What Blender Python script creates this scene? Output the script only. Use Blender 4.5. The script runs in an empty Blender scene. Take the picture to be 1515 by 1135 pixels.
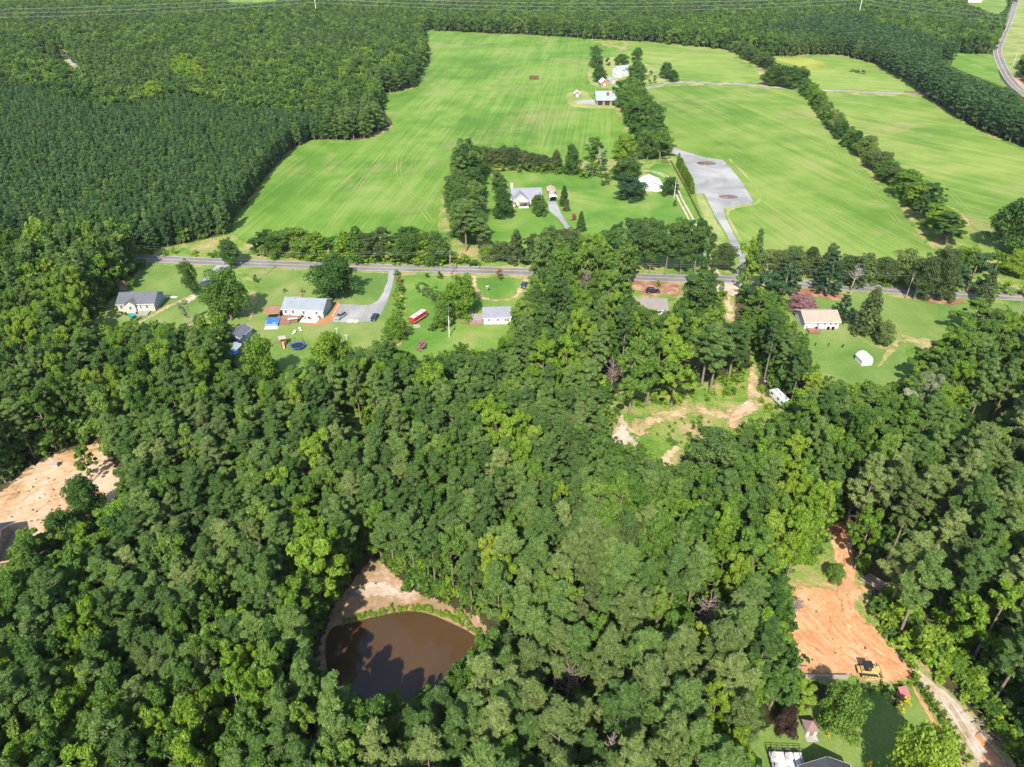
import bpy, math, random
import numpy as np
from mathutils import Vector
from mathutils.noise import noise as mnoise
from mathutils.geometry import delaunay_2d_cdt

# ------------------------------------------------------------------ camera, sky, sun, exposure
W0, H0 = 1515.0, 1135.0
FOC = 757.5 / 0.72
PITCH = math.radians(33.0)
CAMZ = 110.0
SUN_EL, SUN_AZ = math.radians(45.0), math.radians(11.0)      # azimuth the shadows run towards, clockwise from +Y
sc = bpy.context.scene
C = sc.collection
cam = bpy.data.cameras.new('camera'); cam_o = bpy.data.objects.new('camera', cam); C.objects.link(cam_o)
cam.sensor_fit = 'HORIZONTAL'; cam.angle = 2 * math.atan(0.72); cam.clip_start = 1.0; cam.clip_end = 20000
cam_o.location = (0, 0, CAMZ); cam_o.rotation_euler = (math.pi / 2 - PITCH, 0, 0)
sc.camera = cam_o
world = bpy.data.worlds.new('World'); sc.world = world; world.use_nodes = True
wn = world.node_tree; bgn = wn.nodes['Background']
sky = wn.nodes.new('ShaderNodeTexSky'); sky.sky_type = 'NISHITA'; sky.sun_disc = False
sky.sun_elevation = SUN_EL; sky.sun_rotation = math.pi + SUN_AZ; sky.altitude = 100
wn.links.new(sky.outputs[0], bgn.inputs[0]); bgn.inputs[1].default_value = 0.15
sl = bpy.data.lights.new('sun', 'SUN'); sl.energy = 4.6; sl.angle = math.radians(0.53); sl.color = (1.0, 0.95, 0.86)
sun_o = bpy.data.objects.new('sun', sl); C.objects.link(sun_o)
sd = Vector((math.sin(SUN_AZ) * math.cos(SUN_EL), math.cos(SUN_AZ) * math.cos(SUN_EL), -math.sin(SUN_EL)))
sun_o.rotation_euler = sd.to_track_quat('-Z', 'Y').to_euler()
sc.view_settings.view_transform = 'Standard'; sc.view_settings.look = 'None'
sc.view_settings.exposure = 0.98; sc.view_settings.gamma = 1.0
sc.cycles.max_bounces = 5; sc.cycles.diffuse_bounces = 2; sc.cycles.glossy_bounces = 2
sc.cycles.transmission_bounces = 3; sc.cycles.transparent_max_bounces = 12; sc.cycles.volume_bounces = 0

# ------------------------------------------------------------------ survey: where a photo point lies on the ground
CT, ST = math.cos(PITCH), math.sin(PITCH)
def G(px, py, z=0.0):
    a = (px - W0 / 2) / FOC; b = (H0 / 2 - py) / FOC
    dx, dy, dz = a, b * ST + CT, b * CT - ST
    t = (z - CAMZ) / dz
    return Vector((dx * t, dy * t, z))
def proj(x, y, z):
    vz = z - CAMZ
    zc = y * CT - vz * ST
    return W0 / 2 + FOC * x / zc, H0 / 2 - FOC * (y * ST + vz * CT) / zc
def mpp(P):                                   # metres across one photo pixel at a ground point
    return (P[1] * CT + (CAMZ - P[2]) * ST) / FOC

rng = np.random.default_rng(7)
random.seed(7)

# ------------------------------------------------------------------ materials
MATS = {}
def nt_new(name):
    m = bpy.data.materials.new(name); m.use_nodes = True
    nt = m.node_tree; nt.nodes.clear()
    out = nt.nodes.new('ShaderNodeOutputMaterial')
    MATS[name] = m
    return m, nt, out
def N(nt, typ, **kw):
    n = nt.nodes.new(typ)
    for k, v in kw.items(): setattr(n, k, v)
    return n
def ramp(nt, fac, stops):
    r = nt.nodes.new('ShaderNodeValToRGB')
    e = r.color_ramp.elements
    while len(e) < len(stops): e.new(0.5)
    for i, (p, c) in enumerate(stops):
        e[i].position = p; e[i].color = (*c, 1) if len(c) == 3 else c
    nt.links.new(fac, r.inputs[0])
    return r.outputs[0]
def mixc(nt, fac, a, b, mode='MIX'):
    n = nt.nodes.new('ShaderNodeMix'); n.data_type = 'RGBA'; n.blend_type = mode
    for sock, v in ((n.inputs[0], fac), (n.inputs[6], a), (n.inputs[7], b)):
        if isinstance(v, (int, float)): sock.default_value = v
        elif isinstance(v, (tuple, list)): sock.default_value = (*v, 1)
        else: nt.links.new(v, sock)
    return n.outputs[2]
def math_n(nt, op, a, b=0.0, clamp=False):
    n = nt.nodes.new('ShaderNodeMath'); n.operation = op; n.use_clamp = clamp
    for i, v in enumerate((a, b)):
        if isinstance(v, (int, float)): n.inputs[i].default_value = v
        else: nt.links.new(v, n.inputs[i])
    return n.outputs[0]
def noise_n(nt, vec, scale, detail=4, rough=0.6, dist=0.0):
    n = nt.nodes.new('ShaderNodeTexNoise'); n.inputs['Scale'].default_value = scale
    n.inputs['Detail'].default_value = detail; n.inputs['Roughness'].default_value = rough; n.inputs['Distortion'].default_value = dist
    nt.links.new(vec, n.inputs['Vector'])
    return n.outputs['Fac']
def world_pos(nt, rot=0.0, scale=(1, 1, 1)):
    g = nt.nodes.new('ShaderNodeNewGeometry')
    mp = nt.nodes.new('ShaderNodeMapping'); mp.vector_type = 'TEXTURE'
    mp.inputs['Rotation'].default_value = (0, 0, rot)
    mp.inputs['Scale'].default_value = tuple(1.0 / s for s in scale)
    nt.links.new(g.outputs['Position'], mp.inputs[0])
    return mp.outputs[0]
def stretch(m, sx, sy, rot):                  # noise coordinates stretched along a direction
    return dict(rot=rot, scale=(sx, sy, 1))
def principled(nt, out, col, rough=0.9, spec=0.2, bump=None, bdist=0.05, bstr=0.6, metal=0.0):
    p = nt.nodes.new('ShaderNodeBsdfPrincipled')
    if isinstance(col, tuple): p.inputs['Base Color'].default_value = (*col, 1)
    else: nt.links.new(col, p.inputs['Base Color'])
    if isinstance(rough, (int, float)): p.inputs['Roughness'].default_value = rough
    else: nt.links.new(rough, p.inputs['Roughness'])
    p.inputs['Specular IOR Level'].default_value = spec; p.inputs['Metallic'].default_value = metal
    if bump is not None:
        b = nt.nodes.new('ShaderNodeBump'); b.inputs['Strength'].default_value = bstr; b.inputs['Distance'].default_value = bdist
        nt.links.new(bump, b.inputs['Height']); nt.links.new(b.outputs[0], p.inputs['Normal'])
    if out is not None: nt.links.new(p.outputs[0], out.inputs[0])
    return p
def with_edge(nt, out, shader, amount=1.0, scale=0.9):
    """ragged border: the sheet thins out into what lies under it along its rim"""
    at = N(nt, 'ShaderNodeAttribute', attribute_name='edge')
    wp = world_pos(nt)
    n = noise_n(nt, wp, scale, 5, 0.7)
    v = math_n(nt, 'ADD', math_n(nt, 'MULTIPLY', at.outputs['Fac'], 1.15), math_n(nt, 'MULTIPLY', math_n(nt, 'SUBTRACT', n, 0.5), 1.7 * amount))
    a = math_n(nt, 'MULTIPLY', math_n(nt, 'SUBTRACT', v, 0.42), 3.5 if amount > 1 else 6.0, True)
    tr = nt.nodes.new('ShaderNodeBsdfTransparent'); mx = nt.nodes.new('ShaderNodeMixShader')
    nt.links.new(a, mx.inputs[0]); nt.links.new(tr.outputs[0], mx.inputs[1]); nt.links.new(shader, mx.inputs[2])
    nt.links.new(mx.outputs[0], out.inputs[0])

def mat_field(name, ang, c_dark, c_mid, c_light, c_dry, dry_amt=0.5, edge=True):
    m, nt, out = nt_new(name)
    wp = world_pos(nt)
    st = world_pos(nt, ang, (0.75, 0.010, 1))         # swath lines run along the mowing direction
    st2 = world_pos(nt, ang + 0.03, (0.12, 0.004, 1))
    s1 = noise_n(nt, st, 1.0, 3, 0.6, 0.1); s2 = noise_n(nt, st2, 1.0, 2, 0.5, 0.3)
    big = noise_n(nt, wp, 0.012, 4, 0.55, 0.4); mid = noise_n(nt, wp, 0.06, 5, 0.6); fine = noise_n(nt, wp, 1.4, 4, 0.7)
    v = math_n(nt, 'ADD', math_n(nt, 'MULTIPLY', s1, 0.40), math_n(nt, 'MULTIPLY', s2, 0.30))
    v = math_n(nt, 'ADD', v, math_n(nt, 'MULTIPLY', big, 0.65)); v = math_n(nt, 'ADD', v, math_n(nt, 'MULTIPLY', mid, 0.40))
    v = math_n(nt, 'ADD', v, math_n(nt, 'MULTIPLY', fine, 0.22))
    v = math_n(nt, 'SUBTRACT', v, 0.475)
    v = math_n(nt, 'ADD', math_n(nt, 'MULTIPLY', math_n(nt, 'SUBTRACT', v, 0.51), 1.7), 0.52)
    col = ramp(nt, v, [(0.30, c_dark), (0.52, c_mid), (0.74, c_light)])
    dn = noise_n(nt, wp, 0.016, 5, 0.65, 0.5); dn2 = noise_n(nt, st, 0.7, 4, 0.7)
    d = math_n(nt, 'MULTIPLY', math_n(nt, 'SUBTRACT', math_n(nt, 'ADD', dn, math_n(nt, 'MULTIPLY', dn2, 0.45)), 0.765), 5.0, True)
    col = mixc(nt, math_n(nt, 'MULTIPLY', d, dry_amt), col, c_dry)
    p = principled(nt, None, col, 0.95, 0.1, math_n(nt, 'ADD', fine, s1), 0.25, 0.5)
    if edge: with_edge(nt, out, p.outputs[0], 1.0, 0.5)
    else: nt.links.new(p.outputs[0], out.inputs[0])
    return m
def mat_ground(name, stops, s_big=0.03, s_fine=1.2, rough=0.95, edge=True, bump=0.15, eg=0.9, streak=None, amt=1.0):
    m, nt, out = nt_new(name)
    wp = world_pos(nt)
    a = noise_n(nt, wp, s_big, 6, 0.65, 0.5); b = noise_n(nt, wp, s_fine, 5, 0.7)
    v = math_n(nt, 'ADD', math_n(nt, 'MULTIPLY', a, 0.72), math_n(nt, 'MULTIPLY', b, 0.34))
    if streak:
        s = noise_n(nt, world_pos(nt, streak, (1.1, 0.07, 1)), 1.0, 3, 0.6)
        v = math_n(nt, 'ADD', math_n(nt, 'MULTIPLY', v, 0.75), math_n(nt, 'MULTIPLY', s, 0.27))
    v = math_n(nt, 'ADD', math_n(nt, 'MULTIPLY', math_n(nt, 'SUBTRACT', v, 0.53), 2.0), 0.52)
    col = ramp(nt, v, stops)
    p = principled(nt, None, col, rough, 0.15, b, bump, 0.6)
    if edge: with_edge(nt, out, p.outputs[0], amt, eg)
    else: nt.links.new(p.outputs[0], out.inputs[0])
    return m
def mat_plain(name, col, rough=0.7, spec=0.3, metal=0.0, var=0.25, scale=1.5, bump=0.0):
    m, nt, out = nt_new(name)
    tc = N(nt, 'ShaderNodeTexCoord')
    n = noise_n(nt, tc.outputs['Object'], scale, 6, 0.7)
    lo = tuple(c * (1 - var) for c in col); hi = tuple(min(1, c * (1 + var * 0.7)) for c in col)
    c = ramp(nt, n, [(0.3, lo), (0.7, hi)])
    principled(nt, out, c, rough, spec, n if bump else None, bump, 0.5, metal)
    return m
def mat_shingle(name, col, var=0.22):
    m, nt, out = nt_new(name)
    tc = N(nt, 'ShaderNodeTexCoord')
    w = N(nt, 'ShaderNodeTexWave', wave_type='BANDS', bands_direction='Y'); w.inputs['Scale'].default_value = 2.2
    w.inputs['Distortion'].default_value = 0.6; w.inputs['Detail'].default_value = 2
    nt.links.new(tc.outputs['Object'], w.inputs['Vector'])
    n = noise_n(nt, tc.outputs['Object'], 0.7, 5, 0.7); n2 = noise_n(nt, tc.outputs['Object'], 7.0, 3, 0.7)
    v = math_n(nt, 'ADD', math_n(nt, 'MULTIPLY', n, 0.6), math_n(nt, 'ADD', math_n(nt, 'MULTIPLY', n2, 0.3), math_n(nt, 'MULTIPLY', w.outputs['Fac'], 0.12)))
    c = ramp(nt, v, [(0.3, tuple(x * (1 - var) for x in col)), (0.75, tuple(min(1, x * (1 + var)) for x in col))])
    principled(nt, out, c, 0.9, 0.2, n2, 0.02, 0.5)
    return m
def mat_siding(name, col):
    m, nt, out = nt_new(name)
    tc = N(nt, 'ShaderNodeTexCoord')
    w = N(nt, 'ShaderNodeTexWave', wave_type='BANDS', bands_direction='Z', wave_profile='SAW'); w.inputs['Scale'].default_value = 1.6
    nt.links.new(tc.outputs['Object'], w.inputs['Vector'])
    n = noise_n(nt, tc.outputs['Object'], 1.2, 5, 0.7)
    v = math_n(nt, 'ADD', math_n(nt, 'MULTIPLY', n, 0.6), math_n(nt, 'MULTIPLY', w.outputs['Fac'], 0.25))
    c = ramp(nt, v, [(0.2, tuple(x * 0.86 for x in col)), (0.7, col)])
    principled(nt, out, c, 0.6, 0.3, w.outputs['Fac'], 0.02, 0.5)
    return m
def mat_metal_roof(name, col):
    m, nt, out = nt_new(name)
    tc = N(nt, 'ShaderNodeTexCoord')
    w = N(nt, 'ShaderNodeTexWave', wave_type='BANDS', bands_direction='X'); w.inputs['Scale'].default_value = 1.4
    nt.links.new(tc.outputs['Object'], w.inputs['Vector'])
    n = noise_n(nt, tc.outputs['Object'], 0.5, 5, 0.7)
    c = ramp(nt, n, [(0.3, tuple(x * 0.85 for x in col)), (0.7, col)])
    principled(nt, out, c, 0.5, 0.4, w.outputs['Fac'], 0.03, 0.6)
    return m
def mat_foliage(name, stops, trans=0.38, leafvar=0.45):
    """colour differs from tree to tree and from leaf clump to leaf clump; light passes through the leaves"""
    m, nt, out = nt_new(name)
    oi = N(nt, 'ShaderNodeObjectInfo'); at = N(nt, 'ShaderNodeAttribute', attribute_name='tint')
    v = math_n(nt, 'ADD', math_n(nt, 'MULTIPLY', oi.outputs['Random'], 1 - leafvar), math_n(nt, 'MULTIPLY', at.outputs['Fac'], leafvar))
    col = ramp(nt, v, stops)
    p = principled(nt, None, col, 0.55, 0.25)
    t = nt.nodes.new('ShaderNodeBsdfTranslucent')
    tcol = mixc(nt, 1.0, col, (1.25, 1.2, 0.55), 'MULTIPLY')
    nt.links.new(tcol, t.inputs[0])
    mx = nt.nodes.new('ShaderNodeMixShader'); mx.inputs[0].default_value = trans
    nt.links.new(p.outputs[0], mx.inputs[1]); nt.links.new(t.outputs[0], mx.inputs[2]); nt.links.new(mx.outputs[0], out.inputs[0])
    m.use_backface_culling = False
    return m

# ground covers
mat_ground('forest_floor', [(0.3, (0.025, 0.021, 0.010)), (0.5, (0.045, 0.045, 0.016)), (0.72, (0.082, 0.061, 0.034))], 0.05, 0.9, edge=False, bump=0.3)
FA = math.radians
mat_field('hay_grass_a', FA(-7), (0.067, 0.147, 0.018), (0.108, 0.197, 0.026), (0.164, 0.237, 0.049), (0.238, 0.229, 0.087), 0.85)
mat_field('hay_grass_b', FA(13), (0.081, 0.157, 0.020), (0.130, 0.205, 0.033), (0.190, 0.245, 0.056), (0.270, 0.234, 0.099), 0.85)
mat_field('hay_grass_c', FA(36), (0.089, 0.165, 0.024), (0.144, 0.216, 0.037), (0.211, 0.257, 0.064), (0.313, 0.250, 0.113), 0.9)
mat_field('hay_grass_d', FA(60), (0.103, 0.179, 0.029), (0.155, 0.228, 0.040), (0.215, 0.267, 0.067), (0.310, 0.258, 0.109), 0.6)
mat_ground('goldenrod', [(0.3, (0.114, 0.176, 0.028)), (0.5, (0.222, 0.240, 0.035)), (0.7, (0.282, 0.282, 0.056))], 0.03, 0.5)
mat_ground('lawn_bright', [(0.30, (0.062, 0.149, 0.018)), (0.5, (0.103, 0.194, 0.028)), (0.66, (0.154, 0.224, 0.044)), (0.8, (0.225, 0.235, 0.073))], 0.035, 1.5)
mat_ground('lawn_olive', [(0.30, (0.081, 0.152, 0.028)), (0.5, (0.125, 0.192, 0.040)), (0.66, (0.173, 0.217, 0.058)), (0.8, (0.267, 0.213, 0.102))], 0.03, 1.5)
mat_ground('verge_grass', [(0.30, (0.131, 0.189, 0.041)), (0.5, (0.205, 0.246, 0.066)), (0.7, (0.279, 0.279, 0.098))], 0.05, 1.0, amt=1.5)
mat_ground('rough_grass', [(0.26, (0.055, 0.125, 0.016)), (0.42, (0.110, 0.195, 0.026)), (0.54, (0.185, 0.225, 0.050)), (0.66, (0.300, 0.235, 0.105)), (0.8, (0.40, 0.27, 0.15))], 0.10, 1.3, bump=0.4, amt=1.5)
mat_ground('orange_clay', [(0.28, (0.320, 0.129, 0.052)), (0.44, (0.417, 0.191, 0.084)), (0.58, (0.485, 0.267, 0.136)), (0.74, (0.504, 0.338, 0.208))], 0.09, 1.1, bump=0.15, streak=FA(25), amt=1.5)
mat_ground('sandy_clay', [(0.26, (0.188, 0.133, 0.052)), (0.42, (0.375, 0.218, 0.104)), (0.56, (0.426, 0.309, 0.197)), (0.75, (0.450, 0.375, 0.278))], 0.08, 0.8, bump=0.15, streak=FA(-60), amt=1.5)
mat_ground('pale_sand', [(0.3, (0.349, 0.256, 0.168)), (0.55, (0.444, 0.357, 0.269)), (0.75, (0.471, 0.410, 0.336))], 0.2, 1.4, eg=0.45, amt=2.2)
mat_ground('bank_soil', [(0.28, (0.148, 0.141, 0.040)), (0.42, (0.229, 0.168, 0.080)), (0.58, (0.323, 0.202, 0.121)), (0.75, (0.417, 0.323, 0.242))], 0.12, 0.9, amt=1.5)
mat_ground('red_mulch', [(0.3, (0.17, 0.075, 0.042)), (0.52, (0.25, 0.125, 0.075)), (0.72, (0.36, 0.24, 0.15))], 0.2, 1.2, eg=0.45, amt=2.0)
mat_ground('dirt_track', [(0.3, (0.180, 0.180, 0.057)), (0.5, (0.344, 0.254, 0.123)), (0.7, (0.476, 0.353, 0.213))], 0.2, 1.2, eg=0.45, amt=2.2)
mat_ground('worn_grass', [(0.3, (0.15, 0.19, 0.05)), (0.5, (0.24, 0.23, 0.08)), (0.7, (0.36, 0.28, 0.14))], 0.2, 1.2, eg=0.45, amt=2.2)
mat_ground('clay_rut', [(0.3, (0.325, 0.138, 0.062)), (0.5, (0.450, 0.213, 0.100)), (0.7, (0.625, 0.338, 0.175))], 0.3, 1.6, eg=0.45, amt=2.2)
mat_ground('gravel', [(0.3, (0.181, 0.178, 0.169)), (0.5, (0.249, 0.241, 0.234)), (0.7, (0.325, 0.316, 0.302))], 0.05, 2.5, eg=1.2)
mat_ground('gravel_patch', [(0.3, (0.24, 0.18, 0.11)), (0.5, (0.36, 0.28, 0.20)), (0.7, (0.42, 0.37, 0.31))], 0.3, 1.6, eg=0.45, amt=1.3)
mat_ground('asphalt', [(0.3, (0.127, 0.123, 0.119)), (0.5, (0.160, 0.156, 0.152)), (0.7, (0.201, 0.197, 0.190))], 0.08, 3.0, edge=False, bump=0.01)
mat_ground('mulch_bed', [(0.3, (0.082, 0.053, 0.041)), (0.6, (0.139, 0.098, 0.078)), (0.8, (0.180, 0.139, 0.115))], 0.3, 2.0, edge=False)
mat_plain('line_yellow', (0.62, 0.36, 0.05), 0.7, 0.2, var=0.25)
mat_plain('line_white', (0.62, 0.62, 0.60), 0.7, 0.2, var=0.2)
mat_plain('concrete', (0.52, 0.47, 0.40), 0.9, 0.2)
mat_plain('brick_paving', (0.42, 0.15, 0.075), 0.9, 0.2, var=0.3, scale=3)
# foliage: (dark, mid, light) per kind
mat_foliage('leaf_pine', [(0.1, (0.054, 0.105, 0.024)), (0.5, (0.096, 0.171, 0.037)), (0.9, (0.170, 0.251, 0.059))])
mat_foliage('leaf_plantation', [(0.1, (0.041, 0.098, 0.030)), (0.5, (0.067, 0.140, 0.043)), (0.9, (0.106, 0.193, 0.061))])
mat_foliage('leaf_pine_grey', [(0.1, (0.085, 0.131, 0.033)), (0.5, (0.145, 0.202, 0.054)), (0.9, (0.233, 0.287, 0.087))])
mat_foliage('leaf_white_pine', [(0.1, (0.034, 0.080, 0.032)), (0.5, (0.062, 0.124, 0.046)), (0.9, (0.108, 0.175, 0.068))])
mat_foliage('leaf_broad', [(0.1, (0.055, 0.119, 0.015)), (0.5, (0.105, 0.193, 0.026)), (0.9, (0.184, 0.271, 0.043))])
mat_foliage('leaf_broad_dark', [(0.1, (0.034, 0.087, 0.015)), (0.5, (0.065, 0.135, 0.023)), (0.9, (0.114, 0.191, 0.036))])
mat_foliage('leaf_bright', [(0.1, (0.088, 0.175, 0.013)), (0.5, (0.145, 0.249, 0.020)), (0.9, (0.224, 0.318, 0.032))])
mat_foliage('leaf_lime', [(0.1, (0.115, 0.200, 0.014)), (0.5, (0.185, 0.270, 0.022)), (0.9, (0.275, 0.330, 0.044))])
mat_foliage('leaf_yellow', [(0.1, (0.40, 0.36, 0.01)), (0.5, (0.55, 0.48, 0.02)), (0.9, (0.65, 0.56, 0.05))])
mat_foliage('leaf_cedar', [(0.1, (0.050, 0.086, 0.024)), (0.5, (0.084, 0.126, 0.036)), (0.9, (0.144, 0.168, 0.054))])
mat_foliage('leaf_silver', [(0.1, (0.144, 0.180, 0.096)), (0.5, (0.240, 0.276, 0.156)), (0.9, (0.360, 0.372, 0.240))])
mat_foliage('leaf_pink', [(0.1, (0.10, 0.10, 0.04)), (0.4, (0.24, 0.12, 0.12)), (0.9, (0.36, 0.20, 0.22))])
mat_foliage('leaf_burgundy', [(0.1, (0.045, 0.028, 0.020)), (0.5, (0.085, 0.048, 0.034)), (0.9, (0.12, 0.10, 0.045))])
mat_foliage('leaf_red', [(0.1, (0.192, 0.036, 0.030)), (0.5, (0.336, 0.072, 0.060)), (0.9, (0.240, 0.192, 0.048))])
mat_foliage('leaf_weed', [(0.1, (0.120, 0.240, 0.018)), (0.5, (0.204, 0.336, 0.030)), (0.9, (0.324, 0.408, 0.060))])
mat_plain('bark', (0.20, 0.155, 0.115), 0.95, 0.1, var=0.35, scale=2, bump=0.03)
mat_plain('bark_pale', (0.30, 0.27, 0.23), 0.95, 0.1, var=0.3, scale=2, bump=0.03)
mat_plain('dead_wood', (0.21, 0.165, 0.135), 0.95, 0.1, var=0.3, scale=1)
# built things
mat_shingle('shingle_charcoal', (0.105, 0.110, 0.125)); mat_shingle('shingle_grey', (0.21, 0.23, 0.25)); mat_shingle('shingle_taupe', (0.20, 0.175, 0.16))
mat_shingle('shingle_tan', (0.36, 0.25, 0.195)); mat_shingle('shingle_slate', (0.20, 0.205, 0.235)); mat_shingle('shingle_dark', (0.05, 0.052, 0.06))
mat_shingle('shingle_brown', (0.20, 0.135, 0.12)); mat_metal_roof('metal_roof_grey', (0.27, 0.32, 0.35)); mat_metal_roof('metal_roof_white', (0.58, 0.59, 0.60))
mat_metal_roof('metal_roof_red', (0.40, 0.13, 0.13)); mat_metal_roof('metal_rust', (0.24, 0.11, 0.08))
mat_siding('siding_white', (0.540, 0.540, 0.540)); mat_siding('siding_cream', (0.504, 0.459, 0.378)); mat_siding('siding_blue', (0.270, 0.333, 0.423)); mat_siding('siding_brick', (0.324, 0.153, 0.108))
mat_plain('trim_white', (0.62, 0.62, 0.60), 0.5, 0.3, var=0.06); mat_plain('glass_dark', (0.02, 0.025, 0.03), 0.12, 0.6, var=0.1)
mat_plain('wood_deck', (0.27, 0.145, 0.095), 0.85, 0.2, var=0.35, scale=2.5); mat_plain('wood_grey', (0.30, 0.26, 0.22), 0.9, 0.2, var=0.3, scale=2.5)
mat_plain('wood_fence', (0.11, 0.058, 0.036), 0.9, 0.2, var=0.3); mat_plain('pole_wood', (0.27, 0.22, 0.17), 0.9, 0.2); mat_plain('pole_pale', (0.55, 0.53, 0.50), 0.8, 0.2)
mat_plain('deck_white', (0.5, 0.5, 0.5), 0.6, 0.3, var=0.1); mat_plain('rail_black', (0.02, 0.02, 0.022), 0.5, 0.4)
mat_plain('tarp_blue', (0.03, 0.14, 0.48), 0.45, 0.4, var=0.35); mat_plain('tarp_cyan', (0.02, 0.30, 0.62), 0.45, 0.4, var=0.2); mat_plain('tarp_teal', (0.03, 0.24, 0.28), 0.5, 0.4, var=0.3)
mat_plain('mat_black', (0.018, 0.018, 0.02), 0.7, 0.3); mat_plain('rubber', (0.03, 0.03, 0.03), 0.9, 0.2); mat_plain('steel', (0.45, 0.46, 0.47), 0.4, 0.5, 0.6)
mat_plain('paint_silver', (0.42, 0.42, 0.42), 0.3, 0.5, 0.5, var=0.05); mat_plain('paint_navy', (0.015, 0.022, 0.045), 0.25, 0.6, var=0.05)
mat_plain('paint_black', (0.012, 0.014, 0.018), 0.25, 0.6, var=0.05); mat_plain('paint_blue', (0.03, 0.055, 0.12), 0.25, 0.6, var=0.05)
mat_plain('paint_red', (0.40, 0.030, 0.034), 0.55, 0.3, var=0.35); mat_plain('paint_yellow', (0.46, 0.32, 0.11), 0.55, 0.3, var=0.25)
mat_plain('paint_white', (0.62, 0.62, 0.61), 0.4, 0.4, var=0.08, scale=0.8); mat_plain('lamp_white', (0.8, 0.8, 0.75), 0.2, 0.6); mat_plain('lamp_red', (0.5, 0.02, 0.02), 0.3, 0.6)
mat_plain('log_wood', (0.34, 0.25, 0.19), 0.95, 0.1, var=0.4, scale=2); mat_plain('log_end', (0.58, 0.42, 0.27), 0.9, 0.1); mat_plain('clay_clod', (0.36, 0.17, 0.09), 0.95, 0.1, var=0.3)
mat_plain('plastic_orange', (0.62, 0.26, 0.11), 0.5, 0.4); mat_plain('cable_grey', (0.40, 0.40, 0.39), 0.5, 0.4, 0.3, var=0.05); mat_plain('stone', (0.33, 0.31, 0.29), 0.9, 0.2, var=0.3)
# pond water: muddy, nearly opaque, mirror-smooth
m, nt, out = nt_new('pond_water')
wp = world_pos(nt)
n1 = noise_n(nt, wp, 0.05, 4, 0.6, 1.2); n2 = noise_n(nt, wp, 1.3, 3, 0.6)
colw = ramp(nt, n1, [(0.3, (0.058, 0.032, 0.014)), (0.7, (0.076, 0.043, 0.020))])
principled(nt, out, colw, 0.08, 0.45, n2, 0.01, 0.15)

# ------------------------------------------------------------------ object helpers
def link(o, parent=None):
    C.objects.link(o)
    if parent is not None: o.parent = parent
    return o
def tag(o, label=None, cat=None, group=None, kind=None):
    if label: o['label'] = label
    if cat: o['category'] = cat
    if group: o['group'] = group
    if kind: o['kind'] = kind
    return o
def thing(name, label, cat, loc=(0, 0, 0), rotz=0.0, group=None):
    o = bpy.data.objects.new(name, None); o.empty_display_size = 0.5
    link(o); o.location = loc; o.rotation_euler = (0, 0, rotz)
    return tag(o, label, cat, group)
class MB:
    def __init__(s): s.v = []; s.f = []
    def add(s, vs, fs):
        b = len(s.v); s.v += [tuple(v) for v in vs]; s.f += [tuple(i + b for i in f) for f in fs]; return s
    def box(s, c, d, rz=0.0, rx=0.0):
        x, y, z = d[0] / 2, d[1] / 2, d[2] / 2
        vs = []
        for sx, sy, sz in ((-1, -1, -1), (1, -1, -1), (1, 1, -1), (-1, 1, -1), (-1, -1, 1), (1, -1, 1), (1, 1, 1), (-1, 1, 1)):
            a, b, e = sx * x, sy * y, sz * z
            b, e = b * math.cos(rx) - e * math.sin(rx), b * math.sin(rx) + e * math.cos(rx)
            a, b = a * math.cos(rz) - b * math.sin(rz), a * math.sin(rz) + b * math.cos(rz)
            vs.append((c[0] + a, c[1] + b, c[2] + e))
        return s.add(vs, [(0, 3, 2, 1), (4, 5, 6, 7), (0, 1, 5, 4), (1, 2, 6, 5), (2, 3, 7, 6), (3, 0, 4, 7)])
    def tube(s, pts, radii, n=8, cap=True):
        pts = [Vector(p) for p in pts]; vs = []; fs = []
        for i, p in enumerate(pts):
            d = (pts[min(i + 1, len(pts) - 1)] - pts[max(i - 1, 0)]).normalized()
            u = d.cross(Vector((0.0, 0.0, 1.0)) if abs(d.z) < 0.95 else Vector((1.0, 0, 0))).normalized(); w = d.cross(u)
            r = radii[i] if isinstance(radii, (list, tuple)) else radii
            for k in range(n):
                a = 2 * math.pi * k / n; vs.append(p + (u * math.cos(a) + w * math.sin(a)) * r)
        for i in range(len(pts) - 1):
            for k in range(n):
                fs.append((i * n + k, i * n + (k + 1) % n, (i + 1) * n + (k + 1) % n, (i + 1) * n + k))
        if cap: fs += [tuple(range(n - 1, -1, -1)), tuple(range((len(pts) - 1) * n, len(pts) * n))]
        return s.add(vs, fs)
    def prism(s, prof, x0, x1):           # profile in (y, z), extruded along x
        n = len(prof)
        vs = [(x0, y, z) for y, z in prof] + [(x1, y, z) for y, z in prof]
        fs = [tuple(range(n)), tuple(range(2 * n - 1, n - 1, -1))] + [(i, i + n, (i + 1) % n + n, (i + 1) % n) for i in range(n)]
        return s.add(vs, fs)
    def loft(s, rings):                   # closed rings of equal count
        n = len(rings[0]); vs = [p for r in rings for p in r]; fs = []
        for i in range(len(rings) - 1):
            for k in range(n): fs.append((i * n + k, i * n + (k + 1) % n, (i + 1) * n + (k + 1) % n, (i + 1) * n + k))
        fs += [tuple(range(n - 1, -1, -1)), tuple(range((len(rings) - 1) * n, len(rings) * n))]
        return s.add(vs, fs)
    def mesh(s, name, mat, smooth=False):
        me = bpy.data.meshes.new(name); me.from_pydata(s.v, [], s.f); me.update()
        me.materials.append(MATS[mat])
        if smooth: me.polygons.foreach_set('use_smooth', [True] * len(me.polygons))
        return me
    def build(s, name, mat, parent=None, smooth=False, bevel=0.0):
        o = bpy.data.objects.new(name, s.mesh(name, mat, smooth)); link(o, parent)
        if bevel:
            b = o.modifiers.new('soft_edge', 'BEVEL'); b.width = bevel; b.segments = 2; b.limit_method = 'ANGLE'
        return o

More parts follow.
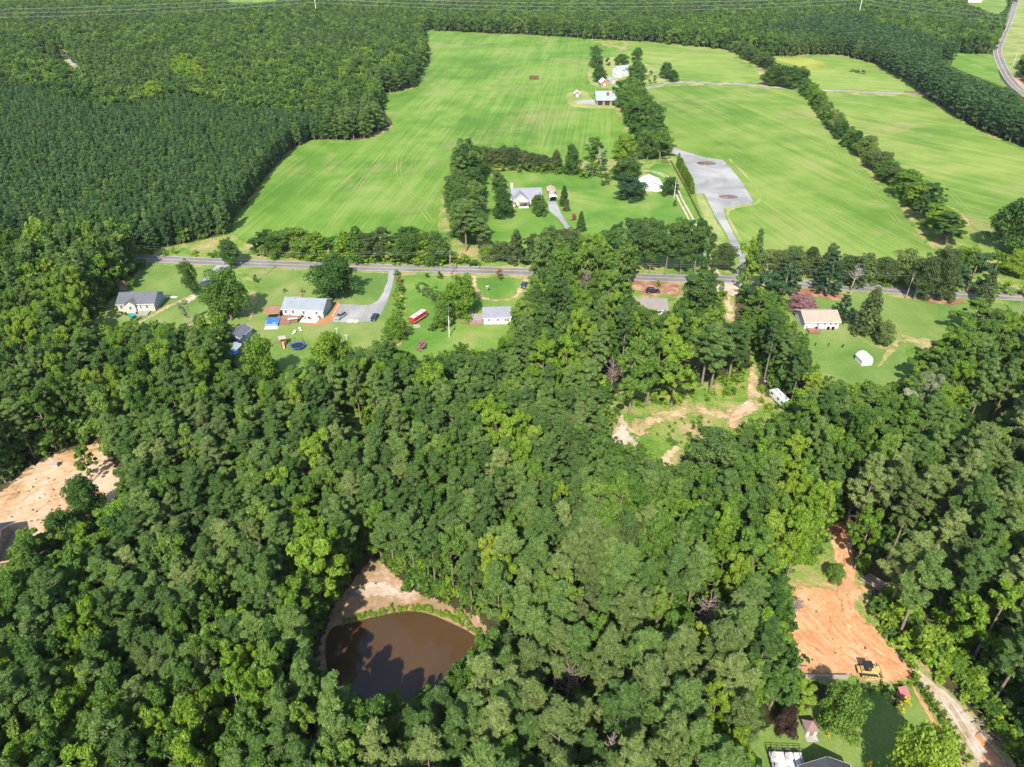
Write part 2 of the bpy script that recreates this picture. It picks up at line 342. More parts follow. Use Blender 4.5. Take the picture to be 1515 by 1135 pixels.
# ------------------------------------------------------------------ ground sheets
def densify(pts, step=3.0, jit=0.5, closed=True, seed=0):
    out = []; n = len(pts)
    for i in range(n if closed else n - 1):
        a = pts[i]; b = pts[(i + 1) % n]; L = (b - a).length
        k = max(1, int(L / step)); nrm = Vector((-(b - a).y, (b - a).x, 0)).normalized() if L > 0 else Vector((0, 0, 0))
        for j in range(k):
            p = a.lerp(b, j / k)
            w = mnoise(Vector((p.x * 0.15 + seed, p.y * 0.15, seed))) * jit + mnoise(Vector((p.x * 0.6, p.y * 0.6 + seed, 3.0))) * jit * 0.4
            out.append(p + nrm * w)
    if not closed: out.append(pts[-1])
    return out
def smooth_poly(pts, closed=True, sub=4):                 # Catmull-Rom through the surveyed points
    n = len(pts); out = []
    for i in range(n if closed else n - 1):
        g = (lambda k: pts[k % n]) if closed else (lambda k: pts[max(0, min(n - 1, k))])
        p0, p1, p2, p3 = g(i - 1), g(i), g(i + 1), g(i + 2)
        for j in range(sub):
            t = j / sub
            out.append(0.5 * ((2 * p1) + (p2 - p0) * t + (2 * p0 - 5 * p1 + 4 * p2 - p3) * t * t + (3 * p1 - p0 - 3 * p2 + p3) * t ** 3))
    if not closed: out.append(pts[-1])
    return out
ZSTEP = [0]
def sheet(name, px, z, mat, rim=2.0, jit=0.6, step=3.0, smooth=True, kind='structure', label=None, cat=None, pts=None):
    P = pts if pts is not None else [G(x, y) for x, y in px]
    ZSTEP[0] += 1; z = z + ZSTEP[0] * 0.0002
    if smooth: P = smooth_poly(P, True, 3)
    P = densify(P, step, jit, True, sum(map(ord, name)) % 97 * 0.37)
    area = sum(P[i].x * P[(i + 1) % len(P)].y - P[(i + 1) % len(P)].x * P[i].y for i in range(len(P)))
    if area < 0: P.reverse()
    n = len(P); inner = []
    for i in range(n):
        t = (P[(i + 1) % n] - P[i - 1]); nr = Vector((-t.y, t.x, 0))
        if nr.length > 0: nr.normalize()
        dmin = 1e9; ox, oy = P[i].x, P[i].y                      # width of the sheet here, so that the rim never folds over
        for j in range(n):
            if j == i or (j + 1) % n == i: continue
            ax, ay = P[j].x - ox, P[j].y - oy; ex, ey = P[(j + 1) % n].x - P[j].x, P[(j + 1) % n].y - P[j].y
            den = nr.x * ey - nr.y * ex
            if abs(den) < 1e-9: continue
            s_ = (ax * ey - ay * ex) / den; u_ = (ax * nr.y - ay * nr.x) / den
            if s_ > 0.01 and -0.01 <= u_ <= 1.01: dmin = min(dmin, s_)
        inner.append(P[i] + nr * min(rim, 0.42 * dmin))
    cv = [Vector((p.x, p.y)) for p in P] + [Vector((p.x, p.y)) for p in inner]
    ov, oe, of, orig, _, _ = delaunay_2d_cdt(cv, [(n + k, n + (k + 1) % n) for k in range(n)], [list(range(n))], 1, 1e-4)
    ed = []
    for k, src in enumerate(orig):
        ed.append(0.5 if not src else (0.0 if min(src) < n else 1.0))
    fs = []
    for f in of:
        ar = sum(ov[f[k]].x * ov[f[(k + 1) % len(f)]].y - ov[f[(k + 1) % len(f)]].x * ov[f[k]].y for k in range(len(f)))
        fs.append(tuple(f) if ar > 0 else tuple(reversed(f)))
    me = bpy.data.meshes.new(name); me.from_pydata([(p.x, p.y, z) for p in ov], [], fs); me.update(); me.materials.append(MATS[mat])
    at = me.attributes.new('edge', 'FLOAT', 'POINT')
    at.data.foreach_set('value', ed)
    o = bpy.data.objects.new(name, me); link(o)
    return tag(o, label, cat, None, kind)
def strip(name, px, width, z, mat, kind='structure', offset=0.0, dash=None, pts=None, parent=None, rim=0.0, wob=0.0, step=4.0):
    P = pts if pts is not None else [G(x, y) for x, y in px]
    ZSTEP[0] += 1; z = z + ZSTEP[0] * 0.0002
    P = smooth_poly(P, False, 6); P = densify(P, step, 0.0, False)
    vs = []; fs = []; ed = []
    cols = [-0.5, 0.5] if rim == 0 else [-0.5, -0.5 + rim, 0.5 - rim, 0.5]
    evs = [1, 1] if rim == 0 else [0, 1, 1, 0]
    for i, p in enumerate(P):
        t = (P[min(i + 1, len(P) - 1)] - P[max(i - 1, 0)]).normalized(); nr = Vector((-t.y, t.x, 0))
        w = width * (1 + wob * mnoise(Vector((p.x * 0.2, p.y * 0.2, 1.7))))
        for c, e in zip(cols, evs): q = p + nr * (c * w + offset); vs.append((q.x, q.y, z)); ed.append(float(e))
    k = len(cols)
    for i in range(len(P) - 1):
        if dash and i % dash[1] >= dash[0]: continue
        for c in range(k - 1): fs.append((i * k + c + 1, i * k + c, (i + 1) * k + c, (i + 1) * k + c + 1))
    me = bpy.data.meshes.new(name); me.from_pydata(vs, [], fs); me.update(); me.materials.append(MATS[mat])
    at = me.attributes.new('edge', 'FLOAT', 'POINT'); at.data.foreach_set('value', ed)
    o = bpy.data.objects.new(name, me); link(o, parent)
    if parent is None: tag(o, kind=kind)
    return o

# ------------------------------------------------------------------ land survey (photo points lying on the ground)
FIELD_A = [(628,44),(700,49),(780,51),(863,57),(892,66),(918,76),(950,84),(958,110),(948,128),(930,140),(912,160),(925,188),(938,206),(930,232),(900,236),(860,240),(800,246),(740,244),(700,250),(670,262),(655,300),(650,345),(642,372),(560,372),(480,368),(420,366),(365,362),(341,345),(343,328),(370,290),(400,250),(425,225),(458,207),(530,208),(555,201),(579,186),(566,165),(562,140),(590,135),(612,130),(617,115),(625,105),(635,85),(633,60)]
FIELD_B = [(952,134),(1000,127),(1060,126),(1120,130),(1185,133),(1192,145),(1215,175),(1250,215),(1290,260),(1320,290),(1345,320),(1370,355),(1392,380),(1340,386),(1280,384),(1220,380),(1160,380),(1112,398),(1060,398),(1040,372),(1010,310),(985,262),(975,225),(985,205),(965,160)]
FIELD_C = [(1215,138),(1290,142),(1362,142),(1390,160),(1440,190),(1500,215),(1560,240),(1600,300),(1560,380),(1460,385),(1440,350),(1420,315),(1380,296),(1345,280),(1325,262),(1300,238),(1265,198),(1230,163)]
FIELD_D = [(938,60),(1000,67),(1070,74),(1092,90),(1118,106),(1128,120),(1100,122),(1000,120),(960,126),(940,120),(935,95),(925,75)]
FIELD_E = [(1140,84),(1170,85),(1240,82),(1290,95),(1330,110),(1364,136),(1290,135),(1215,133),(1195,129),(1160,108)]
FIELD_F = [(1386,80),(1470,81),(1481,112),(1492,132),(1450,116),(1410,100)]
YARD_F = [(712,256),(760,254),(830,252),(880,256),(905,272),(950,284),(960,246),(1000,244),(1020,280),(1040,330),(1052,372),(1040,385),(985,384),(900,392),(840,388),(740,390),(722,360),(716,300)]
PAD = [(1093,387),(1074,347),(1056,318),(1041,287),(1028,286),(1009.5,244),(1001.5,229.5),(979,221),(976,213),(990,216),(1011,223),(1043,233),(1071,237),(1082,248),(1098,269),(1116,298),(1111,302),(1071,309),(1074.5,321.5),(1090,352),(1107,385),(1102,408),(1086,408)]
MAIN_ROAD = [(-60,369),(80,376),(205,382),(330,388),(480,393.5),(640,398),(790,402),(900,408),(1000,412),(1075,413.5),(1160,418),(1280,426),(1400,434.5),(1515,439.5),(1640,446)]
FAR_ROAD = [(1560,160),(1515,137),(1497,121),(1486,104),(1478,86),(1476,74),(1481,58),(1491,36),(1499,13),(1507,-8),(1511,-25)]
YARD_A = [(205,391),(285,394),(330,396),(352,400),(372,440),(372,470),(350,500),(330,505),(312,475),(270,482),(205,482),(150,488),(126,520),(114,512),(118,492),(140,470),(155,455),(170,440),(180,425),(195,418),(205,402)]
YARD_B = [(345,398),(455,399),(580,404),(592,408),(590,450),(600,490),(560,520),(525,545),(500,560),(470,575),(440,575),(425,560),(380,560),(345,545),(335,510),(368,470),(378,440),(370,412)]
YARD_C = [(592,408),(700,410),(796,412),(790,430),(770,445),(760,485),(755,512),(735,530),(690,535),(645,545),(600,545),(580,525),(602,490),(598,450)]
YARD_E = [(1150,428),(1262,436),(1262,490),(1305,515),(1326,500),(1349,530),(1352,566),(1330,580),(1274,586),(1215,575),(1200,545),(1190,514),(1180,490),(1155,470)]
YARD_E2 = [(1258,432),(1320,438),(1406,447),(1470,447),(1600,460),(1560,500),(1440,475),(1414,498),(1379,510),(1326,510),(1300,512),(1262,490)]
CLEAR_G = [(900,585),(925,578),(990,570),(1050,560),(1100,548),(1106,500),(1100,470),(1128,470),(1128,570),(1150,575),(1175,605),(1165,622),(1120,640),(1098,655),(1043,660),(1017,680),(1003,705),(970,705),(948,675),(924,685),(895,680),(900,630)]
POND = [(500,925),(520,922),(548,914),(585,906),(611,904),(638,909),(664,920),(701,939),(712,960),(700,985),(680,1010),(650,1030),(611,1045),(564,1055),(519,1045),(495,1020),(484,985),(482,950),(488,932)]
SHORE = [(478,930),(495,890),(514,860),(530,842),(545,826),(565,828),(590,850),(612,868),(640,880),(668,892),(695,902),(720,920),(730,950),(722,990),(690,1030),(640,1060),(570,1075),(510,1060),(478,1030),(466,985),(468,950)]
DIRT_I = [(-60,745),(0,722),(26,698),(79,668),(127,655),(165,655),(176,685),(190,712),(185,740),(155,768),(118,786),(80,800),(40,830),(10,840),(-60,845)]
DIRT_J = [(1168,868),(1190,862),(1227,866),(1243,866),(1237,830),(1232,805),(1222,786),(1232,776),(1254,785),(1261,835),(1264,860),(1283,864),(1291,875),(1273,886),(1275,906),(1312,940),(1339,970),(1373,996),(1355,1005),(1305,1019),(1262,1006),(1193,1005),(1160,1000),(1150,960),(1150,920),(1160,890)]
GRASS_J = [(1150,830),(1180,815),(1215,790),(1225,770),(1262,775),(1275,840),(1295,860),(1300,885),(1300,915),(1350,960),(1390,1000),(1350,1030),(1300,1030),(1180,1010),(1140,980),(1140,900),(1150,870)]
DRIVE_K = [(1332,966),(1356,980),(1376,1000),(1396,1016),(1428,1042),(1450,1074),(1488,1122),(1508,1160),(1462,1170),(1430,1110),(1398,1064),(1370,1026),(1346,998)]
YARD_L = [(1110,1085),(1160,1060),(1190,1045),(1225,1030),(1262,1016),(1318,1018),(1352,1004),(1373,1020),(1410,1070),(1440,1110),(1480,1190),(1080,1190),(1090,1110)]

ground = MB().add([(-7000, -1500, 0), (7000, -1500, 0), (7000, 9000, 0), (-7000, 9000, 0)], [(0, 1, 2, 3)]).build('ground', 'forest_floor')
tag(ground, kind='structure')
FARM_BASE = [(628,44),(863,57),(1000,64),(1140,80),(1240,79),(1300,95),(1364,136),(1440,186),(1500,211),(1640,265),(1700,470),(1414,500),(1350,575),(1200,565),(1180,500),(1135,428),(1045,422),(1000,475),(930,475),(800,450),(760,490),(745,525),(600,545),(430,555),(345,550),(335,505),(118,518),(116,490),(196,402),(196,374),(335,345),(340,326),(368,288),(398,250),(424,224),(457,206),(530,206),(578,184),(562,140),(616,114),(634,85)]
sheet('meadow', FARM_BASE, 0.008, 'rough_grass', 3.0, 1.0, 8.0, smooth=False)
sheet('hay_field', FIELD_A, 0.020, 'hay_grass_a', 3.0, 1.0, 5.0)
sheet('hay_field', FIELD_B, 0.020, 'hay_grass_b', 3.0, 1.0, 5.0)
sheet('hay_field', FIELD_C, 0.020, 'hay_grass_c', 3.0, 1.0, 5.0)
sheet('hay_field', FIELD_D, 0.024, 'hay_grass_d', 3.0, 1.0, 6.0)
sheet('hay_field', FIELD_E, 0.020, 'hay_grass_d', 3.0, 1.0, 6.0)
sheet('hay_field', FIELD_F, 0.020, 'hay_grass_a', 3.0, 1.0, 6.0)
sheet('hay_field', [(300,-6),(420,-6),(405,2),(360,4),(335,3)], 0.020, 'hay_grass_b', 3.0, 1.0, 8.0)
sheet('hay_field', [(1395,-14),(1496,-14),(1490,10),(1478,22),(1450,14),(1410,2)], 0.020, 'hay_grass_b', 3.0, 1.0, 8.0)
sheet('goldenrod_patch', [(1148,86),(1200,87),(1232,98),(1240,104),(1200,101),(1160,93)], 0.026, 'goldenrod', 2.0, 1.0, 6.0)
sheet('lawn', YARD_F, 0.026, 'lawn_bright', 2.5, 0.8)
sheet('lawn', YARD_A, 0.024, 'lawn_olive', 2.0, 0.8)
sheet('lawn', YARD_B, 0.026, 'lawn_olive', 2.0, 0.8)
sheet('lawn', YARD_C, 0.024, 'lawn_bright', 2.0, 0.8)
sheet('lawn', YARD_E, 0.024, 'lawn_olive', 2.0, 0.8)
sheet('lawn', YARD_E2, 0.028, 'lawn_olive', 2.0, 0.8)
sheet('lawn', YARD_L, 0.024, 'lawn_olive', 1.2, 0.4, 2.0)
sheet('lawn', [(1420,590),(1450,588),(1490,602),(1485,620),(1440,625),(1415,612)], 0.024, 'lawn_olive', 2, 0.6)
sheet('lawn', [(490,580),(550,580),(556,640),(535,665),(500,655)], 0.022, 'lawn_bright', 2, 0.8)
sheet('farmyard_grass', [(868,100),(900,84),(950,92),(1000,112),(958,128),(905,132),(872,125)], 0.030, 'verge_grass', 3, 1.0, 5.0)
sheet('farmyard_grass', [(838,138),(868,134),(880,148),(914,152),(920,161),(850,159),(838,150)], 0.028, 'verge_grass', 2, 1.0, 5.0)
sheet('verge', [(982,232),(1000,232),(1018,252),(1010,262),(990,246)], 0.032, 'verge_grass', 2, 0.6)
sheet('verge', [(1026,288),(1042,288),(1060,322),(1082,362),(1080,378),(1060,374),(1042,328)], 0.032, 'verge_grass', 1.5, 0.6)
sheet('verge', [(1071,306),(1112,299),(1122,286),(1092,252),(1076,238),(1084,236),(1106,258),(1128,292),(1120,304),(1080,314),(1098,350),(1118,384),(1108,390),(1090,356)], 0.030, 'verge_grass', 1.5, 0.4)
sheet('verge', [(200,385),(480,397),(796,406),(796,400),(480,389),(200,377)], 0.022, 'verge_grass', 1.2, 0.6, smooth=False)
sheet('verge', [(1060,408),(1280,420),(1520,434),(1640,440),(1640,452),(1520,447),(1280,434),(1060,420)], 0.022, 'verge_grass', 1.2, 0.6, smooth=False)
sheet('verge', [(1470,70),(1495,30),(1515,-8),(1600,-8),(1560,120),(1600,200),(1515,146),(1496,128),(1484,108)], 0.020, 'verge_grass', 2, 0.8, 6.0)
sheet('clay_bank', [(1494,118),(1508,130),(1530,138),(1530,128),(1508,112)], 0.030, 'orange_clay', 2, 1.0)
sheet('rough_clearing', CLEAR_G, 0.022, 'rough_grass', 2.0, 1.0)
sheet('rough_clearing', GRASS_J, 0.020, 'rough_grass', 1.5, 0.6, 2.0)
sheet('rough_clearing', [(1068,430),(1088,425),(1092,470),(1080,480),(1066,470)], 0.022, 'rough_grass', 2.0, 0.8)
sheet('pond_bank', SHORE, 0.020, 'bank_soil', 1.5, 0.8, 2.0)
sheet('pond', POND, 0.034, 'pond_water', 0.5, 0.25, 1.5)
sheet('dirt_clearing', DIRT_I, 0.022, 'sandy_clay', 3.0, 0.9, 2.0)
for pp in ([(5,770),(40,735),(90,705),(150,680)], [(0,755),(45,720),(100,690),(160,672)], [(30,775),(70,745),(110,720)]):
    strip('wheel_rut', pp, .7, 0.034, 'clay_rut', rim=0.45, step=0.8, wob=0.8)
sheet('clay_clearing', DIRT_J, 0.030, 'orange_clay', 2.0, 0.6, 1.5)
strip('clay_track', [(1236,778),(1244,800),(1250,835),(1252,862),(1256,885)], 4.4, 0.033, 'orange_clay', rim=0.2, step=1.0, wob=0.3)
for i, (pp, w_) in enumerate((([(1250,790),(1249,830),(1252,870),(1262,910),(1285,950),(1330,985),(1360,1000)], .7), ([(1243,800),(1241,840),(1243,875),(1250,915),(1272,958),(1320,990),(1350,1003)], .7), ([(1180,890),(1210,930),(1240,960),(1275,985)], .6), ([(1195,885),(1225,925),(1255,955),(1290,980)], .6), ([(1170,940),(1200,955),(1240,985),(1262,995)], .6), ([(1215,880),(1235,940),(1230,990)], .5), ([(1260,930),(1240,900),(1205,878)], .5))):
    strip('wheel_rut', pp, w_, 0.034, 'clay_rut', rim=0.45, step=0.8, wob=0.7)
for i, pp in enumerate(([(1345,985),(1372,1015),(1400,1045),(1425,1085),(1455,1130)], [(1352,985),(1382,1016),(1412,1046),(1438,1086),(1470,1132)])):
    strip('wheel_rut', pp, .7, 0.048, 'pale_sand', rim=0.45, step=0.8, wob=0.8)
sheet('drive_verge', [(1335,962),(1362,980),(1402,1012),(1440,1050),(1475,1090),(1520,1160),(1425,1170),(1398,1085),(1368,1025),(1345,1000)], 0.028, 'worn_grass', 1.5, 0.5, 2.0)
sheet('gravel_drive', DRIVE_K, 0.036, 'gravel_patch', 1.4, 0.4, 2.0)
sheet('clay_verge', [(1349,1012),(1358,1022),(1376,1050),(1398,1085),(1425,1130),(1440,1170),(1420,1170),(1396,1110),(1372,1062),(1352,1028)], 0.032, 'orange_clay', 0.9, 0.3, 2.0)
sheet('clay_verge', [(1438,1085),(1455,1088),(1490,1130),(1500,1170),(1465,1170),(1450,1125)], 0.040, 'orange_clay', 1.2, 0.3, 2.0)
sheet('sand_patch', [(905,628),(922,612),(940,636),(952,656),(930,676),(900,668)], 0.030, 'pale_sand', 3.5, 0.9)
sheet('sand_patch', [(522,868),(545,862),(560,850),(578,862),(592,878),(560,886),(530,888)], 0.026, 'pale_sand', 3.0, 0.5, 2.0)
sheet('red_soil', [(905,414),(930,412),(1008,416),(1004,438),(985,436),(960,440),(935,428)], 0.030, 'red_mulch', 1.5, 0.6)
sheet('red_soil', [(1150,424),(1180,424),(1250,436),(1240,446),(1205,440),(1160,436)], 0.032, 'red_mulch', 1.5, 0.6)
sheet('red_soil', [(1362,440),(1390,438),(1424,444),(1420,452),(1380,450)], 0.034, 'red_mulch', 1.5, 0.6)
sheet('worn_path', [(1318,505),(1326,490),(1345,494),(1390,506),(1372,512),(1340,508),(1322,524),(1300,545),(1304,525)], 0.034, 'worn_grass', 3.5, 0.8)
sheet('worn_path', [(1110,540),(1118,538),(1124,575),(1128,600),(1110,606),(1104,575)], 0.028, 'dirt_track', 1.0, 0.4)
strip('dirt_track', [(935,640),(962,623),(1000,612),(1030,606),(1065,612),(1085,612),(1112,600)], 7.0, 0.030, 'dirt_track', rim=0.49, wob=0.6)
strip('dirt_track', [(1112,596),(1094,610),(1084,626),(1090,646)], 6.0, 0.033, 'sandy_clay', rim=0.49, wob=0.5)
strip('dirt_track', [(1075,418),(1076,440),(1082,475)], 4.0, 0.034, 'dirt_track', rim=0.49, wob=0.5)
strip('dirt_track', [(985,690),(990,672),(1005,662)], 4.0, 0.032, 'dirt_track', rim=0.49, wob=0.5)
strip('worn_path', [(700,408),(703,425),(712,440),(735,444),(760,441),(772,425),(782,408)], 3.0, 0.032, 'dirt_track', rim=0.49, wob=0.4)
strip('worn_path', [(205,478),(228,466),(250,452),(270,444),(285,436)], 2.2, 0.033, 'dirt_track', rim=0.45, wob=0.6)
strip('worn_path', [(872,103),(840,114),(800,114)], 2.5, 0.034, 'verge_grass', rim=0.3)
sheet('verge', [(52,74),(100,74),(120,98),(110,104),(90,90),(52,84)], 0.020, 'verge_grass', 4, 1.5, 8.0)
for pp in ([(640,330),(610,290),(590,255),(600,220),(650,175),(720,130),(770,100)], [(655,295),(625,265),(612,240),(640,205),(700,160),(760,120)], [(480,345),(520,290),(560,235),(600,190),(640,140),(665,95)], [(840,205),(845,170),(838,140)], [(800,215),(802,170),(798,130)], [(1330,330),(1280,270),(1230,215),(1190,165)], [(1440,320),(1380,260),(1320,215),(1260,165)]):
    for off in (-1.0, 1.0): strip('tractor_track', pp, 0.6, 0.030, 'verge_grass', rim=0.49, offset=off, wob=0.4, step=2.5)
# roads
ROADP = [G(x, y) for x, y in MAIN_ROAD]
road = strip('road', None, 6.6, 0.060, 'asphalt', pts=ROADP)
for off in (-0.14, 0.14): strip('centre_line', None, 0.15, 0.066, 'line_yellow', pts=ROADP, offset=off, parent=road)
for off in (-3.0, 3.0): strip('edge_line', None, 0.14, 0.066, 'line_white', pts=ROADP, offset=off, parent=road)
FROADP = [G(x, y) for x, y in FAR_ROAD]
froad = strip('road', None, 8.0, 0.060, 'asphalt', pts=FROADP, step=6)
for off in (-0.2, 0.2): strip('centre_line', None, 0.22, 0.066, 'line_yellow', pts=FROADP, offset=off, parent=froad, step=6)
for off in (-3.6, 3.6): strip('edge_line', None, 0.2, 0.066, 'line_white', pts=FROADP, offset=off, parent=froad, step=6)
strip('side_road', [(60,77),(80,78),(97,80),(106,86),(113,97)], 8.0, 0.06, 'gravel')
strip('side_road', [(20,80),(35,78),(48,82)], 7.0, 0.06, 'gravel')
sheet('gravel_pad', PAD, 0.044, 'gravel', 0.8, 0.3, 2.0, smooth=False)
strip('farm_lane', [(952,132),(966,128),(985,124.5),(1010,122.5),(1060,123.5),(1110,126),(1160,130.5),(1220,134),(1300,137),(1368,139.5),(1400,146)], 5.0, 0.046, 'gravel', rim=0.12)
LANE = [(1066,412),(1056,400),(1048,382),(1036,356),(1022,324),(1008,298),(998,277),(986,262),(968,254.5),(950,253)]
for off in (-0.95, 0.95): strip('wheel_track', LANE, 1.1, 0.046, 'pale_sand', offset=off, rim=0.25, step=2.5, wob=0.2)
strip('driveway', [(334,391),(326,398),(318,407),(309,418),(304,426)], 6.5, 0.044, 'gravel', rim=0.12)
strip('worn_path', [(290,436),(276,446),(264,448)], 3.5, 0.036, 'pale_sand', rim=0.3)
sheet('driveway', [(575,400),(586,400),(581,425),(574,447),(564,468),(556,477),(520,478),(492,477),(488,470),(500,450),(520,450),(545,451),(557,445),(566,432),(572,415)], 0.044, 'gravel', 0.7, 0.25, 2.0, smooth=False)
sheet('driveway', [(809,298),(823,298),(832,318),(848,342),(842,346),(826,324),(812,312)], 0.044, 'gravel', 0.5, 0.2, 2.0, smooth=False)
sheet('driveway', [(853,148),(882,148),(882,155),(853,154)], 0.044, 'gravel', 0.6, 0.3, 3.0, smooth=False)
strip('driveway', [(1082,414),(1077,424),(1072,436)], 10.0, 0.046, 'pale_sand', rim=0.25)
sheet('brick_walk', [(448,482.5),(470,481),(486,477),(496,468),(502,450),(497,448),(490,464),(478,472),(462,478)], 0.050, 'brick_paving', 0.3, 0.1, 1.0)
for i in range(9):
    a = G(492 + i * 1.15, 468 - i * 2.2)
    tag(MB().box((a.x, a.y, 0.075), (0.55, 0.45, 0.05), 0.4).build('stepping_stone', 'concrete'), 'pale stepping stone in the red brick walk, %s from the patio end' % ('first','second','third','fourth','fifth','sixth','seventh','eighth','ninth')[i], 'stepping stone', 'stepping stones by the white house')
for k, (cx, cy, n_) in enumerate(((1045, 242, 'upper'), (1077.5, 291.5, 'lower'))):
    c = G(cx, cy); mb = MB(); rings = []
    rw = 14 * mpp(c) if k == 0 else 13.5 * mpp(c); rd = rw * 0.85
    for rr, zz in ((1.0, 0.03), (0.85, 0.28), (0.5, 0.42), (0.12, 0.48)):
        rings.append([(math.cos(a) * rw * rr, math.sin(a) * rd * rr * (0.8 + 0.2 * math.sin(a * 2)), zz) for a in [2 * math.pi * i / 24 for i in range(24)]])
    mb.loft(rings)
    o = mb.build('mulch_bed', 'mulch_bed', smooth=True); o.location = (c.x, c.y, 0.03); o.rotation_euler.z = -0.25
    tag(o, 'oval brown mulch bed in the grey gravel pad, the %s of two' % ('farther' if k == 0 else 'nearer'), 'mulch bed', 'mulch beds in the gravel pad')

# ------------------------------------------------------------------ tree shapes (unit: metres, built at a nominal size and scaled)
def add_tint(me, vals):
    a = me.attributes.new('tint', 'FLOAT', 'POINT'); a.data.foreach_set('value', vals.astype(np.float32))
def leaf_mesh(name, P, Nn, size, width, tint, mat):
    """one rhombic leaf spray per point P, facing Nn"""
    n = len(P)
    t = rng.normal(size=(n, 3)); t -= Nn * np.sum(t * Nn, 1)[:, None]; t /= np.linalg.norm(t, axis=1)[:, None] + 1e-9
    b = np.cross(Nn, t)
    a = size[:, None]; w = width[:, None]
    fold = Nn * (a * 0.25)
    V = np.stack([P - t * a - fold, P + b * w, P + t * a - fold, P - b * w], 1).reshape(-1, 3)
    me = bpy.data.meshes.new(name)
    me.vertices.add(4 * n); me.vertices.foreach_set('co', V.astype(np.float32).ravel())
    me.loops.add(4 * n); me.loops.foreach_set('vertex_index', np.arange(4 * n, dtype=np.int32))
    me.polygons.add(n); me.polygons.foreach_set('loop_start', np.arange(0, 4 * n, 4, dtype=np.int32))
    me.update(calc_edges=True)
    add_tint(me, np.repeat(tint, 4)); me.materials.append(MATS[mat])
    return me
def unit(n):
    v = rng.normal(size=(n, 3)); return v / np.linalg.norm(v, axis=1)[:, None]
def lobes_to_leaves(cent, rad, flat, per, size, up=0.35, shell=0.75, spread=0.55):
    """leaves gathered on the outside of rounded boughs"""
    P = []; Nn = []; T = []
    for c, r in zip(cent, rad):
        k = max(6, int(per * (r / np.mean(rad)) ** 2))
        u = unit(k); u[:, 2] = np.where((u[:, 2] < -0.35) & (rng.random(k) < 0.7), -u[:, 2], u[:, 2])
        d = r * (shell + (1 - shell) * rng.random(k) ** 0.5 + rng.normal(size=k) * 0.10)
        p = c + u * d[:, None] * np.array([1, 1, flat])
        nn = u + np.array([0, 0, up]) + rng.normal(size=(k, 3)) * spread
        P.append(p); Nn.append(nn / (np.linalg.norm(nn, axis=1)[:, None] + 1e-9)); T.append(np.clip(rng.random() * 0.55 + rng.random(k) * 0.5, 0, 1))
    P = np.concatenate(P); Nn = np.concatenate(Nn); T = np.concatenate(T)
    s = size * (0.65 + 0.7 * rng.random(len(P)))
    return P, Nn, s, T
def crown_broad(seed, leaves, size, H=16.0, R=4.0, base=0.30, nl=34, fat=1.0):
    """boughs of uneven reach, each carrying a cluster of leaf sprays"""
    global rng
    rng = np.random.default_rng(seed)
    cent = []; rad = []
    ch = H * (1 - base); nb = max(7, nl // 3)
    sq = 0.85 + 0.3 * rng.random(); lean = rng.normal(size=2) * 0.10 * R
    for i in range(nb):
        h = ((i + 0.5) / nb) ** 0.85
        prof = math.sqrt(max(0.03, 1 - ((h - 0.36) / 0.68) ** 2))
        a = i * 2.39996 + rng.normal() * 0.45
        rr = R * prof * (0.40 + 0.45 * rng.random())
        c = np.array([rr * math.cos(a) * sq + lean[0] * h, rr * math.sin(a) / sq + lean[1] * h, H * base + ch * (0.06 + 0.80 * h) + rng.normal() * 0.4])
        for k in range(int(rng.integers(4, 8))):
            cent.append(c + rng.normal(size=3) * np.array([0.20, 0.20, 0.17]) * R); rad.append(R * (0.11 + 0.15 * rng.random() ** 1.5) * fat)
    for k in range(6): cent.append(np.array([lean[0], lean[1], H * 0.84]) + rng.normal(size=3) * 0.14 * R); rad.append(R * (0.14 + 0.1 * rng.random()))
    P, Nn, s, T = lobes_to_leaves(np.array(cent), np.array(rad), 0.85, leaves / len(rad), size, 0.40, 0.55, 0.75)
    return P, Nn, s, s * 0.62, T
def crown_pine(seed, leaves, size, H=20.0, R=3.0, base=0.42, nl=44):
    """whorls of spreading limbs with needle tufts along their outer half, rounded open top"""
    global rng
    rng = np.random.default_rng(seed)
    cent = []; rad = []
    ch = H * (1 - base); nb = max(12, nl // 2)
    for i in range(nb):
        h = ((i + 0.5) / nb) ** 0.8
        prof = (1 - h ** 2.2) ** 0.75 * (0.55 + 0.45 * min(1, h / 0.25))
        a = i * 2.39996 + rng.normal() * 0.5; L = R * prof * (0.65 + 0.45 * rng.random()); z = H * base + ch * h * 0.93
        for k in range(4 if L > 0.4 * R else 2):
            f = 0.35 + 0.65 * (k + rng.random() * 0.6) / 4
            cent.append((L * f * math.cos(a) + rng.normal() * 0.12 * R, L * f * math.sin(a) + rng.normal() * 0.12 * R, z + 0.22 * L * f + rng.normal() * 0.2)); rad.append(R * (0.11 + 0.10 * rng.random()))
    for k in range(4): cent.append((rng.normal() * 0.12 * R, rng.normal() * 0.12 * R, H * (0.92 + 0.015 * k))); rad.append(R * 0.14)
    P, Nn, s, T = lobes_to_leaves(np.array(cent), np.array(rad), 0.72, leaves / len(rad), size, 0.45, 0.40, 0.95)
    return P, Nn, s * 1.55, s * 0.34, T
def crown_cone(seed, leaves, size, H=10.0, R=2.4, base=0.04, pw=0.8, nl=60):
    global rng
    rng = np.random.default_rng(seed)
    cent = []; rad = []
    for i in range(nl):
        h = (i + 0.5) / nl
        prof = (1 - h) ** pw
        a = i * 2.39996 + rng.normal() * 0.3
        rr = R * prof * (0.62 + 0.25 * rng.random())
        cent.append((rr * math.cos(a), rr * math.sin(a), H * (base + (0.97 - base) * h))); rad.append(R * (0.16 + 0.16 * prof * rng.random() + 0.05))
    P, Nn, s, T = lobes_to_leaves(np.array(cent), np.array(rad), 0.9, leaves / len(rad), size, 0.3, 0.6, 0.6)
    return P, Nn, s, s * 0.5, T
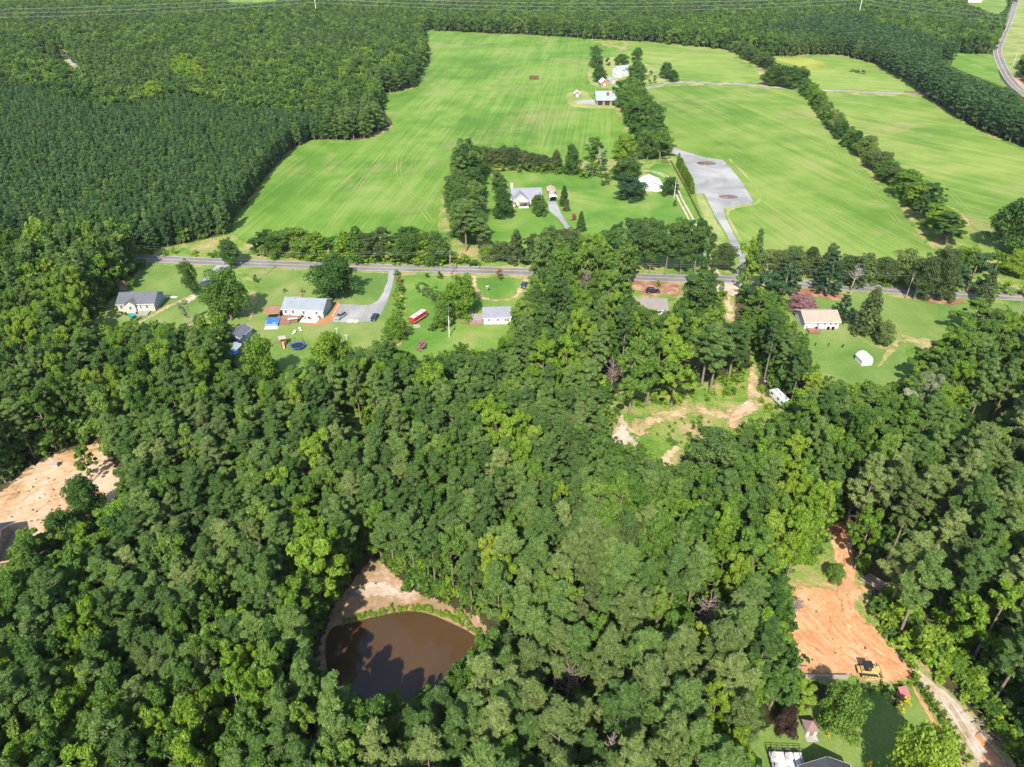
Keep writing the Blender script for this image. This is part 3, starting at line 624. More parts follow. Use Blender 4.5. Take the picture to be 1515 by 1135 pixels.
def crown_tiers(seed, leaves, size, H=15.0, R=4.5):
    """white pine: separate flat tiers of limbs"""
    global rng
    rng = np.random.default_rng(seed)
    cent = []; rad = []
    for lev in range(9):
        h = lev / 9.0; pr = (1 - h) ** 0.75 * (0.85 + 0.3 * rng.random())
        k = max(3, int(8 * (1 - h) + 2))
        for j in range(k):
            a = 2 * math.pi * (j + rng.random() * 0.5) / k + lev
            for q in (0.45, 0.8, 1.0):
                if q < 0.5 and rng.random() < 0.5: continue
                rr = R * pr * q * (0.85 + 0.2 * rng.random())
                cent.append((rr * math.cos(a), rr * math.sin(a), H * (0.10 + 0.86 * h) + rr * 0.12)); rad.append(R * 0.15 * (1.2 - 0.5 * q))
    cent.append((0, 0, H * 0.97)); rad.append(R * 0.12)
    P, Nn, s, T = lobes_to_leaves(np.array(cent), np.array(rad), 0.55, leaves / len(rad), size, 0.6, 0.5, 0.7)
    return P, Nn, s * 1.2, s * 0.45, T
def trunk_mb(H, r, base, limbs, R, seed):
    rd = random.Random(seed); mb = MB()
    top = Vector((rd.uniform(-.2, .2), rd.uniform(-.2, .2), H * 0.93))
    mid = Vector((rd.uniform(-.25, .25), rd.uniform(-.25, .25), H * 0.5))
    mb.tube([(0, 0, -0.2), (0, 0, 0.5), mid * 0.5, mid, mid.lerp(top, .5), top], [r * 1.5, r * 1.1, r * 0.95, r * 0.72, r * 0.45, r * 0.08], 7)
    for i in range(limbs):
        z = H * (base + (0.9 - base) * (i + 0.3) / limbs); a = i * 2.4 + rd.random()
        L = R * rd.uniform(0.5, 0.85) * (1 - 0.5 * (z / H))
        p0 = Vector((0, 0, z * 0.92)); p1 = p0 + Vector((math.cos(a) * L * .5, math.sin(a) * L * .5, L * .35)); p2 = p0 + Vector((math.cos(a) * L, math.sin(a) * L, L * .6))
        mb.tube([p0, p1, p2], [r * 0.38, r * 0.25, r * 0.06], 5)
    return mb
PROTO = {}
def reg(kind, i, crown, H, R, base, r, limbs, leafmat, bark, lod):
    P, Nn, a, b, T = crown
    cm = leaf_mesh('crown_' + kind, P, Nn, a, b, T, leafmat)
    tm = trunk_mb(H, r, base, limbs, R, i * 7 + 3).mesh('trunk_' + kind, bark, True)
    PROTO.setdefault((kind, lod), []).append((cm, tm, H, R, base))
for i in range(6):
    reg('pine', i, crown_pine(100 + i, 11500, 0.205, 20, 3.0, 0.36 + 0.03 * (i % 3), 52), 20, 3.0, 0.40, 0.19, 7, 'leaf_pine', 'bark', 0)
    reg('broad', i, crown_broad(200 + i, 10500, 0.225, 16, 4.0, 0.22 + 0.03 * (i % 3), 32 + 4 * (i % 3)), 16, 4.0, 0.25, 0.24, 8, 'leaf_broad', 'bark', 0)
for i in range(4):
    reg('pine', i, crown_pine(300 + i, 1700, 0.50, 20, 3.0, 0.10, 46), 20, 3.0, 0.12, 0.19, 0, 'leaf_pine', 'bark', 1)
    reg('broad', i, crown_broad(400 + i, 1700, 0.50, 16, 4.0, 0.04, 30, 1.45), 16, 4.0, 0.25, 0.24, 0, 'leaf_broad', 'bark', 1)
    reg('cedar', i, crown_cone(500 + i, 2600, 0.27, 10, 2.6, 0.04, 0.75, 64), 10, 2.6, 0.1, 0.16, 0, 'leaf_cedar', 'bark', 0)
    reg('dome', i, crown_broad(600 + i, 11000, 0.23, 12, 4.0, 0.05, 66, 1.55), 12, 4.0, 0.08, 0.24, 4, 'leaf_broad_dark', 'bark', 0)
    reg('bush', i, crown_broad(700 + i, 700, 0.20, 3.0, 1.6, 0.0, 14), 3.0, 1.6, 0.02, 0.06, 0, 'leaf_broad', 'bark', 0)
for i in range(3): reg('grove', i, crown_broad(900 + i, 8500, 0.23, 18, 4.2, 0.36, 40, 1.35), 18, 4.2, 0.36, 0.2, 8, 'leaf_pine', 'bark', 0)
for i in range(2):
    reg('tier', i, crown_tiers(800 + i, 4200, 0.32), 15, 4.5, 0.08, 0.25, 0, 'leaf_white_pine', 'bark', 0)
    reg('column', i, crown_cone(820 + i, 1300, 0.24, 7, 1.1, 0.02, 0.45, 44), 7, 1.1, 0.05, 0.1, 0, 'leaf_bright', 'bark', 0)
    reg('open', i, crown_broad(840 + i, 1500, 0.28, 14, 4.0, 0.3, 22), 14, 4.0, 0.3, 0.26, 14, 'leaf_silver', 'bark_pale', 0)
def add_tree(name, kind, loc, h, w, label, group, leaf=None, cat='tree', lod=0, var=None, rz=None):
    cm, tm, H, R, base = PROTO[(kind, lod)][(var if var is not None else random.randrange(99)) % len(PROTO[(kind, lod)])]
    t = bpy.data.objects.new(name, None); C.objects.link(t); t.location = loc; t.empty_display_size = 0.5
    s = w / (2 * R)
    t.scale = (s, s, h / H); t.rotation_euler = (0, 0, rz if rz is not None else random.uniform(0, 6.28))
    tag(t, label, cat, group)
    tr = bpy.data.objects.new('trunk', tm); C.objects.link(tr); tr.parent = t
    cr = bpy.data.objects.new('crown', cm); C.objects.link(cr); cr.parent = t
    if leaf:
        cr.material_slots[0].link = 'OBJECT'; cr.material_slots[0].material = MATS[leaf]
    return t
def height_at(P, ytop):
    lo, hi = 0.3, 60.0
    for _ in range(40):
        m_ = (lo + hi) / 2
        if proj(P.x, P.y, m_)[1] > ytop: lo = m_
        else: hi = m_
    return lo
SHOWN = []          # crowns of single trees that the photo shows uncovered
TREES = []          # x, y, crown radius of every tree set out by hand
def T(kind, bx, by, ytop, wpx, label, leaf=None, name=None, group=None, cat='tree', var=None):
    P = G(bx, by); h = height_at(P, ytop); w = wpx * mpp((P.x, P.y, h * 0.5)) * (0.82 if kind == 'dome' else 1.0)
    TREES.append((P.x, P.y, w / 2)); SHOWN.append([(bx - wpx * .40, ytop + (by - ytop) * .30), (bx, ytop), (bx + wpx * .40, ytop + (by - ytop) * .30), (bx + wpx * .36, ytop + (by - ytop) * .62), (bx - wpx * .36, ytop + (by - ytop) * .62)])
    nm = name or {'broad': 'broadleaf_tree', 'dome': 'yard_tree', 'cedar': 'cedar_tree', 'tier': 'white_pine_tree', 'bush': 'shrub', 'pine': 'yard_pine_tree', 'grove': 'yard_pine_tree', 'column': 'arborvitae', 'open': 'open_crowned_tree'}[kind]
    if kind == 'bush' and cat == 'tree': cat = 'shrub'
    return add_tree(nm, kind, (P.x, P.y, 0), h, w, label, group, leaf, cat, 0, var)
def ordinal(n):
    return '%d%s' % (n, 'th' if 10 <= n % 100 <= 20 else {1: 'st', 2: 'nd', 3: 'rd'}.get(n % 10, 'th'))

# ---- yard and field trees, one by one
T('dome', 284, 436, 384, 27, 'slim green tree beside the gravel drive of the cream house', 'leaf_broad_dark')
T('bush', 304, 440, 424, 17, 'low round shrub at the end of the curved gravel drive', 'leaf_broad')
T('dome', 343, 393, 352, 34, 'tree hanging over the road by the mouth of the gravel drive', 'leaf_broad_dark')
T('dome', 343, 474, 397, 62, 'big dense dark tree between the cream house and the white house', 'leaf_broad')
T('open', 278, 481, 443, 22, 'thin greyish half-bare tree in front of the cream house lawn', 'leaf_silver')
T('dome', 497, 440, 378, 76, 'large spreading dark oak behind the white house with grey roof', 'leaf_broad_dark')
T('bush', 422, 432, 427, 7, 'tiny shrub on the lawn above the brown canopy', 'leaf_broad_dark')
T('bush', 448, 433, 428, 8, 'small round shrub on the lawn behind the white house chimney', 'leaf_bright')
T('bush', 379, 418, 408, 9, 'small shrub beside the big dense dark tree on the lawn', 'leaf_broad_dark')
T('dome', 585, 500, 471, 46, 'round bright tree below the row of hedge shrubs', 'leaf_bright')
T('dome', 397, 572, 499, 64, 'wide yellow-green tree beside the row of sheds with blue tarp', 'leaf_bright')
T('dome', 492, 560, 490, 68, 'leafy green tree right of the trampoline, below the lawn', 'leaf_bright')
for i, (x, y, yt, w, lf, nm_) in enumerate(((588, 408, 400, 12, 'leaf_broad_dark', 'dark'), (591, 420, 409, 15, 'leaf_red', 'red-leaved'), (592, 434, 418, 17, 'leaf_broad', 'green'), (590, 450, 432, 18, 'leaf_bright', 'bright'), (589, 462, 444, 18, 'leaf_bright', 'yellowish'), (588, 474, 460, 16, 'leaf_bright', 'pale green'))):
    T('bush', x, y, yt, w, '%s hedge shrub, %s from the road beside the gravel driveway' % (nm_, ordinal(i + 1)), lf, group='hedge shrubs between the two lawns', name='hedge_shrub')
T('dome', 680, 466, 409, 62, 'big yellow-green tree beside the small white house with deck', 'leaf_bright')
T('dome', 657, 481, 447, 38, 'dark low tree below the big yellow-green tree', 'leaf_broad')
T('open', 624, 436, 418, 24, 'small orange-tinged fruit tree on the lawn near the road', 'leaf_broad')
T('open', 640, 446, 428, 26, 'small leaning fruit tree with pale trunk beside the big yellow-green tree', 'leaf_broad_dark')
T('bush', 632, 411, 405, 8, 'small shrub by the roadside on the red trailer lawn, left of its neighbour', 'leaf_broad_dark')
T('bush', 651, 411, 403, 12, 'dark shrub by the roadside on the red trailer lawn, beside the pole', 'leaf_broad_dark')
T('bush', 641, 489, 480, 15, 'neat round bush on the lawn right of the red trailer', 'leaf_broad')
T('bush', 657, 491, 482, 8, 'tiny upright bush next to the neat round bush', 'leaf_broad_dark')
T('bush', 624, 516, 506, 20, 'pinkish scrubby bush in the lawn below the red trailer', 'leaf_pink')
T('bush', 738, 413, 399, 15, 'small red-topped crape myrtle on the lawn by the road', 'leaf_red')
T('cedar', 764, 388, 340, 33, 'pyramid-shaped cedar standing alone on the lawn edge by the road', 'leaf_cedar')
T('dome', 745, 322, 277, 38, 'dense rounded tree in front of the white gabled house, left one', 'leaf_broad_dark')
T('dome', 738, 281, 254, 26, 'dense rounded tree behind left of the white gabled house', 'leaf_broad_dark')
T('dome', 797, 320, 286, 26, 'dense rounded tree between the gabled house and its driveway', 'leaf_broad_dark')
T('cedar', 834, 304, 275, 16, 'tall narrow evergreen right of the white carport', 'leaf_broad_dark')
T('cedar', 838, 312, 295, 12, 'short reddish evergreen right of the driveway, below the tall one', 'leaf_cedar')
T('cedar', 859, 342, 313, 17, 'dark evergreen cone beside the lower end of the driveway', 'leaf_broad_dark')
T('bush', 849, 327, 317, 10, 'red-leaved shrub beside the lower driveway', 'leaf_red')
T('bush', 866, 360, 352, 8, 'small red shrub near the road hedge below the driveway', 'leaf_red')
T('dome', 925, 269, 233, 48, 'big dark tree behind the white metal-roofed garage, upper one', 'leaf_broad_dark')
T('dome', 930, 295, 258, 50, 'spreading low tree left of the white metal-roofed garage', 'leaf_white_pine')
T('dome', 990, 289, 262, 28, 'round tree right of the white metal-roofed garage', 'leaf_broad_dark')
T('bush', 895, 273, 256, 19, 'bright round bush at the corner of the gabled house lawn', 'leaf_broad')
T('bush', 998, 305, 297, 8, 'tiny round shrub beside the two-track lane', 'leaf_broad_dark')
T('dome', 922, 238, 197, 36, 'yellow-green tree at the end of the tall tree row', 'leaf_bright')
T('dome', 846, 258, 214, 30, 'dark tree in the line behind the gabled house, left of the dead snag', 'leaf_broad_dark')
T('broad', 877, 255, 205, 36, 'tall dark tree behind the bare dead snag', 'leaf_broad_dark')
T('bush', 877, 262, 238, 26, 'bushy green thicket under the bare dead snag', 'leaf_broad')
T('dome', 882, 100, 67, 25, 'tall rounded tree at the far farmhouse, upper left one', 'leaf_broad_dark')
T('bush', 898, 97, 86, 11, 'small round tree right of the tall rounded farmhouse tree', 'leaf_broad_dark')
T('dome', 886, 121, 98, 22, 'round tree in front of the tall rounded farmhouse tree', 'leaf_broad_dark')
T('dome', 920, 103, 80, 25, 'round tree left of the farmhouse chimney', 'leaf_broad_dark')
T('dome', 941, 118, 89, 33, 'broad dark tree right of the farmhouse', 'leaf_broad_dark')
T('dome', 944, 128, 108, 19, 'smaller tree below the broad dark farmhouse tree', 'leaf_broad_dark')
T('dome', 942, 89, 70, 18, 'round tree at the field corner above the farmhouse', 'leaf_broad')
T('dome', 984, 117, 92, 21, 'round lone tree by the far farm lane, left of a pair', 'leaf_broad_dark')
T('dome', 996, 121, 103, 17, 'round lone tree by the far farm lane, right of a pair', 'leaf_broad_dark')
for i, (x, y) in enumerate(((963, 111), (969, 117), (961, 124), (968, 123))):
    T('bush', x, y, y - 6, 7, 'little shrub on the farmhouse lawn by the lane, %s from the house' % ordinal(i + 1), 'leaf_broad_dark', group='farmhouse lawn shrubs')
T('dome', 1492, 374, 288, 78, 'huge round dark tree with long shadow beside the far right field', 'leaf_broad_dark')
T('broad', 1545, 385, 300, 70, 'big tree cut by the frame beside the huge round dark tree', 'leaf_broad')
T('tier', 1160, 432, 371, 50, 'bluish tiered white pine by the red mulch bed, first from the junction', 'leaf_white_pine')
T('tier', 1221, 434, 364, 50, 'bluish tiered white pine by the red mulch bed, second from the junction', 'leaf_white_pine')
T('tier', 1265, 424, 374, 36, 'smaller bluish white pine behind the road, third from the junction', 'leaf_white_pine')
T('tier', 1243, 474, 432, 38, 'white pine right behind the tan-roofed house', 'leaf_white_pine')
T('cedar', 1279, 494, 426, 46, 'tall brownish-green cedar right of the tan-roofed house', 'leaf_cedar')
T('dome', 1303, 510, 476, 32, 'silvery rounded tree at the foot of the tall cedar', 'leaf_pine_grey')
T('dome', 1186, 459, 437, 43, 'pink blooming crape myrtle behind the tan-roofed house', 'leaf_pink')
T('broad', 1432, 497, 442, 52, 'leafy green tree at the right end of the upper lawn', 'leaf_broad')
T('cedar', 1452, 452, 400, 30, 'cedar by the road at the right end of the upper lawn', 'leaf_cedar')
T('dome', 1352, 443, 377, 45, 'stout cedar overhanging the road, nearest the middle of the right lawn', 'leaf_cedar')
T('dome', 1390, 444, 379, 44, 'stout cedar overhanging the road, next right of its twin', 'leaf_cedar')
T('broad', 1430, 432, 370, 48, 'bluish-green tree behind the road right of the stout cedars', 'leaf_white_pine')
T('broad', 1044, 474, 432, 34, 'green tree just left of the sandy track below the junction', 'leaf_broad_dark')
T('grove', 1031, 470, 398, 56, 'tall pine right of the taupe-roofed house by the junction', 'leaf_pine')
T('bush', 1035, 462, 440, 40, 'thicket at the foot of the tall pine by the junction', 'leaf_broad')
T('dome', 1071, 398, 361, 40, 'roundish brown-green tree between the lane and the gravel drive', 'leaf_cedar')
T('broad', 1128, 455, 398, 56, 'wide pale-topped tree right of the sandy junction', 'leaf_white_pine')
T('broad', 1118, 480, 432, 44, 'tree below the wide pale-topped tree by the junction', 'leaf_broad')
T('bush', 974, 424, 416, 11, 'small green shrub on the red soil behind the taupe roof', 'leaf_bright')
# lower yards
T('dome', 1232, 1083, 1015, 66, 'bushy olive tree beside the brown-roofed shed', 'leaf_broad', var=2)
T('dome', 1160, 1086, 1046, 36, 'dark purple-leaved tree left of the brown-roofed shed', 'leaf_burgundy')
T('dome', 1338, 1190, 1082, 100, 'large yellow-green tree at the bottom lawn casting a broad shadow', 'leaf_bright', var=1)
for i, (x, y) in enumerate(((1351,1014),(1366,1028),(1373,1041),(1381,1053),(1390,1065),(1398,1078),(1405,1090),(1411,1101),(1419,1116),(1428,1130))):
    T('bush', x, y, y - 14, 12, 'clipped bright shrub beside the gravel drive, %s from the clay clearing' % ordinal(i + 1), 'leaf_bright', name='drive_shrub', group='shrubs along the gravel drive')
for i, (x, y) in enumerate(((1273, 1026), (1289, 1027), (1308, 1027))):
    T('bush', x, y, y - 12, 11, 'dark bluish shrub at the clay clearing edge, %s from the grey wall' % ordinal(i + 1), 'leaf_white_pine', name='edge_shrub', group='shrubs at the clay edge')
T('bush', 1337, 1046, 1033, 18, 'bright yellow bush beside the red-roofed shed', 'leaf_yellow')
T('bush', 1325, 1041, 1028, 15, 'dark purple bush beside the red-roofed shed', 'leaf_burgundy')
T('bush', 1221, 1087, 1076, 12, 'yellow flowering bush beside the brown-roofed shed', 'leaf_yellow')
T('bush', 1284, 1136, 1127, 10, 'yellow bush at the corner of the dark-roofed house', 'leaf_yellow')
T('dome', 1232, 862, 832, 28, 'lone round bush in the grass above the clay clearing', 'leaf_broad')
# tall trees with bare stems at the back of the rough clearing
for i, (x, y, yt, w, lf, lb) in enumerate(((930,614,500,62,'leaf_broad','leftmost'),(957,600,488,66,'leaf_broad','second'),(993,602,498,60,'leaf_bright','third'),(1038,570,478,60,'leaf_pine','fourth'),(1050,580,482,56,'leaf_pine','fifth'),(1078,560,476,56,'leaf_pine','sixth'))):
    T('broad' if i < 3 else 'pine', x, y, yt, w, 'tall tree with bare pale stem behind the rough clearing, %s from the sand patch' % lb, lf, name='clearing_edge_tree', group='tall trees at the rough clearing')
T('grove', 1042, 716, 640, 68, 'dense dark pine at the near edge of the rough clearing', 'leaf_pine', name='clearing_edge_pine')
T('broad', 1188, 605, 549, 34, 'bright yellow-green tree beside the white camper', 'leaf_lime')
T('broad', 137, 712, 662, 0.1 + 30, 'young tree standing at the top of the pale dirt clearing', 'leaf_broad')
T('dome', 140, 770, 704, 52, 'oak reaching over the pale dirt clearing, upper one', 'leaf_broad_dark')
T('dome', 112, 812, 752, 60, 'oak reaching over the pale dirt clearing, lower one', 'leaf_broad_dark')
T('broad', 66, 850, 782, 66, 'olive green tree between the dark roof and the dirt clearing', 'leaf_broad')
# ---- rows: (kind, path of base points, spacing in metres, height range, width range, leaf, name, label text, group)
def row(kind, path, step, hr, wr, leaves, name, text, group, lat=0.0, cat='tree'):
    P = smooth_poly([G(x, y) for x, y in path], False, 8); d = 0.0; k = 0; last = P[0]; nxt = 0.0
    for a, b in zip(P, P[1:]):
        L = (b - a).length
        while nxt <= d + L:
            p = a.lerp(b, (nxt - d) / max(L, 1e-6)); t = (b - a).normalized(); s = random.uniform(-lat, lat)
            p = p + Vector((-t.y, t.x, 0)) * s
            f = random.random(); h = random.uniform(*hr); w = random.uniform(*wr); k += 1
            kd = kind if isinstance(kind, str) else random.choice(kind)
            add_tree(name, kd, (p.x, p.y, 0), h, w, text % ordinal(k), group, random.choice(leaves), cat)
            TREES.append((p.x, p.y, w / 2)); nxt += step * random.uniform(0.8, 1.2)
        d += L
    return k
DK = ['leaf_broad_dark', 'leaf_broad_dark', 'leaf_broad']
MX = ['leaf_broad', 'leaf_broad_dark', 'leaf_cedar', 'leaf_bright', 'leaf_broad', 'leaf_pine_grey']
row(['dome', 'broad'], [(921,152),(932,172),(944,196),(953,218),(958,238)], 7.0, (12, 19), (10, 14), DK, 'row_tree', 'tall tree of the barn double row, field side, %s from the barn', 'double tree row by the barn')
row(['dome', 'broad'], [(933,140),(946,166),(960,194),(971,216),(976,236)], 7.0, (12, 19), (10, 14), DK, 'row_tree', 'tall tree of the barn double row, lot side, %s from the barn', 'double tree row by the barn')
row(['pine', 'dome'], [(690,256),(684,275),(680,300),(680,325),(686,352),(692,380)], 6.5, (15, 20), (9, 12), ['leaf_pine', 'leaf_broad_dark'], 'screen_tree', 'dark tree screening the gabled house, left column, %s from the far end', 'screen of trees beside the gabled house')
row(['pine', 'dome'], [(706,262),(701,285),(698,312),(700,340),(708,368),(714,386)], 7.0, (13, 18), (8, 11), ['leaf_pine', 'leaf_broad_dark'], 'screen_tree', 'dark tree screening the gabled house, right column, %s from the far end', 'screen of trees beside the gabled house')
row(['dome', 'dome', 'cedar'], [(700,248),(730,247),(770,249),(810,251),(838,253)], 5.5, (7, 12), (7, 9.5), ['leaf_cedar', 'leaf_cedar', 'leaf_broad'], 'cedar_row_tree', 'scrubby cedar in the line behind the gabled house, %s from the dark screen', 'cedar line behind the gabled house')
row('bush', [(715,256),(760,254),(810,256),(850,258),(870,264)], 4.0, (2.5, 4.5), (4.5, 6.5), ['leaf_broad', 'leaf_bright'], 'line_shrub', 'green shrub under the cedar line behind the gabled house, %s from the screen', 'shrubs under the cedar line', 1.5, 'shrub')
row(['broad', 'dome', 'cedar'], [(395,378),(450,381),(520,384),(600,387),(655,388)], 5.5, (8, 14), (9, 13), MX, 'roadside_tree', 'leafy tree in the hedgerow across the road, %s from its left end', 'hedgerow along the road')
row('bush', [(375,376),(450,384),(520,387),(600,390),(720,393)], 4.5, (2.2, 4.2), (4, 6.5), ['leaf_bright', 'leaf_broad', 'leaf_weed'], 'roadside_shrub', 'low shrub at the foot of the roadside hedgerow, %s from its left end', 'shrubs along the road hedgerow', 1.0, 'shrub')
row(['broad', 'dome'], [(790,388),(830,388),(870,392),(905,396)], 6.5, (9, 15), (9, 12), ['leaf_broad_dark', 'leaf_cedar', 'leaf_broad', 'leaf_white_pine'], 'roadside_tree', 'tall tree by the road below the gabled house, %s from the lone cedar', 'trees below the gabled house lawn', 2.0)
row(['cedar', 'dome'], [(722,384),(735,386),(748,388)], 6.0, (6, 10), (5, 7), ['leaf_cedar', 'leaf_broad'], 'roadside_tree', 'cedar scrub left of the lone pyramid cedar, %s from the screen', 'cedar scrub by the road')
row('grove', [(905,401),(935,403),(970,405),(1005,406),(1035,405)], 5.0, (15, 20), (8.5, 10.5), ['leaf_pine'], 'grove_pine', 'tall pine with bare stem in the roadside grove, front row, %s from the left', 'pine grove by the road', 1.0)
row('grove', [(908,392),(940,394),(975,396),(1010,397),(1036,397)], 5.0, (16, 21), (8.5, 10.5), ['leaf_pine', 'leaf_broad_dark'], 'grove_pine', 'tall pine with bare stem in the roadside grove, back row, %s from the left', 'pine grove by the road', 1.0)
row(['dome', 'cedar', 'broad'], [(1076,70),(1098,82),(1120,94),(1140,106)], 9.0, (8, 12), (10, 13), ['leaf_cedar', 'leaf_broad'], 'hedgerow_tree', 'scrubby tree in the upper hedgerow between the far fields, %s from its top', 'upper hedgerow of the far fields', 1.5)
row('dome', [(1136,126),(1150,128),(1166,128),(1184,129)], 9.0, (13, 17), (14, 18), ['leaf_broad_dark'], 'clump_tree', 'big dark tree of the clump on the far farm lane, %s from the left', 'tree clump on the farm lane', 3.0)
row(['cedar', 'dome', 'dome'], [(1190,137),(1205,152),(1225,178),(1245,203),(1268,223),(1290,244),(1308,262),(1325,278)], 6.5, (8, 12), (8, 11), MX + ['leaf_cedar', 'leaf_broad_dark'], 'hedgerow_tree', 'tree in the long hedgerow between the two right fields, %s below the farm lane', 'long hedgerow of the right fields', 1.5)
row(['dome', 'broad'], [(1336,290),(1352,308),(1372,330),(1392,352),(1412,372)], 7.0, (10, 15), (10, 14), DK + ['leaf_bright'], 'hedgerow_tree', 'big tree at the near end of the long right hedgerow, %s along', 'near end of the right hedgerow', 2.5)
row(['dome', 'dome', 'cedar'], [(1128,402),(1150,405),(1170,406),(1230,410),(1300,416),(1345,420)], 6.0, (8, 13), (8.5, 12), ['leaf_cedar', 'leaf_broad_dark', 'leaf_pine_grey', 'leaf_cedar'], 'roadside_tree', 'cedar scrub across the road right of the junction, %s along', 'roadside cedars right of the junction', 2.0)
row('bush', [(1300,422),(1340,424),(1400,428),(1460,432),(1530,436)], 4.5, (2.5, 4.5), (4.5, 7), ['leaf_lime', 'leaf_bright', 'leaf_weed'], 'roadside_shrub', 'yellow-green shrub on the far verge of the right road, %s along', 'shrubs along the right road', 1.5, 'shrub')
row(['dome', 'cedar', 'broad'], [(1400,398),(1440,402),(1480,404),(1530,408)], 7.0, (7, 12), (8, 12), ['leaf_broad', 'leaf_bright', 'leaf_cedar', 'leaf_broad_dark'], 'roadside_tree', 'leafy tree below the far right field by the road, %s along', 'trees below the far right field', 3.0)
row('column', [(1003,245),(1008,256),(1015,270),(1021,282),(1025,290)], 2.3, (5.5, 7.0), (2.2, 2.8), ['leaf_bright', 'leaf_broad'], 'arborvitae', 'narrow arborvitae in the hedge by the gravel pad, %s from its far end', 'arborvitae hedge by the gravel pad')
row('bush', [(1262,106),(1274,109),(1281,111)], 6, (2, 3.5), (5, 8), ['leaf_bright', 'leaf_broad'], 'field_shrub', 'green shrub in the yellow far field, %s from the left', 'shrubs in the yellow field', 1, 'shrub')

# ------------------------------------------------------------------ woods: set out tree by tree, keeping clear what the photo shows clear
def raster(polys, sc_=2):
    w, h = int((W0 + 600) / sc_), int((H0 + 600) / sc_)
    M = np.zeros((h, w), bool)
    for poly in polys:
        xs = np.array([(p[0] + 300) / sc_ for p in poly]); ys = np.array([(p[1] + 300) / sc_ for p in poly])
        x0, x1 = max(0, int(xs.min())), min(w, int(xs.max()) + 2); y0, y1 = max(0, int(ys.min())), min(h, int(ys.max()) + 2)
        if x1 <= x0 or y1 <= y0: continue
        X, Y = np.meshgrid(np.arange(x0, x1) + 0.5, np.arange(y0, y1) + 0.5)
        ins = np.zeros(X.shape, bool); n = len(xs)
        for i in range(n):
            xa, ya, xb, yb = xs[i], ys[i], xs[i - 1], ys[i - 1]
            c = (ya > Y) != (yb > Y)
            ins ^= c & (X < (xb - xa) * (Y - ya) / (yb - ya + 1e-12) + xa)
        M[y0:y1, x0:x1] |= ins
    return M
def hit(M, x, y, sc_=2):
    i, j = int((y + 300) / sc_), int((x + 300) / sc_)
    return 0 <= i < M.shape[0] and 0 <= j < M.shape[1] and bool(M[i, j])
V_ROAD = [(205,377),(480,388),(795,397),(787,411),(480,399),(205,391)]
V_A = [(205,390),(290,392),(330,385),(345,398),(345,420),(330,470),(313,478),(290,482),(240,479),(205,476),(180,481),(150,484),(132,500),(125,516),(118,510),(118,492),(140,470),(155,455),(170,440),(180,425),(195,420),(208,405)]
V_B = [(345,392),(590,402),(588,450),(570,494),(545,511),(525,506),(515,500),(490,505),(470,520),(455,535),(448,546),(435,548),(428,530),(400,560),(345,545),(333,530),(336,505),(350,480),(372,470),(378,440),(360,400)]
V_C = [(590,403),(790,408),(787,425),(772,440),(757,450),(750,482),(744,502),(735,515),(725,522),(690,515),(670,518),(645,530),(620,536),(600,530),(588,515),(600,492)]
V_D = [(925,400),(1008,412),(1004,438),(990,463),(962,458),(934,446)]
V_JN = [(1046,392),(1104,392),(1100,420),(1096,440),(1095,486),(1070,486),(1056,440),(1050,420)]
V_E = [(1150,424),(1290,430),(1330,440),(1406,450),(1396,480),(1414,494),(1379,506),(1335,507),(1345,530),(1348,561),(1337,570),(1300,562),(1274,573),(1215,560),(1205,540),(1194,514),(1184,492),(1160,460)]
V_R = [(1395,430),(1515,434),(1560,440),(1560,462),(1478,456),(1440,446)]
V_R2 = [(1415,586),(1455,583),(1495,600),(1490,620),(1445,622),(1415,608)]
V_G = [(903,590),(925,580),(990,575),(1050,565),(1105,555),(1110,538),(1120,538),(1128,565),(1146,572),(1176,606),(1166,616),(1140,620),(1112,630),(1098,648),(1070,640),(1043,643),(1017,666),(1003,688),(980,690),(985,664),(948,657),(924,668),(910,662),(914,629),(900,603)]
V_P = [(497,930),(512,880),(530,850),(548,826),(565,830),(588,850),(625,880),(664,898),(692,908),(716,926),(700,945),(690,955),(676,962),(672,985),(650,1010),(611,1022),(585,1032),(564,1043),(530,1030),(512,1012),(502,980)]
V_GAP = [(503,590),(536,590),(540,632),(524,645),(508,620)]
V_I = [(-200,760),(-30,735),(0,728),(26,698),(79,672),(127,660),(159,660),(168,685),(182,706),(150,706),(116,706),(114,748),(90,759),(85,780),(28,782),(26,842),(-30,850),(-200,860)]
V_J = [(1163,870),(1160,840),(1200,820),(1222,790),(1232,776),(1254,785),(1261,835),(1264,860),(1285,850),(1305,855),(1310,870),(1290,890),(1290,910),(1312,938),(1339,970),(1373,996),(1420,1040),(1445,1076),(1490,1135),(1540,1400),(1100,1400),(1130,1095),(1190,1085),(1262,1050),(1262,1010),(1193,1002),(1176,988),(1184,964),(1162,947),(1160,920)]
V_T = [(60,74),(100,75),(118,97),(108,102),(94,88),(60,82)]
V_H = [(1466,80),(1482,52),(1500,-4),(1560,-4),(1540,60),(1505,90),(1515,118),(1560,150),(1515,150),(1488,124),(1476,100)]
V_FT = [(330,-8),(420,-8),(405,2),(360,5),(335,4)]
V_FT2 = [(1420,-12),(1496,-12),(1490,10),(1478,22),(1455,14),(1430,4)]
FARM = [(628,44),(863,57),(930,60),(1000,66),(1070,73),(1140,84),(1240,81),(1300,97),(1364,138),(1440,188),(1500,213),(1600,250),(1700,470),(1414,495),(1350,570),(1200,560),(1190,500),(1150,440),(1135,422),(1045,418),(1000,470),(930,470),(925,416),(800,412),(790,440),(760,450),(745,520),(600,540),(560,505),(430,550),(345,545),(335,500),(118,515),(118,490),(200,402),(200,376),(341,345),(343,328),(370,290),(400,250),(425,225),(458,207),(530,208),(555,201),(579,186),(566,165),(562,140),(590,135),(612,130),(617,115),(625,105),(635,85)]
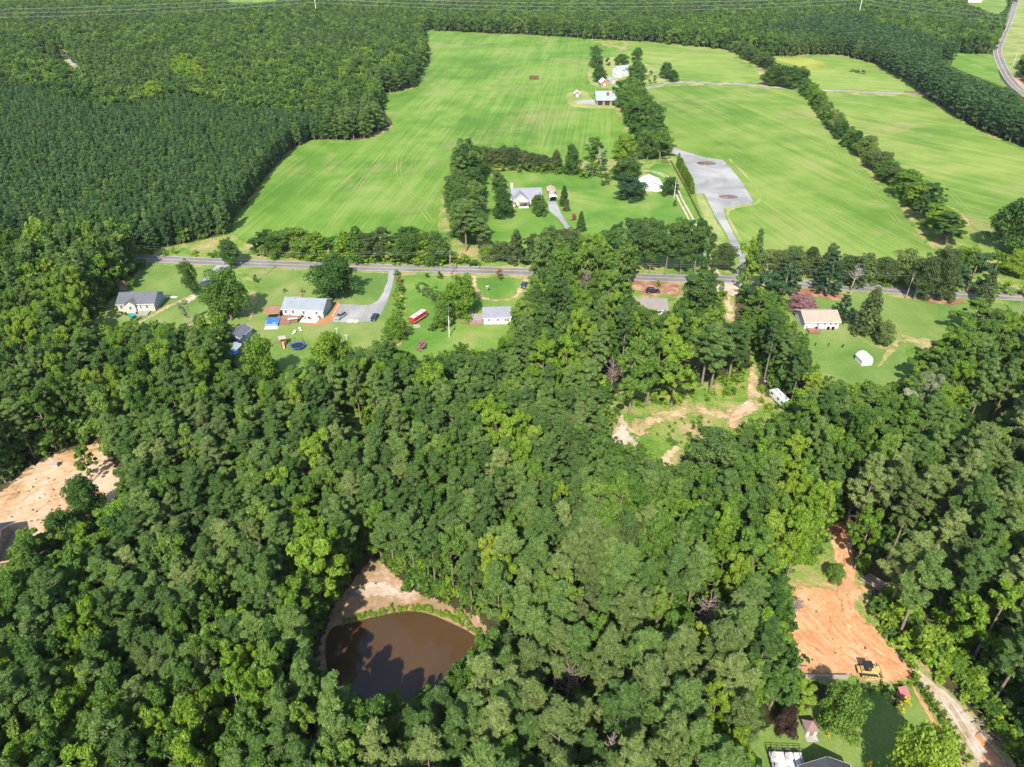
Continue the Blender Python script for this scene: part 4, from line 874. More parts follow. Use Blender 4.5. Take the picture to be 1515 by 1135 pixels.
ROAD_P = [(-120,362),(205,376),(330,382),(480,387),(640,391),(790,395),(1000,405),(1160,411),(1280,418),(1400,427),(1640,437),(1640,455),(1400,442),(1280,434),(1160,425),(1000,419),(790,409),(480,400),(205,390),(-120,378)]
DEAD = [('bare grey dead tree at the top right of the pine wood', 1036, 955, 882, 50, 1, 'dead_wood', 0), ('brown bare dead pine in the middle of the pine wood', 838, 1055, 985, 56, 2, 'dead_wood', 0), ('pale broken snag near the bottom of the pine wood', 906, 1125, 1050, 40, 3, 'dead_wood', 0), ('dead leaning snag left below the pale broken one', 880, 1170, 1085, 30, 4, 'dead_wood', .12), ('grey bare tree at the wood edge above the sand patch', 903, 592, 535, 30, 7, 'dead_wood', 0), ('grey dead top poking from the wood above the camper path', 866, 450, 400, 26, 8, 'dead_wood', 0), ('brown dead pine in the dark wood on the right', 1372, 800, 745, 36, 9, 'dead_wood', 0), ('bare dead stem at the bottom left corner wood', 25, 1080, 1010, 34, 10, 'dead_wood', 0)]
V_DEAD = [[(x - w * .42, yt + 4), (x, yt - 2), (x + w * .42, yt + 4), (x + w * .34, yt + (y - yt) * .52), (x - w * .34, yt + (y - yt) * .52)] for (_, x, y, yt, w, _s, _m, _l) in DEAD]
CLEARV = V_DEAD + [V_GAP, V_ROAD, V_A, V_B, V_C, V_D, V_JN, V_E, V_R, V_R2, V_G, V_P, V_I, V_J, V_T, V_H, V_FT, V_FT2, FIELD_F, FIELD_C, FIELD_A, [(1362,138),(1395,158),(1440,188),(1515,222),(1515,230),(1440,200)]]
M_CLEAR = raster(CLEARV + SHOWN)
M_BASE = raster(CLEARV + [FARM, ROAD_P, CLEAR_G, SHORE, DIRT_I, [(-280,700),(0,700),(34,850),(34,880),(-280,910)], DIRT_J, DRIVE_K, YARD_L, YARD_B, YARD_C, YARD_E, YARD_E2, [(1262,768),(1286,768),(1300,850),(1264,850)], [(1264,840),(1340,832),(1368,890),(1408,955),(1444,1000),(1480,1050),(1540,1140),(1560,1250),(1480,1250),(1373,1000)]])
M_PLANT = raster([[(-120,110),(60,125),(150,150),(260,135),(350,150),(420,155),(480,160),(470,200),(425,225),(400,250),(345,325),(250,330),(120,335),(0,345),(-120,350)]])
M_STRIP = raster([[(1120,60),(1240,80),(1300,97),(1364,138),(1440,188),(1500,213),(1640,270),(1640,140),(1515,150),(1488,132),(1400,90),(1250,40)]])
M_PINEWOOD = raster([[(690,880),(820,760),(960,790),(1050,830),(1110,900),(1120,1000),(1090,1200),(430,1250),(520,1080),(640,1050),(700,960)], [(1290,900),(1515,620),(1640,700),(1640,1250),(1500,1200),(1380,980)], [(1230,700),(1515,600),(1515,860),(1400,880)]])
M_PINEMID = raster([[(150,620),(330,600),(540,600),(700,560),(880,560),(900,680),(860,780),(760,860),(680,880),(560,800),(440,760),(300,900),(200,920),(100,860),(190,720)], [(100,860),(330,880),(400,1000),(250,1060),(120,1060)]])
LIMES = [(455,800,44,'leaf_bright'),(440,745,22,'leaf_bright'),(395,930,44,'leaf_bright'),(435,915,36,'leaf_bright'),(350,985,26,'leaf_bright'),(380,1010,36,'leaf_bright'),(765,640,26,'leaf_bright'),(832,728,20,'leaf_lime'),(735,820,24,'leaf_lime'),(802,795,18,'leaf_lime'),(770,785,14,'leaf_lime'),(1065,935,28,'leaf_lime'),(1085,1060,44,'leaf_lime'),(1105,1100,34,'leaf_lime'),(260,1035,16,'leaf_lime'),(245,1035,14,'leaf_bright'),(150,552,22,'leaf_lime'),(40,620,40,'leaf_bright'),(80,640,34,'leaf_lime'),(420,705,22,'leaf_bright'),(720,600,24,'leaf_bright'),(835,530,24,'leaf_bright'),(870,480,20,'leaf_bright'),(590,800,24,'leaf_broad'),(1070,800,26,'leaf_bright'),(1090,850,20,'leaf_lime'),(1210,730,34,'leaf_bright'),(1165,700,20,'leaf_lime'),(975,755,40,'leaf_broad'),(1180,790,30,'leaf_bright'),(890,790,34,'leaf_pine_grey'),(870,820,40,'leaf_pine_grey'),(1365,745,10,'leaf_pine_grey'),(1365,572,22,'leaf_silver'),(460,640,26,'leaf_bright'),(130,930,24,'leaf_bright'),(300,880,22,'leaf_broad'),(140,1100,20,'leaf_bright'),(310,1050,20,'leaf_lime'),(240,860,12,'leaf_lime'),(735,1100,20,'leaf_lime'),(1480,880,16,'leaf_bright'),(1330,620,50,'leaf_broad'),(1290,600,40,'leaf_broad'),(30,480,24,'leaf_bright'),(100,430,26,'leaf_bright'),(270,95,18,'leaf_bright'),(225,128,12,'leaf_lime'),(290,100,12,'leaf_lime'),(400,90,8,'leaf_lime')]  # greyish pines near the antisolar point carry its bright spot in their colour
cell = {}; CS = 9.0
def near(x, y, r, k=0.51):
    ci, cj = int(x // CS), int(y // CS)
    for i in (ci - 1, ci, ci + 1):
        for j in (cj - 1, cj, cj + 1):
            for (a, b, q) in cell.get((i, j), ()):
                m_ = (r + q) * k
                if (a - x) ** 2 + (b - y) ** 2 < m_ * m_: return True
    return False
for (x, y, q) in TREES: cell.setdefault((int(x // CS), int(y // CS)), []).append((x, y, min(q, 5.0)))
rw = np.random.default_rng(11)
WOOD = []           # x, y, h, r, kind, leaf, zone
def try_tree(x, y):
    bx, by = proj(x, y, 0)
    if hit(M_BASE, bx, by): return
    cx, cy = proj(x, y, 14)
    mg = 260 if y < 330 else 70
    if cx < -mg or cx > W0 + mg or cy < -28 or cy > H0 + 190: return
    u = rw.random(); v = rw.random()
    if hit(M_PLANT, cx, cy): kind, zone, h, r, leaf = 'pine', 'plantation', 11.5 + 3.5 * u, 1.8 + 0.9 * v, ('leaf_plantation' if rw.random() < 0.8 else 'leaf_pine')
    elif hit(M_STRIP, bx, by): kind, zone, h, r, leaf = 'pine', 'strip', 17 + 3 * u, 4.2 + v, 'leaf_plantation'
    elif hit(M_PINEWOOD, cx, cy):
        if rw.random() < 0.80: kind, zone, h, r, leaf = 'pine', 'pinewood', 18 + 7 * u, 3.0 + 1.5 * v, ('leaf_pine_grey' if rw.random() < 0.52 else 'leaf_pine')  # paler needle share raised, putting the antisolar brightness into leaf colour
        else: kind, zone, h, r, leaf = 'broad', 'pinewood', 14 + 6 * u, 2.6 + 1.4 * v, ('leaf_broad' if rw.random() < 0.6 else 'leaf_cedar')
    elif hit(M_PINEMID, cx, cy):
        if rw.random() < 0.74: kind, zone, h, r, leaf = 'pine', 'mid', 15 + 5 * u, 2.6 + 1.1 * v, ('leaf_pine' if rw.random() < 0.8 else 'leaf_pine_grey')
        else: kind, zone, h, r, leaf = 'broad', 'mid', 14 + 5 * u, 2.6 + 1.5 * v, ('leaf_broad' if rw.random() < 0.6 else 'leaf_broad_dark')
    elif by < 330:
        pn = mnoise(Vector((x * 0.008, y * 0.008, 2.0))) > 0.30
        kind, zone, h, r, leaf = ('pine' if pn else 'broad'), 'far', 13 + 6 * u, (3.0 if pn else 3.4) + 2.0 * v, ('leaf_pine' if pn else ('leaf_broad_dark' if rw.random() < 0.55 else ('leaf_broad' if rw.random() < 0.93 else 'leaf_bright')))
    else:
        if rw.random() < 0.68:
            q = rw.random(); kind, zone, h, r, leaf = 'broad', 'mixed', 14 + 7 * u, 3.0 + 1.8 * v, ('leaf_broad' if q < 0.50 else 'leaf_broad_dark' if q < 0.74 else 'leaf_bright')
        else: kind, zone, h, r, leaf = 'pine', 'mixed', 17 + 6 * u, 2.6 + 1.0 * v, 'leaf_pine'
    tx, ty = proj(x, y, h * 0.85)
    for (lx, ly, lr, lf) in LIMES:
        if (tx - lx) ** 2 + (ty - ly) ** 2 < lr * lr and rw.random() < 0.8:
            leaf = lf; kind = 'pine' if 'pine' in lf else 'broad'
            if kind == 'broad': r = max(r, 2.9)
            break
    if near(x, y, r): return
    for f in (1.0, 0.75, 0.5, 0.3):
        hh = h * f; rr = r * (0.55 + 0.45 * f); ok = True
        for zz, lx in ((1.0, 0), (0.8, -.75), (0.8, .75), (0.5, -.9), (0.5, .9), (0.5, 0)):
            p = proj(x + lx * rr, y, hh * zz)
            if hit(M_CLEAR, *p): ok = False; break
        if ok and f < 1 and kind == 'pine' and f < 0.7: kind = 'broad'; leaf = 'leaf_broad'
        if ok: break
    if not ok: return
    cell.setdefault((int(x // CS), int(y // CS)), []).append((x, y, rr))
    WOOD.append((x, y, hh, rr, kind, leaf, zone))
def seed_band(y0, y1, dens):
    area = 0.0
    xl = lambda y: (y * CT + CAMZ * ST) / FOC * (W0 / 2 + (265 if y < 330 else 75))
    n = int((y1 - y0) * (xl(y0) + xl(y1)) * dens)
    ys = rw.uniform(y0, y1, n); us = rw.uniform(-1, 1, n)
    for y, u in zip(ys, us): try_tree(u * xl(y), y)
seed_band(38, 120, 0.75); seed_band(120, 329.9, 0.55); seed_band(330, 620, 0.24); seed_band(620, 1000, 0.10); seed_band(1000, 1750, 0.050)
# the 300 nearest of each kind stand as trees of their own, the rest as woodland
LANDMARKS = [('the brown pond', G(600, 960)), ('the orange clay clearing', G(1240, 930)), ('the pale dirt clearing', G(90, 720)), ('the dark-roofed house', G(5, 830)), ('the white camper', G(1153, 600)), ('the sand patch', G(928, 648)), ('the felled logs', G(1296, 868)), ('the yellow bulldozer', G(1283, 992)), ('the red-roofed shed', G(1333, 1032)), ('the brown-roofed shed', G(1195, 1080)), ('the white deck', G(1165, 1130)), ('the bare corner stem', G(60, 1100)), ('the bottom frame edge', G(600, 1130)), ('the pale broken snag', G(905, 1090)), ('the grey utility box', G(82, 690)), ('the blue tarp sheds', G(345, 530)), ('the trampoline', G(440, 515)), ('the taupe-roofed house', G(962, 470)), ('the small white house', G(735, 482)), ('the white shed', G(1275, 540)), ('the bare grey tree', G(1040, 920)), ('the dead brush pile', G(1180, 905))]
LOOK = {'leaf_pine': 'dark green', 'leaf_pine_grey': 'greyish olive', 'leaf_plantation': 'deep green', 'leaf_broad': 'mid green', 'leaf_broad_dark': 'dark green', 'leaf_bright': 'bright green', 'leaf_lime': 'yellow-green', 'leaf_cedar': 'olive', 'leaf_silver': 'silvery'}
def size_word(h): return 'tall' if h > 17.5 else ('mid-height' if h > 11 else 'low')
order = sorted(range(len(WOOD)), key=lambda i: WOOD[i][0] ** 2 + WOOD[i][1] ** 2)
picked = {'pine': [], 'broad': []}
for i in order:
    x, y, h, r, kind, leaf, zone = WOOD[i]
    px, py = proj(x, y, h * 0.85)
    if 4 < px < W0 - 4 and 6 < py < H0 - 4 and len(picked[kind]) < 300: picked[kind].append(i)
ranks = {}; chosen = set()
for kind in picked:
    keyed = []
    for i in picked[kind]:
        x, y, h, r, k_, leaf, zone = WOOD[i]; p = Vector((x, y, 0)); chosen.add(i)
        nm_, q = min(LANDMARKS, key=lambda t: (t[1] - p).length); d = p - q
        side = ('beyond' if d.y > 0 else 'in front of') if abs(d.y) > abs(d.x) else ('right of' if d.x > 0 else 'left of')
        keyed.append((d.length, i, (size_word(h), LOOK[leaf], side, nm_)))
    keyed.sort()
    for d, i, key in keyed:
        kk = (kind,) + key; ranks[kk] = ranks.get(kk, 0) + 1
        x, y, h, r, k_, leaf, zone = WOOD[i]
        noun = 'pine' if kind == 'pine' else 'leafy tree'
        rk = ranks[kk]
        lab = '%s %s %s, %s %s %s' % (key[0], key[1], noun, 'nearest' if rk == 1 else ordinal(rk) + ' nearest', key[2], key[3])
        add_tree('pine_tree' if kind == 'pine' else 'woodland_tree', kind, (x, y, 0), h, 2 * r, lab, 'pines of the near wood' if kind == 'pine' else 'leafy trees of the near wood', leaf, 'tree', 0)
print('WOOD', len(WOOD), {k: len(v) for k, v in picked.items()}, 'hand', len(TREES))
# ---- the rest of the woods: points that carry trees (countless from here)
def wood_proto(kind, lod, leaf, i):
    cm, tm, H, R, base = PROTO[(kind, lod)][i % len(PROTO[(kind, lod)])]
    c2 = cm.copy(); n0 = len(c2.vertices)
    # trunk and crown in one mesh for instancing
    tv = np.empty(len(tm.vertices) * 3, np.float32); tm.vertices.foreach_get('co', tv)
    cv = np.empty(n0 * 3, np.float32); cm.vertices.foreach_get('co', cv)
    tint = np.empty(n0, np.float32); cm.attributes['tint'].data.foreach_get('value', tint)
    faces = [tuple(p.vertices) for p in cm.polygons] + [tuple(v + n0 for v in p.vertices) for p in tm.polygons]
    me = bpy.data.meshes.new('wood_' + kind); me.from_pydata(np.concatenate([cv, tv]).reshape(-1, 3).tolist(), [], faces); me.update()
    add_tint(me, np.concatenate([tint, np.full(len(tm.vertices), 0.5, np.float32)]))
    me.materials.append(MATS[leaf]); me.materials.append(MATS['bark'])
    mi = np.zeros(len(me.polygons), np.int32); mi[len(cm.polygons):] = 1; me.polygons.foreach_set('material_index', mi)
    bpy.data.meshes.remove(c2)
    return bpy.data.objects.new('wood_' + kind, me), H, R
def scatter(name, items, kinds, label, cat):
    """items: (x, y, z, scale_xy, scale_z, proto index); one geometry-node object"""
    col = bpy.data.collections.new(name + '_kinds')
    for k, o in enumerate(kinds): o.name = '%s_%03d' % (name, k); col.objects.link(o)
    me = bpy.data.meshes.new(name); me.from_pydata([(a[0], a[1], a[2]) for a in items], [], [])
    at = me.attributes.new('sc', 'FLOAT_VECTOR', 'POINT'); at.data.foreach_set('vector', np.array([(a[3], a[3], a[4]) for a in items], np.float32).ravel())
    at = me.attributes.new('rot', 'FLOAT_VECTOR', 'POINT'); at.data.foreach_set('vector', np.array([(0, 0, rw.uniform(0, 6.28)) for a in items], np.float32).ravel())
    at = me.attributes.new('pick', 'INT', 'POINT'); at.data.foreach_set('value', np.array([a[5] for a in items], np.int32))
    o = bpy.data.objects.new(name, me); link(o); tag(o, label, cat, None, 'stuff')
    ng = bpy.data.node_groups.new(name, 'GeometryNodeTree')
    ng.interface.new_socket('Geometry', in_out='INPUT', socket_type='NodeSocketGeometry'); ng.interface.new_socket('Geometry', in_out='OUTPUT', socket_type='NodeSocketGeometry')
    gi = ng.nodes.new('NodeGroupInput'); go = ng.nodes.new('NodeGroupOutput')
    ip = ng.nodes.new('GeometryNodeInstanceOnPoints'); ci = ng.nodes.new('GeometryNodeCollectionInfo')
    ci.inputs['Collection'].default_value = col; ci.inputs['Separate Children'].default_value = True; ci.inputs['Reset Children'].default_value = True
    def attr(nm, t):
        a = ng.nodes.new('GeometryNodeInputNamedAttribute'); a.data_type = t; a.inputs[0].default_value = nm; return a.outputs[0]
    L = ng.links.new
    L(gi.outputs[0], ip.inputs['Points']); L(ci.outputs[0], ip.inputs['Instance']); ip.inputs['Pick Instance'].default_value = True
    L(attr('pick', 'INT'), ip.inputs['Instance Index']); L(attr('sc', 'FLOAT_VECTOR'), ip.inputs['Scale']); L(attr('rot', 'FLOAT_VECTOR'), ip.inputs['Rotation'])
    L(ip.outputs[0], go.inputs[0])
    mod = o.modifiers.new('set_out', 'NODES'); mod.node_group = ng
    return o
for zname, name, lab, cat, want in (
        ('pine', 'pine_woodland', 'pines of the mixed woods standing beyond the nearest ones', 'woodland', lambda w_: w_[4] == 'pine' and w_[6] not in ('plantation',)),
        ('broad', 'leafy_woodland', 'leafy trees of the mixed woods standing beyond the nearest ones', 'woodland', lambda w_: w_[4] == 'broad'),
        ('pine', 'pine_plantation', 'even dark pine plantation left of the big hay field', 'woodland', lambda w_: w_[6] == 'plantation' and w_[4] == 'pine')):
    rest = [WOOD[i] for i in range(len(WOOD)) if i not in chosen and want(WOOD[i])]
    leaves = sorted({w_[5] for w_ in rest}); protos = []; index = {}; dims = {}
    for lf in leaves:
        for lod in (0, 1):
            for v_ in range(3):
                if lod == 0 and v_ > 1: continue
                o, H, R = wood_proto(zname, lod, lf, v_); index[(lf, lod, v_)] = len(protos); dims[(lod, v_)] = (H, R); protos.append(o)
    items = []
    for (x, y, h, r, kind, lf, zone) in rest:
        lod = 0 if y < 210 else 1; v_ = int(rw.integers(0, 2 if lod == 0 else 3)); H, R = dims[(lod, v_)]
        items.append((x, y, 0.0, r / R, h / H, index[(lf, lod, v_)]))
    print(name, len(items))
    if items: scatter(name, items, protos, lab, cat)

# ---- undergrowth, weeds and brush along the edges (countless)
def wood_like(mesh, leaf):
    m2 = mesh.copy(); m2.materials.clear(); m2.materials.append(MATS[leaf]); return bpy.data.objects.new('clump', m2)
bush_me = [PROTO[('bush', 0)][i][0] for i in range(3)]
def brush(name, label, spec, leaves, cat):
    protos = [wood_like(bush_me[i % 3], leaves[i % len(leaves)]) for i in range(max(3, len(leaves)))]; items = []
    for (poly, dens, sr) in spec:
        P = [G(x, y) for x, y in poly]; xs = [p.x for p in P]; ys = [p.y for p in P]
        n = int((max(xs) - min(xs)) * (max(ys) - min(ys)) * dens); M_ = raster([poly], 1)
        for _ in range(n):
            x, y = rw.uniform(min(xs), max(xs)), rw.uniform(min(ys), max(ys)); q = proj(x, y, 0)
            if hit(M_, q[0], q[1], 1):
                s = rw.uniform(*sr); items.append((x, y, 0.0, s * rw.uniform(0.8, 1.3), s * rw.uniform(0.7, 1.2), int(rw.integers(0, len(protos)))))
    return scatter(name, items, protos, label, cat)
def band(pts, w):                              # a strip of ground w photo pixels wide along a line
    return [(x, y - w) for x, y in pts] + [(x, y + w) for x, y in reversed(pts)]
brush('pond_weeds', 'bright waterside weeds fringing the far bank of the pond', [(band([(505,923),(525,917),(550,909),(585,902),(612,900),(640,904),(668,915),(690,926),(705,938)], 4), 7.0, (0.08, 0.28)), (band([(670,912),(690,912),(704,930)], 6), 2.5, (0.10, 0.32))], ['leaf_weed', 'leaf_lime', 'leaf_weed'], 'weeds')
brush('undergrowth', 'low green undergrowth around the clearings and wood edges', [
    ([(925,590),(990,575),(1050,562),(1100,553),(1104,578),(1060,592),(990,600),(945,608)], 0.20, (0.35, 0.8)),
    ([(965,640),(1000,622),(1040,618),(1062,632),(1050,645),(1020,662),(985,660)], 0.22, (0.2, 0.5)),
    ([(900,600),(912,598),(912,630),(905,660),(890,660)], 0.15, (0.3, 0.8)), ([(1125,560),(1140,575),(1150,600),(1165,625),(1110,645),(1120,620)], 0.15, (0.3, 0.7)),
    ([(1150,835),(1180,815),(1218,790),(1225,810),(1215,830),(1165,850)], 0.3, (0.4, 0.9)), ([(1270,800),(1284,840),(1280,850),(1272,845)], 0.4, (0.3, 0.7)),
    ([(1292,905),(1312,905),(1332,935),(1375,985),(1400,1015),(1440,1050),(1470,1090),(1520,1150),(1540,1120),(1450,1010),(1390,945),(1340,890),(1318,880)], 0.7, (0.45, 1.15)),
    ([(1140,890),(1165,900),(1160,950),(1180,975),(1172,1000),(1130,1000)], 0.4, (0.4, 1.0)), ([(1262,1012),(1300,1022),(1350,1010),(1352,1018),(1300,1030),(1262,1022)], 0.8, (0.2, 0.45)),
    ([(560,835),(590,850),(640,876),(700,900),(720,918),(740,910),(690,880),(620,850),(575,828)], 0.35, (0.4, 0.9)), ([(480,920),(500,880),(520,850),(505,850),(480,890),(466,930)], 0.35, (0.5, 1.0)),
    ([(200,377),(340,383),(340,378),(200,371)], 0.15, (0.4, 0.9)), ([(1060,425),(1070,430),(1075,480),(1060,480)], 0.12, (0.4, 0.9))], ['leaf_broad', 'leaf_bright', 'leaf_weed', 'leaf_bright'], 'undergrowth')
brush('grass_tufts', 'tufts of grass growing on the pale dirt clearing', [([(0,735),(30,702),(80,680),(130,690),(150,700),(110,745),(80,778),(10,780)], 0.14, (0.06, 0.16)), ([(1175,870),(1230,868),(1250,900),(1300,960),(1250,990),(1190,980)], 0.02, (0.08, 0.16)), ([(520,865),(580,860),(620,890),(560,900)], 0.12, (0.1, 0.25))], ['leaf_weed', 'leaf_broad', 'leaf_cedar'], 'grass')

# shrubs and saplings under the near woods
protos = [wood_like(bush_me[i % 3], lf) for i, lf in enumerate(('leaf_broad', 'leaf_broad_dark', 'leaf_bright', 'leaf_broad'))]; items = []
xl = lambda y: (y * CT + CAMZ * ST) / FOC * (W0 / 2 + 60)
for _ in range(14000):
    y = 45 + 330 * rw.random() ** 0.8; x = rw.uniform(-1, 1) * xl(y); s = rw.uniform(0.7, 1.9)
    if hit(M_BASE, *proj(x, y, 0)) or hit(M_CLEAR, *proj(x, y, 3.2 * s)): continue
    items.append((x, y, 0.0, s * 1.2, s * rw.uniform(0.9, 1.6), int(rw.integers(0, 4))))
scatter('understory', items, protos, 'shrubs and saplings growing under the near woods', 'undergrowth')

# ------------------------------------------------------------------ buildings
def frame_of(pa, pb):
    a, b = G(*pa), G(*pb); d = b - a
    return a, b, d.length, math.atan2(d.y, d.x)
def window(par, x, z, w, h, y, face=-1, axis='y', mat='trim_white'):
    """a framed pane set on a wall; face is the wall's outward side"""
    f = MB(); p = MB(); t = 0.10
    def bx(m_, cx, cz, sx, sz, out):
        if axis == 'y': m_.box((cx, y + face * out / 2, cz), (sx, out, sz))
        else: m_.box((y + face * out / 2, cx, cz), (out, sx, sz))
    bx(f, x, z + h / 2 - t / 2, w, t, 0.09); bx(f, x, z - h / 2 + t / 2, w, t, 0.09)
    bx(f, x - w / 2 + t / 2, z, t, h - 2 * t, 0.09); bx(f, x + w / 2 - t / 2, z, t, h - 2 * t, 0.09); bx(f, x, z, w - 2 * t, 0.05, 0.07)
    bx(p, x, z, w - 2 * t, h - 2 * t, 0.04)
    o = f.build('window', mat, par); p.build('pane', 'glass_dark', o); return o
def door(par, x, w, h, y, z0=0.3, face=-1, mat='trim_white', axis='y'):
    f = MB(); k = MB()
    if axis == 'y': f.box((x, y + face * 0.03, z0 + h / 2), (w, 0.06, h)); k.box((x + w * 0.36, y + face * 0.08, z0 + h * 0.48), (0.12, 0.05, 0.12))
    else: f.box((y + face * 0.03, x, z0 + h / 2), (0.06, w, h)); k.box((y + face * 0.08, x + w * 0.36, z0 + h * 0.48), (0.05, 0.12, 0.12))
    o = f.build('door', mat, par); k.build('handle', 'steel', o); return o
def gable(par, L, D, wh, rise, wall, roof, over=0.4, cx=0.0, cy=0.0, axis='x', z0=0.0, endwall=None, thick=0.16, trim='trim_white', fnd=True):
    """walls with two gables, a pitched roof with thickness, fascia and ridge cap"""
    def R(p):
        x, y, z = p
        return (cx + x, cy + y, z) if axis == 'x' else (cx - y, cy + x, z)
    def mk(mb): mb.v = [R(p) for p in mb.v]; return mb
    x, y = L / 2, D / 2
    w = MB(); w.add([(-x, -y, z0), (x, -y, z0), (x, -y, wh), (-x, -y, wh)], [(0, 1, 2, 3)]); w.add([(x, y, z0), (-x, y, z0), (-x, y, wh), (x, y, wh)], [(0, 1, 2, 3)])
    mk(w).build('wall', wall, par)
    for s_ in (1, -1):
        ew = [(s_ * x, -y, z0), (s_ * x, y, z0), (s_ * x, y, wh), (s_ * x, 0, wh + rise), (s_ * x, -y, wh)]
        mk(MB().add(ew if s_ > 0 else ew[::-1], [(0, 1, 2, 3, 4)])).build('gable_wall', endwall or wall, par)
    if fnd: mk(MB().box((0, 0, 0.14), (L + 0.08, D + 0.08, 0.28))).build('foundation', 'stone', par)
    s = rise / y; xo = x + over; yo = y + over; ze = wh - over * s; zr = wh + rise
    r = MB(); r.prism([(-yo, ze), (0, zr), (yo, ze), (yo, ze + thick), (0, zr + thick), (-yo, ze + thick)], -xo, xo)
    ro = mk(r).build('roof', roof, par)
    mk(MB().tube([(-xo, 0, zr + thick + 0.02), (xo, 0, zr + thick + 0.02)], 0.09, 6)).build('ridge_cap', roof, ro)
    for sy in (-1, 1): mk(MB().box((0, sy * (yo + 0.025), ze + 0.07), (2 * xo, 0.05, 0.2))).build('gutter', trim, ro)
    for sx in (-1, 1):
        for sy in (-1, 1):
            mk(MB().add([(sx * (xo + 0.03), sy * yo, ze - 0.06), (sx * (xo + 0.03), 0, zr - 0.06), (sx * (xo + 0.03), 0, zr + thick + 0.03), (sx * (xo + 0.03), sy * yo, ze + thick + 0.03)], [(0, 1, 2, 3)])).build('fascia', trim, ro)
    return ro
def vents(ro, spots):
    for (x, y, z) in spots: MB().tube([(x, y, z - 0.3), (x, y, z + 0.45)], 0.09, 8).build('vent_pipe', 'steel', ro)
def chimney(ro, x, y, z0, z1, w, d, mat):
    mb = MB().box((x, y, (z0 + z1) / 2), (w, d, z1 - z0)); mb.box((x, y, z1 + 0.07), (w + 0.16, d + 0.16, 0.14))
    return mb.build('chimney', mat, ro)
def at_house(name, label, pa, pb, D, cat='house'):
    a, b, L, rz = frame_of(pa, pb)
    n = Vector((-math.sin(rz), math.cos(rz), 0)); c = (a + b) / 2 + n * (D / 2)
    return thing(name, label, cat, (c.x, c.y, 0.05), rz), L
def deck(par, x0, x1, y0, y1, z, mat, rail=True, name='deck', railmat=None):
    n = max(3, int((x1 - x0) / 0.45)); w = (x1 - x0) / n
    d = MB()
    for i in range(n): d.box((x0 + w * (i + 0.5), (y0 + y1) / 2, z), (w * 0.93, y1 - y0, 0.06))
    o = d.build(name, mat, par); o['kind'] = 'stuff'
    MB().box(((x0 + x1) / 2, (y0 + y1) / 2, z - 0.14), (x1 - x0 - 0.1, y1 - y0 - 0.1, 0.2)).build('joist_frame', mat, par)
    for px_ in (x0 + 0.1, (x0 + x1) / 2, x1 - 0.1):
        for py_ in (y0 + 0.1, y1 - 0.1):
            MB().box((px_, py_, z / 2 + (0.5 if rail else 0)), (0.12, 0.12, z + (1.0 if rail else 0))).build('post', railmat or mat, par)
    if rail:
        for zz in (0.5, 0.95):
            MB().box(((x0 + x1) / 2, y0 + 0.05, z + zz), (x1 - x0, 0.05, 0.10)).build('rail', railmat or mat, par)
            for xx in (x0 + 0.05, x1 - 0.05): MB().box((xx, (y0 + y1) / 2, z + zz), (0.05, y1 - y0 - 0.1, 0.10)).build('rail', railmat or mat, par)
    return o

# cream house, left
h, L = at_house('ranch_house', 'cream ranch house with charcoal roof and small front gable', (176.6, 462), (230.5, 460.5), 8.9)
ro = gable(h, L, 8.9, 2.9, 2.1, 'siding_cream', 'shingle_charcoal', endwall='siding_blue')
gx = -L * 0.12
w = MB(); w.add([(gx - 1.6, -5.4, 0), (gx + 1.6, -5.4, 0), (gx + 1.6, -5.4, 2.9), (gx, -5.4, 4.1), (gx - 1.6, -5.4, 2.9)], [(0, 1, 2, 3, 4)])
for sx in (-1, 1): w.add([(gx + sx * 1.6, -5.4, 0), (gx + sx * 1.6, -4.45, 0), (gx + sx * 1.6, -4.45, 2.9), (gx + sx * 1.6, -5.4, 2.9)], [(0, 1, 2, 3)])
w.build('porch_wall', 'siding_cream', h)
p = MB()
for sx in (-1, 1): p.add([(gx, -5.7, 4.3), (gx + sx * 1.95, -5.7, 2.8), (gx + sx * 1.95, -4.2, 2.8 + 0.35), (gx, -2.0, 4.33)], [(0, 1, 2, 3)])
p.build('porch_roof', 'shingle_charcoal', h)
for x in (-L * 0.40, -L * 0.27, L * 0.12, L * 0.30): window(h, x, 1.75, 0.95, 1.2, -4.45)
for y in (-2, 0.2, 2.3): window(h, y, 1.8, 0.7, 1.0, L / 2, 1, 'x')
window(h, gx, 1.8, 1.0, 1.2, -5.4); door(h, L * 0.06, 1.0, 2.1, -4.45)
vents(ro, [(L * 0.10, 1.2, 4.6), (L * 0.18, -1.4, 4.5)])
MB().box((L * 0.2, -6.3, 0.25), (4.2, 2.8, 0.4)).build('patio_step', 'wood_grey', h)
a = G(196, 468); mb = MB(); mb.loft([[(math.cos(t) * r, math.sin(t) * r, z) for t in [k * math.pi / 8 for k in range(16)]] for r, z in ((1.2, 0.04), (1.25, 0.5), (1.1, 0.5), (1.05, 0.3))])
o = mb.build('paddling_pool', 'tarp_teal'); o.location = (a.x, a.y, 0.05); tag(o, 'small teal paddling pool in front of the cream house', 'paddling pool')
for i, (x, y) in enumerate(((181, 466), (187, 467), (204, 466))):
    a = G(x, y); t = thing('patio_chair', 'dark patio chair in front of the cream house, %s from its left corner' % ordinal(i + 1), 'chair', (a.x, a.y, 0.05), 0.5 * i, 'patio chairs by the cream house')
    MB().box((0, 0, 0.42), (0.55, 0.55, 0.06)).build('seat', 'mat_black', t); MB().box((0, 0.27, 0.72), (0.55, 0.06, 0.6)).build('backrest', 'mat_black', t)
    for sx in (-.23, .23):
        for sy in (-.23, .23): MB().box((sx, sy, 0.2), (0.05, 0.05, 0.4)).build('leg', 'mat_black', t)
a = G(176, 428); t = thing('old_shed', 'rusty low shed roof half hidden at the wood edge above the cream house', 'shed', (a.x, a.y, 0.02), 0.3)
